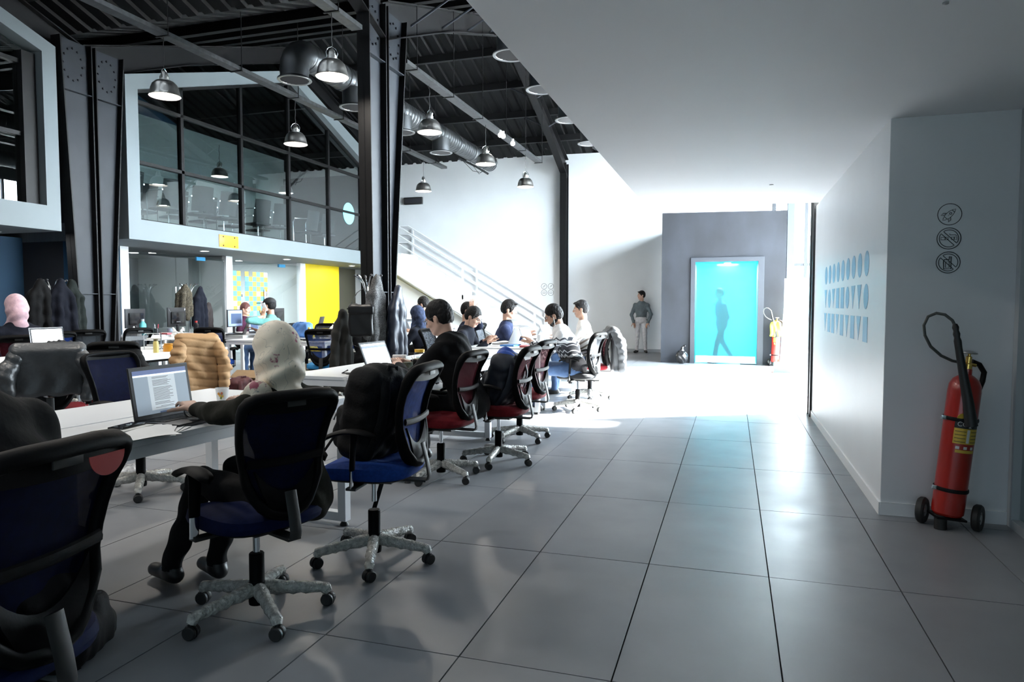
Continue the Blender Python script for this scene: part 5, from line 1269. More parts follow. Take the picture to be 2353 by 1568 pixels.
# 10 ---- person behind the teal glass
pr = person('blurred walking figure in blue behind the teal glass door', -0.3, 17.9, 120, mat('dark_teal_cloth', (0.01, 0.09, 0.15), 0.9), mat('teal_trousers', (0.01, 0.08, 0.14), 0.9), SKIN1, lean=6, hip=0.92, stand=True, knees=[(-0.10, 0.16, 0.52), (0.10, -0.06, 0.50)], feet=[(-0.10, 0.24, 0.09), (0.10, -0.34, 0.10)], hands=[(-0.24, 0.12, 0.86), (0.24, -0.14, 0.88)], poles=[(-0.5, -1, 0), (0.5, -1, 0)], hairkw=dict(seed=1), voxel=0.015)
place(pr, -0.30, 17.20)
# 11 / 12 ---- pair by the staircase
pr = person('woman in navy print headscarf seated near the white chair', -5.0, 10.7, 82, C_dknavy, C_black, SKIN1, lean=10, hip=0.46, head_ang=(0, 18, 0), scale=1.04, voxel=0.015, hands=[(-0.15, 0.36, 0.78), (0.15, 0.38, 0.78)])
place(pr, -5.02, 10.62); hijab(pr, C_scarfn, 0.006)
pr = person('bearded man in navy jacket behind the navy-scarfed woman', -5.2, 11.3, 88, C_navy, C_black, SKIN1, lean=12, hip=0.62, head_ang=(0, 16, 0), hairkw=dict(top=0.022, seed=10), scale=1.04, voxel=0.015, beard=True, hands=[(-0.15, 0.30, 0.85), (0.15, 0.3, 0.85)], knees=[(-0.12, 0.36, 0.56), (0.12, 0.36, 0.56)], feet=[(-0.12, 0.34, 0.09), (0.12, 0.34, 0.09)])
place(pr, -5.28, 11.43)
# 13 ---- dark man beside the coat stand
pr = person('dark-haired man in black leaning over a laptop beside the coat stand', -5.8, 10.4, 82, C_black, C_black, SKIN1, lean=20, hip=0.50, head_ang=(0, 16, 0), hairkw=dict(top=0.03, seed=11, quiff=0.02), gl=(0.02, 0.02, 0.02), scale=1.04, voxel=0.015, hands=[(-0.15, 0.42, 0.79), (0.15, 0.42, 0.79)])
place(pr, -5.74, 9.86)
# 14 ---- teal shirt man with cap, phone at the ear
pr = person('man in teal shirt and black cap holding a phone to his ear', -8.3, 11.5, 100, C_teal, C_jean, SKIN2, lean=6, hip=0.50, head_ang=(-6, 2, 0), hairkw=dict(top=0.014, seed=12), scale=1.12, voxel=0.015, sleeve=0.55, hands=[(-0.15, 0.12, 1.03), (0.15, 0.40, 0.79)], poles=[(-0.9, 0.2, -0.7), (0.6, -0.4, -0.6)], palms=[(1, 0, 0, 0.15, -0.1, 1), (0, 0, -1)])
place(pr, -8.30, 11.12)
t, c, M, nb, sh = pr; g = lambda x, y, z: tuple(c + M @ np.array((x, y, z)))
S = SDF(); S.ell(c + M @ np.array((0, -0.012, 0.05)), (0.092, 0.114, 0.085), 0, 0.01, M); S.cut_plane(c + M @ np.array((0, 0, 0.040)), -(M @ np.array((0, 0.0, 1.0))), 0.006)
S.box(c + M @ np.array((0, 0.15, 0.045)), (0.065, 0.055, 0.007), 0.006, 0, 0.015, M); sdf_obj('cap', S, 0.007, mat('black_cap', (0.012, 0.012, 0.014), 0.8), t)
ph = MB().box((0, 0, 0), (0.010, 0.072, 0.145)).obj('phone', mat('white_phone', (0.75, 0.75, 0.77), 0.25), t, bevel=0.006); ph.location = c + M @ np.array((-0.102, 0.02, -0.03)); ph.rotation_euler = (R(-25), 0, 0)
# 15 ---- red-brown hair behind the monitors
pr = person('person with red-brown hair half hidden behind a black monitor', -9.7, 11.9, -82, C_maroon, C_black, SKIN1, lean=8, hip=0.52, head_ang=(0, 10, 0), hairkw=dict(top=0.02, seed=13, length=0.03), hair_m=M_hairr, scale=1.04, voxel=0.016)
place(pr, -10.0, 12.6)
# 16 ---- pink scarf
pr = person('person in pink headscarf and dark navy coat facing away at the left row', -7.9, 5.9, 80, C_dknavy, C_black, SKIN1, lean=12, hip=0.52, head_ang=(0, 16, 0), scale=1.10, voxel=0.015, wide=1.15)
place(pr, -8.2, 6.18); hijab(pr, C_pink, 0.006)
# ================================================================ WALL GRAPHICS
M_ink = mat('black_vinyl', (0.006, 0.007, 0.008), 0.4)
fnI = lambda u, v, d: (1.29 + u, CY - 0.001 - d, v)       # icon wall faces the camera
def icon(label, cz, cx=0.0):
    t = thing('wall_sign', label, 'sign', (0, 0, 0)); return t
r = 0.066
def ringm(mb, cx, cz, rad, w): stroke(mb, circ(cx, cz, rad, 48), w, fnI, 0, 0.002, close=True)
# rocket
cz = 1.940; t = icon('round black line sign with a rocket on the white wall', cz); t.location = (0, 0, 0)
mb = MB(); ringm(mb, 0, cz, r, 0.004); mb.obj('ring', M_ink, t, smooth=False)
mb = MB(); ca, sa = math.cos(R(45)), math.sin(R(45))
rk = lambda a, b: (a * ca - b * sa, cz + (a * sa + b * ca))     # a along the rocket axis, b across
stroke(mb, [rk(*p) for p in ((-0.030, -0.012), (-0.012, -0.017), (0.012, -0.015), (0.030, -0.009), (0.047, 0.0), (0.030, 0.009), (0.012, 0.015), (-0.012, 0.017), (-0.030, 0.012))], 0.003, fnI, 0, 0.002, close=True)
stroke(mb, [rk(0.028, -0.010), rk(0.028, 0.010)], 0.003, fnI, 0, 0.002); stroke(mb, [rk(0.008 + 0.0065 * math.cos(k), 0.0065 * math.sin(k)) for k in [2 * math.pi * q / 14 for q in range(14)]], 0.003, fnI, 0, 0.002, close=True)
for s in (-1, 1): stroke(mb, [rk(-0.008, s * 0.017), rk(-0.020, s * 0.030), rk(-0.038, s * 0.030), rk(-0.026, s * 0.016)], 0.003, fnI, 0, 0.002)
stroke(mb, [rk(-0.030, -0.009), rk(-0.040, -0.009), rk(-0.052, 0.0), rk(-0.040, 0.009), rk(-0.030, 0.009)], 0.003, fnI, 0, 0.002, close=True); stroke(mb, [rk(-0.004, 0.0), rk(-0.012, 0.0)], 0.002, fnI, 0, 0.002)
mb.obj('rocket', M_ink, t, smooth=False)
def nosign(cz, label, pict):
    t = icon(label, cz); mb = MB(); ringm(mb, 0, cz, r, 0.0045); mb.obj('ring', M_ink, t, smooth=False)
    mb = MB(); d = 0.010
    for s in (1, -1):   # two half discs left free by the slash
        a0, a1 = (-45 + 10, 135 - 10) if s > 0 else (135 + 10, 315 - 10)
        stroke(mb, arc(0, cz, r - 0.013, a0, a1, 30), 0.004, fnI, 0, 0.002, close=True)
    mb.obj('slash', M_ink, t, smooth=False); mb = MB(); pict(mb, cz); mb.obj('pictogram', M_ink, t, smooth=False); return t
def smoke(mb, cz):
    for (a, b) in ((-0.044, -0.022), (-0.020, -0.004), (0.014, 0.028), (0.030, 0.044)): stroke(mb, [(a, cz - 0.008), (b, cz - 0.008), (b, cz + 0.008), (a, cz + 0.008)], 0.003, fnI, 0, 0.002, close=True)
    stroke(mb, [(0.002, cz + 0.030), (0.006, cz + 0.022), (0.036, cz + 0.022), (0.042, cz + 0.014)], 0.003, fnI, 0, 0.002)
def phone(mb, cz):
    stroke(mb, [(-0.024, cz - 0.040), (0.016, cz - 0.040), (0.016, cz + 0.036), (0.006, cz + 0.036), (0.006, cz + 0.018), (-0.022, cz + 0.018), (-0.026, cz + 0.006)], 0.006, fnI, 0, 0.002, close=True)
    stroke(mb, [(-0.014, cz - 0.032), (0.006, cz - 0.032), (0.006, cz + 0.004), (-0.014, cz + 0.004)], 0.004, fnI, 0, 0.002, close=True)
nosign(1.790, 'round black no-smoking sign with crossed cigarette on the white wall', smoke)
nosign(1.640, 'round black no-phone sign with crossed mobile on the white wall', phone)
# blue shapes on the corridor wall
M_bv = mat('blue_wall_vinyl', (0.13, 0.30, 0.46), 0.45, noise=0.05, nscale=3)
fnW = lambda u, v, d: (CW - 0.001 - d, u, v)
rows = ('CCCCCCCCC', 'TCTSSCTTC', 'TSSTSTSTS'); hh = 0.094
meshes = {'C': circ(0, 0, hh, 28), 'T': [(-hh, hh), (hh, hh), (0, -hh)], 'S': [(-hh, -hh), (hh, -hh), (hh, hh), (-hh, hh)]}
nm = {'C': 'round', 'T': 'downward-pointing triangular', 'S': 'square'}
meshes = {k: MB().prism(v, lambda u, v_, d: (-d, u, v_), 0.0005, 0.002).mesh('wall_sticker', M_bv, smooth=False) for k, v in meshes.items()}
for ri, row in enumerate(rows):
    for k, ch in enumerate(row):
        o = link('wall_sticker', meshes[ch]); o.location = (CW, 8.05 - k * 0.291, (1.68, 1.435, 1.19)[ri])
        tag(o, '%s blue sticker in the %s row of shapes on the corridor wall' % (nm[ch], ('top', 'middle', 'bottom')[ri]), 'sticker', '%s %s blue shapes' % (('top', 'middle', 'bottom')[ri], nm[ch].split()[-1]))
# scuffs on the corridor wall
# four small signs on the far wall, black box fitting, yellow plate, blue disc
for (x, z) in ((-5.40, 1.92), (-5.19, 1.92), (-5.40, 1.73), (-5.19, 1.73)):
    t = thing('wall_sign', 'small round line sign beside the black pillar on the far wall', 'sign', (x, FY - 0.002, z), 0, 'small far wall signs')
    mb = MB(); fn = lambda u, v, d: (u, -d, v); stroke(mb, circ(0, 0, 0.085, 24), 0.010, fn, 0, 0.002, close=True); mb.obj('ring', mat('grey_vinyl', (0.08, 0.08, 0.085), 0.5), t, smooth=False)
    mb = MB(); stroke(mb, [(-0.045, -0.02), (0.045, -0.02), (0.045, 0.02), (-0.045, 0.02)] if z < 1.8 else [(-0.04, -0.04), (0.0, 0.02), (0.045, 0.045), (0.02, 0.0)], 0.010, fn, 0, 0.002, close=True); mb.obj('pictogram', MATS['grey_vinyl'], t, smooth=False)
t = thing('emergency_light', 'black rectangular fitting high on the white far wall', 'light fitting', (-9.66, FY - 0.06, 4.645))
MB().box((0, 0, 0), (0.62, 0.10, 0.22)).obj('housing', mat('black_plastic', (0.012, 0.012, 0.013), 0.4), t, bevel=0.01); MB().box((0, -0.052, 0.0), (0.54, 0.006, 0.14)).obj('lens', mat('dark_lens', (0.03, 0.03, 0.035), 0.1), t, smooth=False)
t = thing('yellow_plate', 'yellow rectangular plate with four screws on the mezzanine fascia', 'sign', (FX + 0.006, 12.11, 2.68))
MB().box((0, 0, 0), (0.010, 0.58, 0.25)).obj('plate', mat('amber_acrylic', (0.50, 0.22, 0.02), 0.3), t, bevel=0.003)
for sy in (-1, 1):
    for sz in (-1, 1): MB().lathe([(0, 0.006), (0.014, 0.005), (0.016, 0)], (0.005, sy * 0.17, sz * 0.09), 10, (1, 0, 0)).obj('screw', M_steeldk, t)
o = MB().prism(circ(0, 0, 0.30, 36), lambda u, v, d: (d, u, v), 0, 0.003).obj('glass_sticker', mat('glowing_blue_vinyl', (0.22, 0.62, 0.70), 0.5, emit=0.15), None, smooth=False); o.location = (FX - 0.210, 17.25, 3.90); tag(o, 'round pale blue sticker on the mezzanine window', 'sticker')  # faint glow put into the sticker's vinyl colour

# ================================================================ FIRE EXTINGUISHERS
M_red = mat('red_enamel', (0.34, 0.012, 0.006), 0.28, noise=0.08, nscale=3, coat=0.3); M_brass = mat('brass', (0.72, 0.46, 0.12), 0.25, metal=1); M_rub = mat('black_hose_rubber', (0.010, 0.010, 0.010), 0.45); M_lab = mat('yellow_label', (0.62, 0.42, 0.05), 0.5, noise=0.1, nscale=30)
def extinguisher(x, y, rz, s, label, tiltx=4.5, vest=False):
    t = thing('fire_extinguisher', label, 'fire extinguisher', (x, y, 0), R(rz)); t.scale = (s, s, s)
    tl = Matrix.Rotation(R(tiltx), 4, 'Y') @ Matrix.Translation((0, 0, 0.0))
    def put(o): o.matrix_basis = tl; return o
    put(MB().lathe([(0, 0.085), (0.075, 0.085), (0.088, 0.10), (0.090, 0.13), (0.090, 0.86), (0.086, 0.90), (0.070, 0.935), (0.045, 0.955), (0.028, 0.965), (0.026, 1.0), (0, 1.0)], n=36).obj('cylinder', M_red, t))
    put(MB().lathe([(0, 1.0), (0.024, 1.0), (0.024, 1.03), (0.017, 1.035), (0.017, 1.075), (0.008, 1.08), (0.008, 1.095), (0, 1.095)], n=18).tube([(-0.05, 0, 1.035), (0.045, 0, 1.025)], 0.010, 10).obj('valve', M_brass, t))
    put(MB().lathe([(0, 1.112), (0.020, 1.110), (0.042, 1.103), (0.045, 1.096), (0.036, 1.092), (0, 1.092)], n=20).obj('handwheel', mat('grey_metal', (0.4, 0.4, 0.4), 0.35, metal=0.9), t))
    hose = [(-0.05, -0.01, 1.035)]
    for k in range(15):
        a = R(-80 - k * 15); hose.append((-0.165 + 0.135 * math.cos(a) * (0.95 if k < 8 else 1.0), -0.03 - 0.002 * k, 1.17 + 0.135 * math.sin(a)))
    put(MB().tube([(-0.05, -0.01, 1.035), (-0.10, -0.02, 1.040), (-0.17, -0.03, 1.065), (-0.24, -0.04, 1.115), (-0.285, -0.05, 1.18), (-0.30, -0.055, 1.24), (-0.285, -0.06, 1.295), (-0.245, -0.07, 1.32), (-0.20, -0.08, 1.315), (-0.16, -0.09, 1.285), (-0.14, -0.095, 1.25)], 0.009, 10).obj('hose', mat('grey_hose', (0.06, 0.065, 0.06), 0.4), t))
    horn = put(MB().tube([(-0.145, -0.095, 1.265), (-0.14, -0.097, 1.245), (-0.135, -0.099, 1.225), (-0.130, -0.10, 1.205), (-0.125, -0.10, 1.185), (-0.12, -0.102, 1.165), (-0.11, -0.105, 1.12), (-0.02, -0.115, 0.80), (0.012, -0.118, 0.665)], [0.012, 0.019, 0.015, 0.020, 0.016, 0.021, 0.020, 0.030, 0.036], 14).obj('discharge_horn', M_rub, t))
    # trolley: back tube with bent handle, straps, axle, wheels
    tr = put(MB().tube([(0.06, 0.10, 0.06), (0.085, 0.095, 0.09), (0.092, 0.09, 0.75), (0.135, 0.09, 0.93), (0.135, 0.085, 0.985), (0.10, 0.08, 1.03), (0.05, 0.07, 1.045)], 0.016, 10).obj('trolley_bar', M_steeldk, t))
    for z in (0.25, 0.69):
        st_ = put(MB().tube([(0.093 * math.cos(a), 0.093 * math.sin(a), z) for a in [2 * math.pi * k / 28 for k in range(28)]], 0.013, 6, close=True, flat=(0.35, 1.0)).obj('strap', M_steeldk, t))
        put(MB().box((-0.105, -0.02, z), (0.028, 0.02, 0.026)).obj('clamp', M_chrome, t, bevel=0.002))
    put(MB().box((0, 0.0, 0.072), (0.17, 0.15, 0.012)).obj('foot_plate', M_steeldk, t, smooth=False))
    for (xx, yy, aw) in ((-0.10, 0.09, 0), (0.165, -0.04, 1)):
        wl = MB().lathe([(0.040, -0.020), (0.074, -0.022), (0.082, -0.012), (0.082, 0.012), (0.074, 0.022), (0.040, 0.020)], (xx, yy, 0.082), 30, (0.80, -0.60, 0)).obj('wheel', M_castor, t)
        MB().lathe([(0, -0.016), (0.016, -0.020), (0.022, -0.012), (0.040, -0.018), (0.040, 0.018), (0.022, 0.012), (0.016, 0.020), (0, 0.016)], (xx, yy, 0.082), 24, (0.80, -0.60, 0)).obj('hub', mat('grey_metal', (0, 0, 0)), wl)
    put(MB().lathe([(0, 0.0), (0.035, 0.0), (0.035, 0.09), (0, 0.09)], (-0.04, -0.03, 0), 16).obj('skid', M_castor, t)).matrix_basis = Matrix.Identity(4)
    # label: curved sheets
    def sheet(z0, z1, a0, a1, m, off, nm_='label'):
        return put(MB().grid(lambda u, v: ((0.0906 + off) * math.cos(R(a0 + (a1 - a0) * u)), (0.0906 + off) * math.sin(R(a0 + (a1 - a0) * u)), z0 + (z1 - z0) * v), 14, 2).obj(nm_, m, t))
    sheet(0.545, 0.640, -130, -25, M_lab, 0.0); sheet(0.640, 0.690, -130, -25, mat('label_black', (0.01, 0.01, 0.012), 0.5), 0.0, 'label_header'); sheet(0.49, 0.508, -118, -42, M_lab, 0.0, 'label_footer')
    put(MB().prism(arc(0, 0, 0.034, 0, 180, 14), lambda u, v, d: (u * 0.9 - 0.028 , -0.0885 - d - (0.0 if abs(u) > 1 else 0.0), 0.70 + v * 0.9), 0, 0.002).obj('label_emblem', M_lab, t, smooth=False))
    for k in range(3): sheet(0.513, 0.530, -118 + k * 27, -105 + k * 27, mat('label_white', (0.7, 0.7, 0.68), 0.5), 0.0004, 'label_pictogram')
    for k in range(4):
        for a0 in (-126, -70): sheet(0.556 + k * 0.021, 0.560 + k * 0.021, a0, a0 + 38, mat('label_print', (0.10, 0.07, 0.02), 0.6), 0.0004, 'label_line')
    sheet(0.552, 0.634, -85, -74, mat('label_white', (0, 0, 0)), 0.0004, 'label_strip')
    aa = R(-98)
    tx = text_mesh('label_text', 'CO\u2082', 0.040, MATS['label_white'], tl @ Matrix.Translation((0.0925 * math.cos(aa), 0.0925 * math.sin(aa), 0.665)) @ Matrix.Rotation(R(-8), 4, 'Z') @ Matrix.Rotation(R(90), 4, 'X'), 0.0004, t)
    if vest:
        S = SDF()
        for k in range(9): S.cap((-0.08 + 0.02 * k, -0.09 - 0.02 * math.sin(k), 0.98), (-0.10 + 0.028 * k, -0.10 - 0.03 * math.cos(k * 2), 0.70), 0.035, 0.03, 0, 0.015)
        S.disp = lambda X, Y, Z, Mi: 0.008 * np.sin(60 * X + 20 * Z)
        sdf_obj('safety_vest', S, 0.010, mat('lime_vest', (0.62, 0.80, 0.08), 0.6), t)
    return t
extinguisher(1.275, 4.84, 8, 0.99, 'large red wheeled fire extinguisher with coiled hose against the white wall', 5.5)
extinguisher(0.93, 16.62, 0, 0.98, 'red wheeled fire extinguisher draped with lime vest beside the black box', 1.5, True)

# ================================================================ THINGS AROUND THE BLACK BOX
t = thing('whiteboard_easel', 'white presentation board on a folding easel near the entrance', 'easel', (1.36, 16.15, 0), R(-8))
MB().box((0, 0, 1.0), (0.60, 0.03, 1.90), (R(-8), 0, 0)).obj('board', mat('white_board', (0.86, 0.86, 0.86), 0.25), t, bevel=0.006)
for s in (-1, 1): MB().tube([(s * 0.26, 0.10, 1.9), (s * 0.34, -0.12, 0.0)], 0.015, 8).obj('front_leg', M_white, t)
MB().tube([(0.0, 0.13, 1.8), (0.05, 0.75, 0.0)], 0.015, 8).obj('rear_leg', M_white, t)
t = thing('teal_crate', 'low turquoise plastic crate lying near the entrance', 'crate', (1.02, 15.1, 0), R(-12))
MB().ring([(-0.18, -0.10), (0.18, -0.10), (0.18, 0.10), (-0.18, 0.10)], [(-0.165, -0.085), (0.165, -0.085), (0.165, 0.085), (-0.165, 0.085)], XY(0), 0, 0.20).obj('wall', mat('turquoise_plastic', (0.12, 0.62, 0.58), 0.4), t, smooth=False)
MB().box((0, 0, 0.006), (0.35, 0.19, 0.012)).obj('bottom', MATS['turquoise_plastic'], t, smooth=False); MB().box((0, -0.103, 0.13), (0.30, 0.008, 0.03)).obj('stripe', M_white, t, smooth=False)
S = SDF(); S.ell((0, 0, 0.16), (0.14, 0.13, 0.16), 0, 0.05); S.cap((0, 0, 0.28), (0.02, 0, 0.38), 0.05, 0.03, 0, 0.04); S.cap((0.02, 0, 0.36), (0.07, 0.02, 0.42), 0.02, 0.03, 0, 0.02); S.cut_plane((0, 0, 0.003), (0, 0, -1)); S.disp = lambda X, Y, Z, Mi: 0.012 * np.sin(55 * X + 30 * Z) * np.sin(45 * Y + 22 * Z)
o = sdf_obj('rubbish_bag', S, 0.012, mat('black_bin_bag', (0.010, 0.010, 0.011), 0.22), None); o.location = (-1.10, 16.55, 0); tag(o, 'tied black rubbish bag leaning on the black box front', 'bag')
# teal rough glass door leaf in the lobby
M_tglass = bpy.data.materials.new('teal_frosted_glass'); M_tglass.use_nodes = True; MATS['teal_frosted_glass'] = M_tglass
b_ = M_tglass.node_tree.nodes['Principled BSDF']; b_.inputs['Base Color'].default_value = (0.30, 0.84, 0.90, 1); b_.inputs['Transmission Weight'].default_value = 0.92; b_.inputs['Roughness'].default_value = 0.32; b_.inputs['IOR'].default_value = 1.12
MB().bx(-0.80, 0.52, 0.02, 0.03, 0.18, 2.32).obj('door_glass', M_tglass, bx, smooth=False)
MB().bx(-0.80, 0.52, 0.0, 0.045, 0.03, 0.18).obj('kick_rail', M_white, bx, smooth=False)
# ================================================================ SMALL THINGS
DT = DZT
M_glassw = glassmat('drinking_glass', (0.92, 0.95, 0.95), 2.0, 0.02)
M_paper = mat('white_paper', (0.78, 0.78, 0.77), 0.7); M_yell = mat('yellow_card', (0.75, 0.48, 0.02), 0.55); M_bagw = mat('white_plastic_bag', (0.80, 0.81, 0.82), 0.35)
def mug(x, y, z, col, label, rz=0, r=0.040, h=0.095, name='mug', group='mugs and cups'):
    t = thing(name, label, 'mug', (x, y, z), R(rz), group)
    m = mat('glaze_%d%d%d' % tuple(int(c * 99) for c in col), col, 0.25)
    MB().lathe([(0, 0), (r * 0.9, 0), (r, 0.006), (r, h), (r - 0.004, h), (r - 0.005, 0.008), (0, 0.008)], n=22).obj('cup', m, t)
    MB().tube([(r - 0.003, 0, h * 0.8), (r + 0.022, 0, h * 0.75), (r + 0.028, 0, h * 0.5), (r + 0.018, 0, h * 0.25), (r - 0.003, 0, h * 0.2)], 0.005, 8).obj('handle', m, t)
    return t
def jar(x, y, z, label, r=0.045, h=0.13, lid=(0.7, 0.42, 0.03), body=None, fill=None, group='jars and glasses'):
    t = thing('jar', label, 'jar', (x, y, z), 0, group)
    MB().lathe([(0, 0), (r, 0), (r * 1.02, 0.01), (r, h * 0.8), (r * 0.8, h * 0.9), (r * 0.8, h)], n=22).obj('jar_body', body or M_glassw, t)
    if lid: MB().lathe([(r * 0.86, h * 0.92), (r * 0.88, h * 1.08), (0, h * 1.09)], n=22).obj('lid', mat('lid_%d%d' % (int(lid[0] * 99), int(lid[1] * 99)), lid, 0.4), t)
    if fill: MB().lathe([(0, 0.006), (r * 0.9, 0.006), (r * 0.9, h * 0.55), (0, h * 0.55)], n=18).obj('contents', mat('fill_%d%d' % (int(fill[0] * 99), int(fill[1] * 99)), fill, 0.7, noise=0.4, nscale=60), t)
    return t
def tumbler(x, y, z, label, r=0.033, h=0.11, group='jars and glasses'):
    o = MB().lathe([(0, 0), (r * 0.85, 0), (r, h), (r - 0.003, h), (r * 0.82, 0.008), (0, 0.008)], n=20).obj('drinking_glass', M_glassw); o.location = (x, y, z); return tag(o, label, 'glass', group)
def slab(name, x, y, z, rz, d, m, label, cat, group=None, bev=0.002):
    o = MB().box((0, 0, d[2] / 2), d).obj(name, m, None, bevel=bev); o.location = (x, y, z); o.rotation_euler = (0, 0, R(rz)); return tag(o, label, cat, group)
def bagblob(name, x, y, z, rz, r, m, label, cat, ear=True, group=None, seed=0, amp=0.014):
    S = SDF(); S.ell((0, 0, r[2] * 0.9), r, 0, 0.04)
    S.ell((r[0] * 0.45, 0.01, r[2] * 0.7), (r[0] * 0.6, r[1] * 0.9, r[2] * 0.7), 0, 0.05)
    if ear:
        for s in (-1, 1): S.cap((s * 0.02, 0, r[2] * 1.6), (s * 0.06, 0.02, r[2] * 1.6 + 0.08), 0.03, 0.012, 0, 0.03)
    S.cut_plane((0, 0, 0.002), (0, 0, -1), 0.004); ph = seed * 1.3
    S.disp = lambda X, Y, Z, Mi: amp * np.sin(48 * X + 25 * Z + ph) * np.sin(40 * Y - 30 * Z + ph) + amp * 0.5 * np.sin(95 * (X + Y) + 60 * Z)
    o = sdf_obj(name, S, 0.010, m, None); o.location = (x, y, z); o.rotation_euler = (0, 0, R(rz)); return tag(o, label, cat, group)

# ---- first bench
laptop(-2.545, 2.755, DT, 90, 'dark laptop with text document open before the cream-scarfed woman', M_ldark, 'doc', 9, 0.375, 0.262, None)
for k in range(6):
    o = MB().grid(lambda u, v: ((u - .5) * 0.21, (v - .5) * 0.297, 0.003 * math.sin(u * 5 + k) + 0.004 * v * v), 6, 6, thick=0.0006).obj('paper_sheet', M_paper); o.location = (-2.44 + 0.01 * math.sin(k * 3), 2.42 - 0.012 * k + 0.02, DT + 0.001 + 0.0022 * k + 0.003); o.rotation_euler = (0, 0, R(20 + 9 * k)); tag(o, 'loose printed sheet in the paper pile beside the dark laptop', 'paper', 'loose sheets by the dark laptop')
slab('notebook', -2.60, 2.42, DT, 12, (0.16, 0.22, 0.012), M_yell, 'yellow notebook lying beside the loose sheets', 'notebook')
slab('notebook', -2.585, 2.42, DT + 0.012, 4, (0.15, 0.21, 0.010), mat('white_cover', (0.7, 0.7, 0.66), 0.5), 'white notebook lying on the yellow notebook', 'notebook')
slab('phone', -2.585, 2.44, DT + 0.022, 8, (0.075, 0.15, 0.009), mat('black_phone', (0.01, 0.01, 0.012), 0.1), 'black phone lying on the notebooks', 'phone', None, 0.003)
t = thing('paper_cup', 'white paper cup with flower print on the first bench', 'cup', (-2.80, 3.31, DT))
MB().lathe([(0, 0), (0.027, 0), (0.037, 0.088), (0.039, 0.09), (0.036, 0.091), (0.026, 0.004), (0, 0.004)], n=24).obj('cup', M_paper, t)
for k, (a, z, c) in enumerate(((-70, 0.05, (0.75, 0.45, 0.05)), (-55, 0.062, (0.4, 0.1, 0.03)), (-62, 0.035, (0.2, 0.25, 0.06)), (-82, 0.06, (0.7, 0.3, 0.05)), (-48, 0.045, (0.75, 0.5, 0.1)))):
    rr_ = 0.0275 + 0.011 * z / 0.09; MB().ball((rr_ * math.cos(R(a)) * 1.05, rr_ * math.sin(R(a)) * 1.05, z), (0.008, 0.004, 0.008), 8).obj('flower_print', mat('flower_%d' % k, c, 0.6), t)
# ---- second bench
laptop(-2.635, 5.17, DT, 88, 'dark laptop with pale web page before the man in black hoodie', M_ldark, 'page', 22, 0.42, 0.27, None)
o = MB().tube([(-3.02, 5.06, DT + 0.03), (-3.05, 5.02, DT + 0.008), (-2.98, 5.04, DT + 0.006), (-2.90, 5.16, DT + 0.006), (-2.80, 5.05, DT + 0.006), (-2.90, 4.96, DT + 0.006), (-3.0, 5.0, DT + 0.006)], 0.006, 8).obj('power_cable', M_cable); tag(o, 'black charger cable looped on the second bench beside the laptop', 'cable')
jar(-2.68, 5.72, DT, 'glass jar with amber lid on the second bench', 0.052, 0.155, (0.72, 0.42, 0.03), None, (0.35, 0.25, 0.10))
jar(-2.70, 5.52, DT, 'clear lidless glass jar beside the red sweets bag', 0.048, 0.12, None, None, (0.08, 0.09, 0.06))
tumbler(-2.62, 5.60, DT, 'clear tumbler beside the jar with amber lid')
t = thing('tea_box', 'small white box with dark red oval print on the second bench', 'box', (-2.83, 5.62, DT), R(20)); MB().box((0, 0, 0.06), (0.12, 0.06, 0.12)).obj('carton', M_paper, t, bevel=0.002); MB().prism(circ(0, 0, 0.030, 20, 0.016), lambda u, v, d: (u, -0.0305 - d, 0.085 + v), 0, 0.001).obj('print', mat('dark_red_print', (0.25, 0.01, 0.02), 0.5), t, smooth=False)
bagblob('sweets_bag', -2.83, 5.50, DT, 30, (0.09, 0.06, 0.035), mat('red_foil', (0.35, 0.015, 0.03), 0.25, noise=0.5, nscale=40), 'crinkled red sweets bag on the second bench', 'bag', False, None, 2, 0.006)
laptop(-2.55, 6.75, DT, 88, 'black laptop tilted wide open on the second bench before the empty red chair', M_ldark, 'dark', 60, 0.38, 0.26, None)
# ---- third bench
laptop(-3.12, 9.55, DT, -96, 'silver laptop turned away before the man with earphones', M_lsil, 'white', 24, 0.36, 0.25)
laptop(-2.57, 9.35, DT, 84, 'silver laptop with glowing screen before the patterned-sweater man', M_lsil, 'white', 22, 0.36, 0.25)
laptop(-3.05, 10.85, DT, -100, 'white laptop turned away before the man in blue sweater', M_lwhite, 'white', 20, 0.36, 0.25)
laptop(-2.62, 10.6, DT, 80, 'silver laptop at the far half of the third bench', M_lsil, 'white', 20, 0.36, 0.25)
mug(-2.66, 9.80, DT, (0.8, 0.8, 0.8), 'tall white mug on the third bench between laptops', 30, 0.045, 0.13)
slab('notebook', -2.62, 8.98, DT, 15, (0.20, 0.28, 0.018), mat('dark_red_cover', (0.28, 0.012, 0.02), 0.5), 'dark red notebook on the third bench near its end', 'notebook')
slab('notebook', -3.15, 9.15, DT, 70, (0.22, 0.30, 0.006), M_paper, 'open white notepad under the writing hand of the earphones man', 'notebook')
slab('notebook', -2.90, 9.12, DT + 0.001, -5, (0.20, 0.28, 0.02), mat('blue_cover', (0.03, 0.16, 0.42), 0.5), 'blue notebook near the silver laptops', 'notebook')
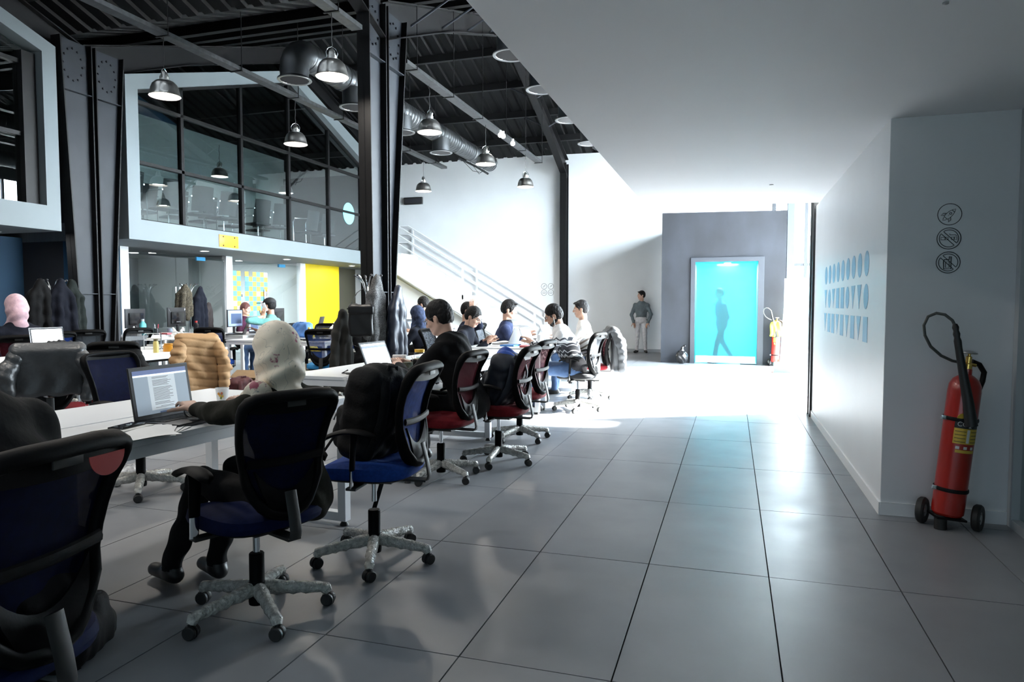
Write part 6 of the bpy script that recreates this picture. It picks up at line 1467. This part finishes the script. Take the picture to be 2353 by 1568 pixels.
# ---- row with the tan jacket
laptop(-7.32, 6.02, DT, 94, 'laptop with blank bright white screen on the left row', M_lsil, 'white', 8, 0.44, 0.30, None)
jar(-6.50, 6.58, DT, 'tall narrow yellow tin on the row with tan jacket', 0.030, 0.15, (0.10, 0.08, 0.03), mat('yellow_tin', (0.62, 0.50, 0.16), 0.4), None)
jar(-6.52, 6.80, DT, 'squat amber tin with round emblem on the row with tan jacket', 0.065, 0.09, (0.55, 0.25, 0.03), mat('amber_tin', (0.62, 0.26, 0.02), 0.35), None)
t = thing('file_rack', 'grey wire file rack holding papers on the row with tan jacket', 'file rack', (-6.95, 7.12, DT), R(8))
for yy in (-0.16, 0.16): MB().tube([(-0.12, yy, 0), (-0.12, yy, 0.19), (-0.10, yy, 0.21), (0.10, yy, 0.21), (0.12, yy, 0.19), (0.12, yy, 0)], 0.006, 8).obj('wire_frame', M_chrome, t)
for k, z in enumerate((0.04, 0.12)): MB().bx(-0.115, 0.115, -0.16, 0.16, z, z + 0.006).obj('shelf', M_chrome, t, smooth=False); 
for k, z in enumerate((0.046, 0.126)): slab('paper_stack', -6.95, 7.12, DT + z, 8, (0.20, 0.28, 0.022), M_paper, 'stack of papers on the %s shelf of the wire file rack' % ('lower', 'upper')[k], 'paper')
bagblob('plastic_bag', -6.95, 7.40, DT, 20, (0.13, 0.11, 0.11), M_bagw, 'tall crumpled white plastic bag beside the tan jacket', 'bag', True, None, 1)
bagblob('plastic_bag', -6.62, 7.55, DT, 60, (0.15, 0.12, 0.09), M_bagw, 'low crumpled white plastic bag at the row end beside the tan jacket', 'bag', False, None, 3)
mug(-6.75, 6.30, DT, (0.20, 0.55, 0.10), 'small lime green pot on the row with tan jacket', 0, 0.035, 0.06)
for k, (x, y, a) in enumerate(((-6.62, 6.35, 10), (-6.70, 6.55, 40), (-6.85, 6.75, -20), (-6.62, 6.92, 60))): slab('paper_stack', x, y, DT, a, (0.21, 0.29, 0.012), M_paper, 'low stack of papers beside the yellow tins', 'paper', 'paper stacks by the tins')
bagblob('fabric_bag', -6.75, 5.55, DT, 10, (0.24, 0.14, 0.10), mat('black_fabric', (0.008, 0.008, 0.009), 0.9), 'slumped black bag lying on the left row', 'bag', False, None, 5)
# ---- desk before the glass rooms
t = thing('tissue_box', 'white patterned tissue box on the desk before the glass rooms', 'box', (-10.33, 9.95, DT), R(10)); MB().box((0, 0, 0.055), (0.24, 0.13, 0.11)).obj('carton', mat('pale_print', (0.72, 0.70, 0.68), 0.6, noise=0.25, nscale=30), t, bevel=0.003)
S = SDF(); S.cap((0, 0, 0.10), (0.01, 0.01, 0.17), 0.03, 0.012, 0, 0.02); S.disp = lambda X, Y, Z, Mi: 0.006 * np.sin(90 * X + 70 * Z); sdf_obj('tissue', S, 0.008, M_paper, t)
def bottle(x, y, z, col, cap, label, r=0.04, h=0.22):
    t = thing('bottle', label, 'bottle', (x, y, z), 0, 'bottles on the desks'); MB().lathe([(0, 0), (r, 0), (r * 1.02, 0.01), (r, h * 0.68), (r * 0.5, h * 0.82), (r * 0.45, h * 0.9), (0, h * 0.9)], n=20).obj('bottle_body', mat('btl_%d%d%d' % tuple(int(c * 99) for c in col), col, 0.25), t)
    MB().lathe([(r * 0.5, h * 0.86), (r * 0.5, h), (0, h)], n=16).obj('bottle_cap', mat('cap_%d%d' % (int(cap[0] * 99), int(cap[1] * 99)), cap, 0.4), t); return t
bottle(-10.45, 10.28, DT, (0.10, 0.42, 0.45), (0.3, 0.35, 0.36), 'teal drinking bottle on the desk before the glass rooms', 0.06, 0.30)
t = thing('pen_holder', 'dark pen holder full of pens beside the teal bottle', 'pen holder', (-10.35, 10.50, DT)); MB().lathe([(0, 0), (0.045, 0), (0.045, 0.12), (0.042, 0.12), (0.042, 0.006), (0, 0.006)], n=18).obj('holder', M_ldark, t)
for k, c in enumerate(((0.6, 0.05, 0.08), (0.7, 0.3, 0.4), (0.05, 0.1, 0.4), (0.7, 0.7, 0.7))): MB().tube([(0.02 * math.cos(k * 1.6), 0.02 * math.sin(k * 1.6), 0.01), (0.045 * math.cos(k * 1.6), 0.045 * math.sin(k * 1.6), 0.20)], 0.006, 6).obj('pen', mat('pen_%d' % k, c, 0.4), t)
mug(-10.36, 10.86, DT, (0.35, 0.45, 0.55), 'pale blue mug on the desk before the glass rooms', 40, 0.06, 0.11)
slab('book', -10.36, 10.72, DT, 85, (0.22, 0.36, 0.03), mat('pink_cover', (0.55, 0.12, 0.14), 0.5), 'thin red and pink book lying before the pale blue mug', 'book')
monitor(-10.70, 10.35, DT, -80, 'black monitor seen from behind with white stickers', 0.56, 0.36, 'dark')
for k, (dy, dz_) in enumerate(((0.0, 0.44), (0.02, 0.22), (-0.12, 0.16))): pass
monitor(-10.58, 11.25, DT, -78, 'black monitor seen from behind with silver arc and brand print', 0.62, 0.38, 'dark', text='SAMSUNG')
bottle(-10.33, 11.50, DT, (0.02, 0.02, 0.025), (0.5, 0.04, 0.03), 'dark bottle with red cap beside the arc-trimmed monitor', 0.05, 0.24)
jar(-9.62, 8.08, DT, 'jar with dark lid and red white label by the steel column', 0.06, 0.15, (0.03, 0.02, 0.02), mat('red_white_label', (0.5, 0.12, 0.10), 0.4, noise=0.9, nscale=12), None)
tumbler(-9.62, 7.94, DT, 'tall clear glass beside the jar with dark lid', 0.045, 0.17)
mug(-9.60, 7.72, DT, (0.75, 0.75, 0.74), 'white mug on the desk under the hanging coats', 160, 0.055, 0.12)
# ---- monitor row
monitor(-9.35, 11.45, DT, 100, 'black monitor seen from behind with silver top edge', 0.56, 0.34, 'dark')
laptop(-8.95, 11.75, DT, 100, 'open laptop with dark blue screen before the man in teal shirt', M_ldark, 'dark', 10, 0.42, 0.32)
laptop(-9.0, 13.6, DT, -70, 'black laptop seen from behind at the end of the monitor row', M_ldark, 'dark', 14, 0.44, 0.30)
laptop(-8.98, 11.02, DT, -60, 'black laptop seen from behind beside the silver-edged monitor', M_ldark, 'dark', 22, 0.44, 0.30)
monitor(-9.55, 13.05, DT, -85, 'large dark monitor seen from behind before the dark meeting room', 0.60, 0.36, 'dark')
mug(-8.85, 12.6, DT, (0.78, 0.78, 0.76), 'white cup on the monitor row behind the man in teal shirt', 0, 0.05, 0.10)
# ---- white desk with the tray
t = thing('serving_tray', 'black oval tray with glasses on the white desk', 'tray', (-6.30, 9.60, DT), R(10)); MB().lathe([(0, 0.006), (0.17, 0.006), (0.20, 0.02), (0.205, 0.018), (0.172, 0.0), (0, 0)], n=32).obj('plate', M_ldark, t); t.scale = (1.2, 0.85, 1)
for k, (dx, dy) in enumerate(((-0.09, 0.0), (-0.02, 0.06), (0.05, -0.03), (0.10, 0.05))): tumbler(-6.30 + dx, 9.60 + dy, DT + 0.008, 'clear tumbler standing on the black oval tray', 0.034, 0.09 + 0.01 * k, 'tumblers on the tray')
bottle(-6.44, 9.63, DT + 0.008, (0.015, 0.012, 0.010), (0.65, 0.5, 0.1), 'dark bottle with gold cap on the black oval tray', 0.045, 0.20)
laptop(-6.75, 9.62, DT, 170, 'dark laptop seen from behind beside the black oval tray', M_ldark, 'dark', 20, 0.40, 0.27)
bagblob('plastic_bag', -6.25, 10.15, DT, 0, (0.17, 0.13, 0.12), M_bagw, 'upright white plastic bag behind the black oval tray', 'bag', True, None, 7)
bagblob('plastic_bag', -5.92, 10.25, DT, 50, (0.14, 0.11, 0.06), M_bagw, 'flat white plastic bag beside the grey chair', 'bag', False, None, 9)
laptop(-6.55, 12.4, DT, 85, 'dark laptop with lit window screen before the dark-haired man', M_ldark, 'win', 18, 0.36, 0.25)
laptop(-6.6, 13.2, DT, -95, 'dark laptop seen from behind near the yellow wall', M_ldark, 'dark', 18, 0.40, 0.27)
laptop(-5.80, 12.5, DT, 85, 'grey laptop seen from behind beside the navy-scarfed woman', mat('grey_laptop_shell', (0.12, 0.125, 0.13), 0.4), 'dark', 25, 0.38, 0.26)
bagblob('plastic_bag', -5.72, 12.05, DT, 0, (0.14, 0.10, 0.08), mat('clear_bag', (0.62, 0.66, 0.75), 0.2), 'pale clear plastic bag beside the navy-scarfed woman', 'bag', False, None, 4)

# ================================================================ BACKPACKS, COATS
M_bpk = mat('black_backpack_nylon', (0.004, 0.004, 0.0045), 0.75, spec=0.2, noise=0.2, nscale=40, bump=0.15, bscale=80); M_bpb = mat('blue_lining', (0.010, 0.060, 0.32), 0.6, noise=0.2, nscale=20); M_bpn = mat('navy_nylon', (0.006, 0.009, 0.018), 0.65, noise=0.2, nscale=30)
def backpack(x, y, z, rz, pitch, label, mats, w=0.32, h=0.46, d=0.20, open_top=False, group=None):
    """upright pack; back panel at local -y"""
    t = thing('backpack', label, 'backpack', (x, y, z), 0, group); t.rotation_euler = Euler((R(pitch), 0, R(rz)), 'XYZ')
    S = SDF(); S.box((0, 0, h * 0.48), (w / 2, d / 2, h * 0.48), 0.07, 0, 0.02); S.box((0, d * 0.45, h * 0.28), (w * 0.40, d * 0.32, h * 0.24), 0.05, 0, 0.02); S.ell((0, 0.0, h * 0.86), (w * 0.44, d * 0.5, h * 0.16), 0, 0.05)
    S.disp = lambda X, Y, Z, Mi: 0.005 * np.sin(40 * Z + 20 * X) * np.sin(30 * X + 10 * Y) + 0.003 * np.sin(70 * (Z - X))
    sdf_obj('pack_body', S, 0.010, mats[0], t)
    for s in (-1, 1):
        MB().tube([(s * 0.09, -d * 0.48, h * 0.90), (s * 0.11, -d * 0.62, h * 0.75), (s * 0.12, -d * 0.66, h * 0.50), (s * 0.13, -d * 0.58, h * 0.25), (s * 0.14, -d * 0.45, h * 0.08)], 0.026, 8, flat=(1, 0.35)).obj('shoulder_strap', mats[0], t)
    MB().tube([(-0.04, -d * 0.3, h * 0.96), (-0.03, -d * 0.3, h * 1.03), (0.03, -d * 0.3, h * 1.03), (0.04, -d * 0.3, h * 0.96)], 0.010, 8).obj('grab_handle', mats[0], t)
    MB().tube([(w * 0.36 * math.cos(a), d * 0.78 - 0.004, h * 0.30 + h * 0.22 * math.sin(a)) for a in [R(10 + 16 * k) for k in range(11)]], 0.004, 6).obj('zip', mat('zip_dark', (0.05, 0.05, 0.055), 0.3, metal=0.6), t)
    if open_top:
        S = SDF(); S.ell((0.0, 0.03, h * 0.93), (w * 0.30, d * 0.40, 0.05), 0, 0.02); S.ell((0.03, 0.08, h * 0.80), (w * 0.20, d * 0.36, 0.12), 0, 0.03); S.disp = lambda X, Y, Z, Mi: 0.008 * np.sin(60 * X + 30 * Y); sdf_obj('lining', S, 0.009, mats[1], t)
    return t
bp = backpack(-1.86, 3.32, 0.562, 78, 12, 'large black backpack standing on the bright blue chair', [M_bpk], 0.36, 0.50, 0.22)
MB().tube([(0.15, -0.10, 0.10), (0.20, -0.02, -0.02), (0.21, 0.04, -0.20), (0.20, 0.06, -0.38), (0.20, 0.05, -0.50)], 0.014, 6, flat=(1, 0.25)).obj('loose_strap', M_bpk, bp); MB().tube([(-0.17, 0.10, 0.12), (-0.21, 0.14, 0.0), (-0.22, 0.16, -0.18), (-0.22, 0.16, -0.30)], 0.008, 6, flat=(1, 0.3)).obj('loose_strap', M_bpk, bp)
backpack(-1.95, 5.74, 0.515, 70, 20, 'black backpack with open blue lining on the red chair', [M_bpn, M_bpb], 0.32, 0.46, 0.22, True)
backpack(-7.05, 10.35, DT, 20, 0, 'blue backpack with pale stripes on the white desk', [mat('pale_blue_nylon', (0.06, 0.16, 0.38), 0.6, noise=0.4, nscale=6)], 0.34, 0.26, 0.18)
backpack(-6.15, 7.62, 0.0, 80, 0, 'dark red backpack on the floor under the tan jacket row', [mat('dark_red_nylon', (0.06, 0.008, 0.010), 0.7, noise=0.3, nscale=20)], 0.32, 0.42, 0.2)
backpack(-2.62, 2.22, 0.0, 30, 75, 'black backpack lying on the floor by the dark figure\'s boots', [M_bpk], 0.30, 0.44, 0.20)
t = thing('cardboard_box', 'open brown cardboard box on the floor behind the row with tan jacket', 'box', (-6.45, 8.5, 0), R(8)); MB().ring([(-0.3, -0.22), (0.3, -0.22), (0.3, 0.22), (-0.3, 0.22)], [(-0.292, -0.212), (0.292, -0.212), (0.292, 0.212), (-0.292, 0.212)], XY(0), 0, 0.38).obj('wall', mat('cardboard', (0.30, 0.20, 0.11), 0.85, noise=0.1, nscale=10), t, smooth=False)
MB().box((0, 0, 0.005), (0.58, 0.42, 0.01)).obj('bottom', MATS['cardboard'], t, smooth=False); MB().box((0, -0.32, 0.40), (0.58, 0.21, 0.006), (R(25), 0, 0)).obj('flap', MATS['cardboard'], t, smooth=False)

def draped(name, chairkey, m, label, cat='jacket', w=0.27, drop=0.52, thick=0.045, quilt=0.0, sleeves=True, top=1.045, front=0.12, h=0.0, seed=0, lining=None):
    """garment hung over a chair back; built in the chair's local frame"""
    c = CH[chairkey]; S = SDF(); yb = -0.315; zt = top + h
    S.cap((-w * 0.86, yb + 0.01, zt - 0.03), (w * 0.86, yb + 0.01, zt - 0.03), 0.052, 0.052, 0, 0.04)
    S.box((0, yb - 0.045, zt - drop / 2 - 0.02), (w, thick, drop / 2), 0.04, 0, 0.05)
    S.box((0, yb + 0.085, zt - front / 2 - 0.04), (w * 0.9, 0.02, front / 2), 0.02, 0, 0.04)
    ph = seed * 2.1
    def dsp(X, Y, Z, Mi):
        d = 0.008 * np.sin(34 * X + 4 * np.sin(9 * Z + ph) + ph) * np.clip((zt - Z) * 4, 0, 1)
        if quilt: d = d + quilt * (1 - np.abs(np.sin(Z * 38 + 0.8 * np.sin(9 * X)))) ** 3 - quilt * 0.3
        return d
    S.disp = dsp
    o = sdf_obj(name, S, 0.011, m, None); o.location = c.location; o.rotation_euler = c.rotation_euler
    if sleeves:
        for s in (-1, 1):
            A = SDF(); bot = 1.06 if s > 0 else 0.98
            A.cap((s * w * 0.80, yb - 0.01, zt - 0.06), (s * (w + 0.02), yb - 0.085, zt - 0.20), 0.066, 0.070, 0, 0.02)
            A.cap((s * (w + 0.02), yb - 0.085, zt - 0.20), (s * (w + 0.05), yb - 0.115, zt - drop * 0.60), 0.070, 0.064, 0, 0.02)
            A.cap((s * (w + 0.05), yb - 0.115, zt - drop * 0.60), (s * (w + 0.015), yb - 0.12, zt - drop * bot), 0.064, 0.052, 0, 0.02)
            A.disp = (lambda X, Y, Z, Mi: dsp(X, Y, Z, Mi) + 0.004 * np.sin(70 * Z + 25 * X)); sdf_obj('sleeve', A, 0.010, m, o)
    return tag(o, label, cat)
draped('padded_jacket', 'tan', mat('tan_padded_cloth', (0.33, 0.19, 0.085), 0.75, noise=0.12, nscale=8, bump=0.1, bscale=40), 'tan quilted jacket hanging over an office chair back', w=0.20, drop=0.62, quilt=0.014)
draped('leather_jacket', 'lea', mat('grey_leather', (0.030, 0.033, 0.036), 0.38, noise=0.2, nscale=10, bump=0.2, bscale=40), 'dark grey leather jacket hung over a red chair back', w=0.25, drop=0.40, seed=2)
draped('coat', 'blk', mat('black_wool', (0.003, 0.003, 0.0035), 0.9, spec=0.2, bump=0.2, bscale=60), 'rumpled black coat over the red mesh chair', w=0.22, drop=0.36, top=0.93, seed=3, sleeves=True)
draped('jacket', 'jack', mat('charcoal_jacket_cloth', (0.035, 0.038, 0.042), 0.7, noise=0.3, nscale=5), 'charcoal jacket with pale edges hung over the last red chair', w=0.25, drop=0.62, seed=4)
draped('fur_coat', 'g2', mat('olive_fur', (0.035, 0.032, 0.018), 0.95, noise=0.6, nscale=40, bump=0.8, bscale=60), 'olive fur-hooded coat over the blue chair before the yellow wall', 'coat', w=0.26, drop=0.30, top=1.07, seed=5)
# plastic sleeve left on a chair seat at the left
bagblob('plastic_sheet', -4.62, 4.30, 0.0, 0, (0.16, 0.14, 0.05), mat('clear_crinkled_wrap', (0.35, 0.36, 0.37), 0.15, noise=0.5, nscale=20), 'crinkled clear plastic wrap on the floor behind the first bench', 'wrap', False, None, 3, 0.012)

def hung(parent_name, x, y, z, rz, m, label, L=0.9, w=0.20, d=0.09, cat='coat', seed=0, collar=None, tie=None):
    S = SDF(); rs = random.Random(seed * 7 + 1); N = 8
    S.cap((0, 0, 0.0), (0, 0.01, -0.06), 0.028, 0.05, 0, 0.03)
    for k in range(N):
        a = -1 + 2 * k / (N - 1); xx = a * w * 1.05; yy = 0.03 + d * 0.75 * math.cos(k * 2.4 + seed) ; ln = L * (1 - 0.16 * rs.random()) * (0.80 if k in (0, N - 1) else 1.0)
        mid = (xx * 0.78 + rs.uniform(-.01, .01), yy * 0.8, -L * 0.22 - 0.05 * abs(a)); bot = (xx + rs.uniform(-.02, .02), yy, -ln)
        S.cap((xx * 0.12, 0, -0.03), mid, 0.030, 0.050, 0, 0.025); S.cap(mid, bot, 0.050, 0.046 + 0.014 * rs.random(), 0, 0.022)
    S.box((0, 0.03, -L * 0.5), (w * 0.85, d * 0.55, L * 0.36), 0.05, 0, 0.04)
    ph = seed * 1.9
    S.disp = lambda X, Y, Z, Mi: 0.007 * np.sin(50 * X + 26 * Y + 3 * np.sin(7 * Z + ph) + ph) * np.clip(-Z * 2.5, 0, 1) + 0.004 * np.sin(38 * Z + 14 * X + ph)
    t = sdf_obj(parent_name, S, 0.013, m, None); t.location = (x, y, z); t.rotation_euler = (0, 0, R(rz)); return tag(t, label, cat)
def coat_stand(x, y, label, h=1.74, n=5, base=0.0):
    t = thing('coat_stand', label, 'coat stand', (x, y, 0), R(base))
    MB().lathe([(0, 0), (0.19, 0), (0.19, 0.015), (0.05, 0.03), (0, 0.03)], n=28).obj('base', M_ldark, t); MB().tube([(0, 0, 0.02), (0, 0, h - 0.22)], 0.022, 12).obj('pole', M_chrome, t)
    for k in range(n):
        a = 2 * math.pi * k / n; c, s = math.cos(a), math.sin(a)
        hk = MB().tube([(0.02 * c, 0.02 * s, h - 0.40), (0.03 * c, 0.03 * s, h - 0.22), (0.07 * c, 0.07 * s, h - 0.09), (0.14 * c, 0.14 * s, h - 0.01), (0.17 * c, 0.17 * s, h)], 0.010, 8).obj('hook', M_chrome, t)
        MB().ball((0.172 * c, 0.172 * s, h + 0.002), 0.017, 10).obj('knob', M_ldark, hk)
    return t
coat_stand(-4.42, 7.92, 'chrome coat stand with curved hooks before the black column', 1.74, 6, 12)
M_knit = mat('grey_knit', (0.12, 0.12, 0.12), 0.95, noise=0.7, nscale=90, bump=0.6, bscale=140); M_puff = mat('navy_puffer', (0.006, 0.010, 0.022), 0.5, noise=0.2, nscale=6)
hung('knit_coat', -4.30, 7.93, 1.74, 75, M_knit, 'grey flecked knit coat on the chrome coat stand', 0.98, 0.11, 0.06, 'coat', 1)
hung('puffer_coat', -4.10, 8.12, 1.60, 85, M_puff, 'navy puffer coat on the chrome coat stand', 1.15, 0.13, 0.09, 'coat', 2)
hung('coat', -4.72, 7.80, 1.30, 60, mat('olive_black_cloth', (0.008, 0.0075, 0.0055), 0.9), 'long dark coat on the shaded side of the chrome coat stand', 1.10, 0.12, 0.07, 'coat', 3)
t = thing('shoulder_bag', 'black leather shoulder bag with fold-over top on the chrome coat stand', 'bag', (-4.38, 7.66, 1.0), R(25)); 
S = SDF(); S.box((0, 0, 0.18), (0.15, 0.05, 0.20), 0.035, 0, 0.02); S.box((0, -0.035, 0.31), (0.155, 0.03, 0.05), 0.02, 0, 0.01); S.disp = lambda X, Y, Z, Mi: 0.004 * np.sin(30 * X + 20 * Z); sdf_obj('bag_body', S, 0.009, mat('black_bag_leather', (0.004, 0.004, 0.0045), 0.4, spec=0.3), t)
MB().tube([(-0.14, 0, 0.34), (-0.05, 0.05, 0.52), (0.03, 0.08, 0.58), (0.10, 0.05, 0.50), (0.14, 0, 0.34)], 0.012, 8, flat=(1, 0.3)).obj('strap', MATS['black_bag_leather'], t); MB().tube([(-0.14, -0.03, 0.05), (-0.10, -0.05, -0.12), (0.0, -0.05, -0.16), (0.10, -0.04, -0.10), (0.14, -0.03, 0.06)], 0.010, 8, flat=(1, 0.3)).obj('strap', MATS['black_bag_leather'], t)
# hooks stand by the navy wall with three coats
coat_stand(-9.28, 7.55, 'coat stand buried under dark coats by the navy wall', 1.72, 6)
for k, (dx, dy, m, lb) in enumerate(((0.10, -0.26, C_black, 'black coat on the outer hook of the stand by the navy wall'), (0.18, -0.02, C_dknavy, 'dark navy coat in the middle of the stand by the navy wall'), (0.10, 0.22, cloth('dark_green_coat', (0.008, 0.011, 0.010)), 'dark green lined coat on the stand beside the steel column'))):
    hung('coat', -9.28 + dx, 7.55 + dy, 1.72, 80 + 10 * k, m, lb, 0.95, 0.16, 0.10, 'coat', k + 4)
coat_stand(-10.9, 11.95, 'slim coat stand before the dark meeting room glass', 1.80, 6)
hung('fur_hood_coat', -10.78, 11.72, 1.78, 80, mat('fur_brown', (0.05, 0.04, 0.025), 0.95, noise=0.8, nscale=50, bump=0.8, bscale=70), 'black coat with brown fur hood before the dark meeting room', 0.72, 0.14, 0.09, 'coat', 7)
hung('coat', -10.72, 12.08, 1.74, 85, C_dknavy, 'dark navy coat hanging before the dark meeting room glass', 1.0, 0.13, 0.09, 'coat', 8)
hung('scarf', -10.75, 12.35, 1.40, 90, ramp_bands('dark_striped_scarf', [(0, (0.02, 0.014, 0.014)), (0.2, (0.06, 0.03, 0.028)), (0.4, (0.015, 0.012, 0.012)), (0.6, (0.07, 0.04, 0.04)), (0.8, (0.02, 0.015, 0.015))], 1, 0), 'dark striped scarf beside the navy coat at the meeting room', 0.5, 0.10, 0.05, 'scarf', 9)

# ================================================================ MEETING ROOMS AND MEZZANINE
NC = {'teal': mat('teal_note', (0.10, 0.30, 0.33), 0.7), 'yellow': mat('yellow_note', (0.50, 0.31, 0.05), 0.7), 'white': mat('white_note', (0.75, 0.75, 0.74), 0.7), 'blue': mat('blue_note', (0.08, 0.20, 0.42), 0.7)}
nmesh = {k: MB().box((0, 0, 0), (0.002, 0.138, 0.118)).mesh('sticky_note', v, smooth=False) for k, v in NC.items()}
rn = random.Random(5)
for i in range(9):
    for j in range(9):
        if i == 2 and j < 7: continue
        if (i, j) in ((3, 7), (4, 0), (5, 8)): continue
        col = 'teal' if (i + j) % 2 == 0 else 'yellow'
        if rn.random() < 0.05: col = 'white'
        if (i, j) in ((3, 2), (3, 3)): col = 'blue'
        o = link('sticky_note', nmesh[col]); o.location = (PXX - 0.034 + 0.001 * ((i + j) % 2), 14.03 + i * 0.146, 2.13 - j * 0.122); tag(o, '%s square note in the checkered wall of notes on meeting room glass' % col, 'note', '%s notes on the glass' % col)
t = thing('thermostat', 'small white thermostat on the pale meeting room wall', 'thermostat', (-13.4, 16.73, 1.62), 0); MB().box((0, 0, 0), (0.14, 0.03, 0.14)).obj('case', M_white, t, bevel=0.004); MB().box((0, -0.017, 0.01), (0.09, 0.004, 0.08)).obj('display', mat('lcd_grey', (0.2, 0.22, 0.22), 0.3), t, smooth=False)
for k in range(2):
    t = thing('wall_switch', 'white wall switch plate in the pale meeting room', 'switch', (-13.3 + 0.18 * k, 16.735, 1.12), 0, 'meeting room switches'); MB().box((0, 0, 0), (0.13, 0.02, 0.13)).obj('plate', M_white, t, bevel=0.003); MB().box((0, -0.012, 0), (0.05, 0.006, 0.07)).obj('rocker', M_paper, t, bevel=0.001)
t = thing('wall_screen', 'small bright white screen inside the dark meeting room', 'screen', (-13.5, 11.35, 1.62), R(0)); MB().box((0, 0, 0), (0.03, 0.42, 0.62)).obj('case', M_ldark, t, bevel=0.004); MB().box((0.017, 0, 0), (0.003, 0.38, 0.58)).obj('screen', S_white, t, smooth=False); MB().bx(-0.5, -0.015, -0.03, 0.03, -0.03, 0.03).obj('wall_bracket', M_ldark, t, smooth=False)
# cantilever chairs upstairs
mz = {}
fr = MB()
fr.tube([(0.24, -0.22, 0.80), (0.24, 0.20, 0.82), (0.24, 0.27, 0.74), (0.24, 0.25, 0.02), (0.24, -0.25, 0.012), (-0.24, -0.25, 0.012), (-0.24, 0.25, 0.02), (-0.24, 0.27, 0.74), (-0.24, 0.20, 0.82), (-0.24, -0.22, 0.80)], 0.014, 8)
mz['frame'] = fr.mesh('tube_frame', M_chrome)
mz['seat'] = MB().box((0, 0, 0.45), (0.46, 0.46, 0.045)).mesh('seat', mat('dark_seat', (0.04, 0.042, 0.045), 0.7), bevel=0.015); mz['back'] = MB().grid(lambda u, v: ((u - .5) * 0.46, -0.23 - 0.10 * v + 0.08 * (2 * u - 1) ** 2, 0.50 + 0.52 * v), 8, 6, thick=0.025).mesh('backrest', MATS['dark_seat'])
k = 0
for (xx, ys_) in ((-11.05, (10.55, 11.55, 12.45, 13.2, 14.4, 15.2, 16.5, 17.3)), (-11.95, (10.9, 11.8, 12.7, 13.6, 14.6, 15.6))):
    for yy in ys_:
        t = thing('visitor_chair', 'chrome cantilever chair with dark back in the %s row upstairs' % ('window' if xx > -11.5 else 'second'), 'chair', (xx, yy, 2.872), R(75 + 8 * math.sin(k * 2.3)), 'upstairs chairs %s row' % ('window' if xx > -11.5 else 'second'))
        for q, n_ in (('frame', 'tube_frame'), ('seat', 'seat'), ('back', 'backrest')): link(n_, mz[q], t)
        k += 1
for yy in (6.6, 7.4):
    t = thing('visitor_chair', 'chrome cantilever chair behind the glass of the other mezzanine', 'chair', (-11.0, yy, 2.872), R(60), 'chairs in the other mezzanine')
    for q, n_ in (('frame', 'tube_frame'), ('seat', 'seat'), ('back', 'backrest')): link(n_, mz[q], t)
# sticker on the nearest chair back
o = MB().prism(arc(0, 0, 0.055, 180, 360, 18), lambda u, v, d: (u, -d, v), 0, 0.002).obj('chair_sticker', mat('red_sticker', (0.32, 0.012, 0.010), 0.4), CH['near'], smooth=False); o.location = (0.095, -0.352, 0.975 + 0.03);
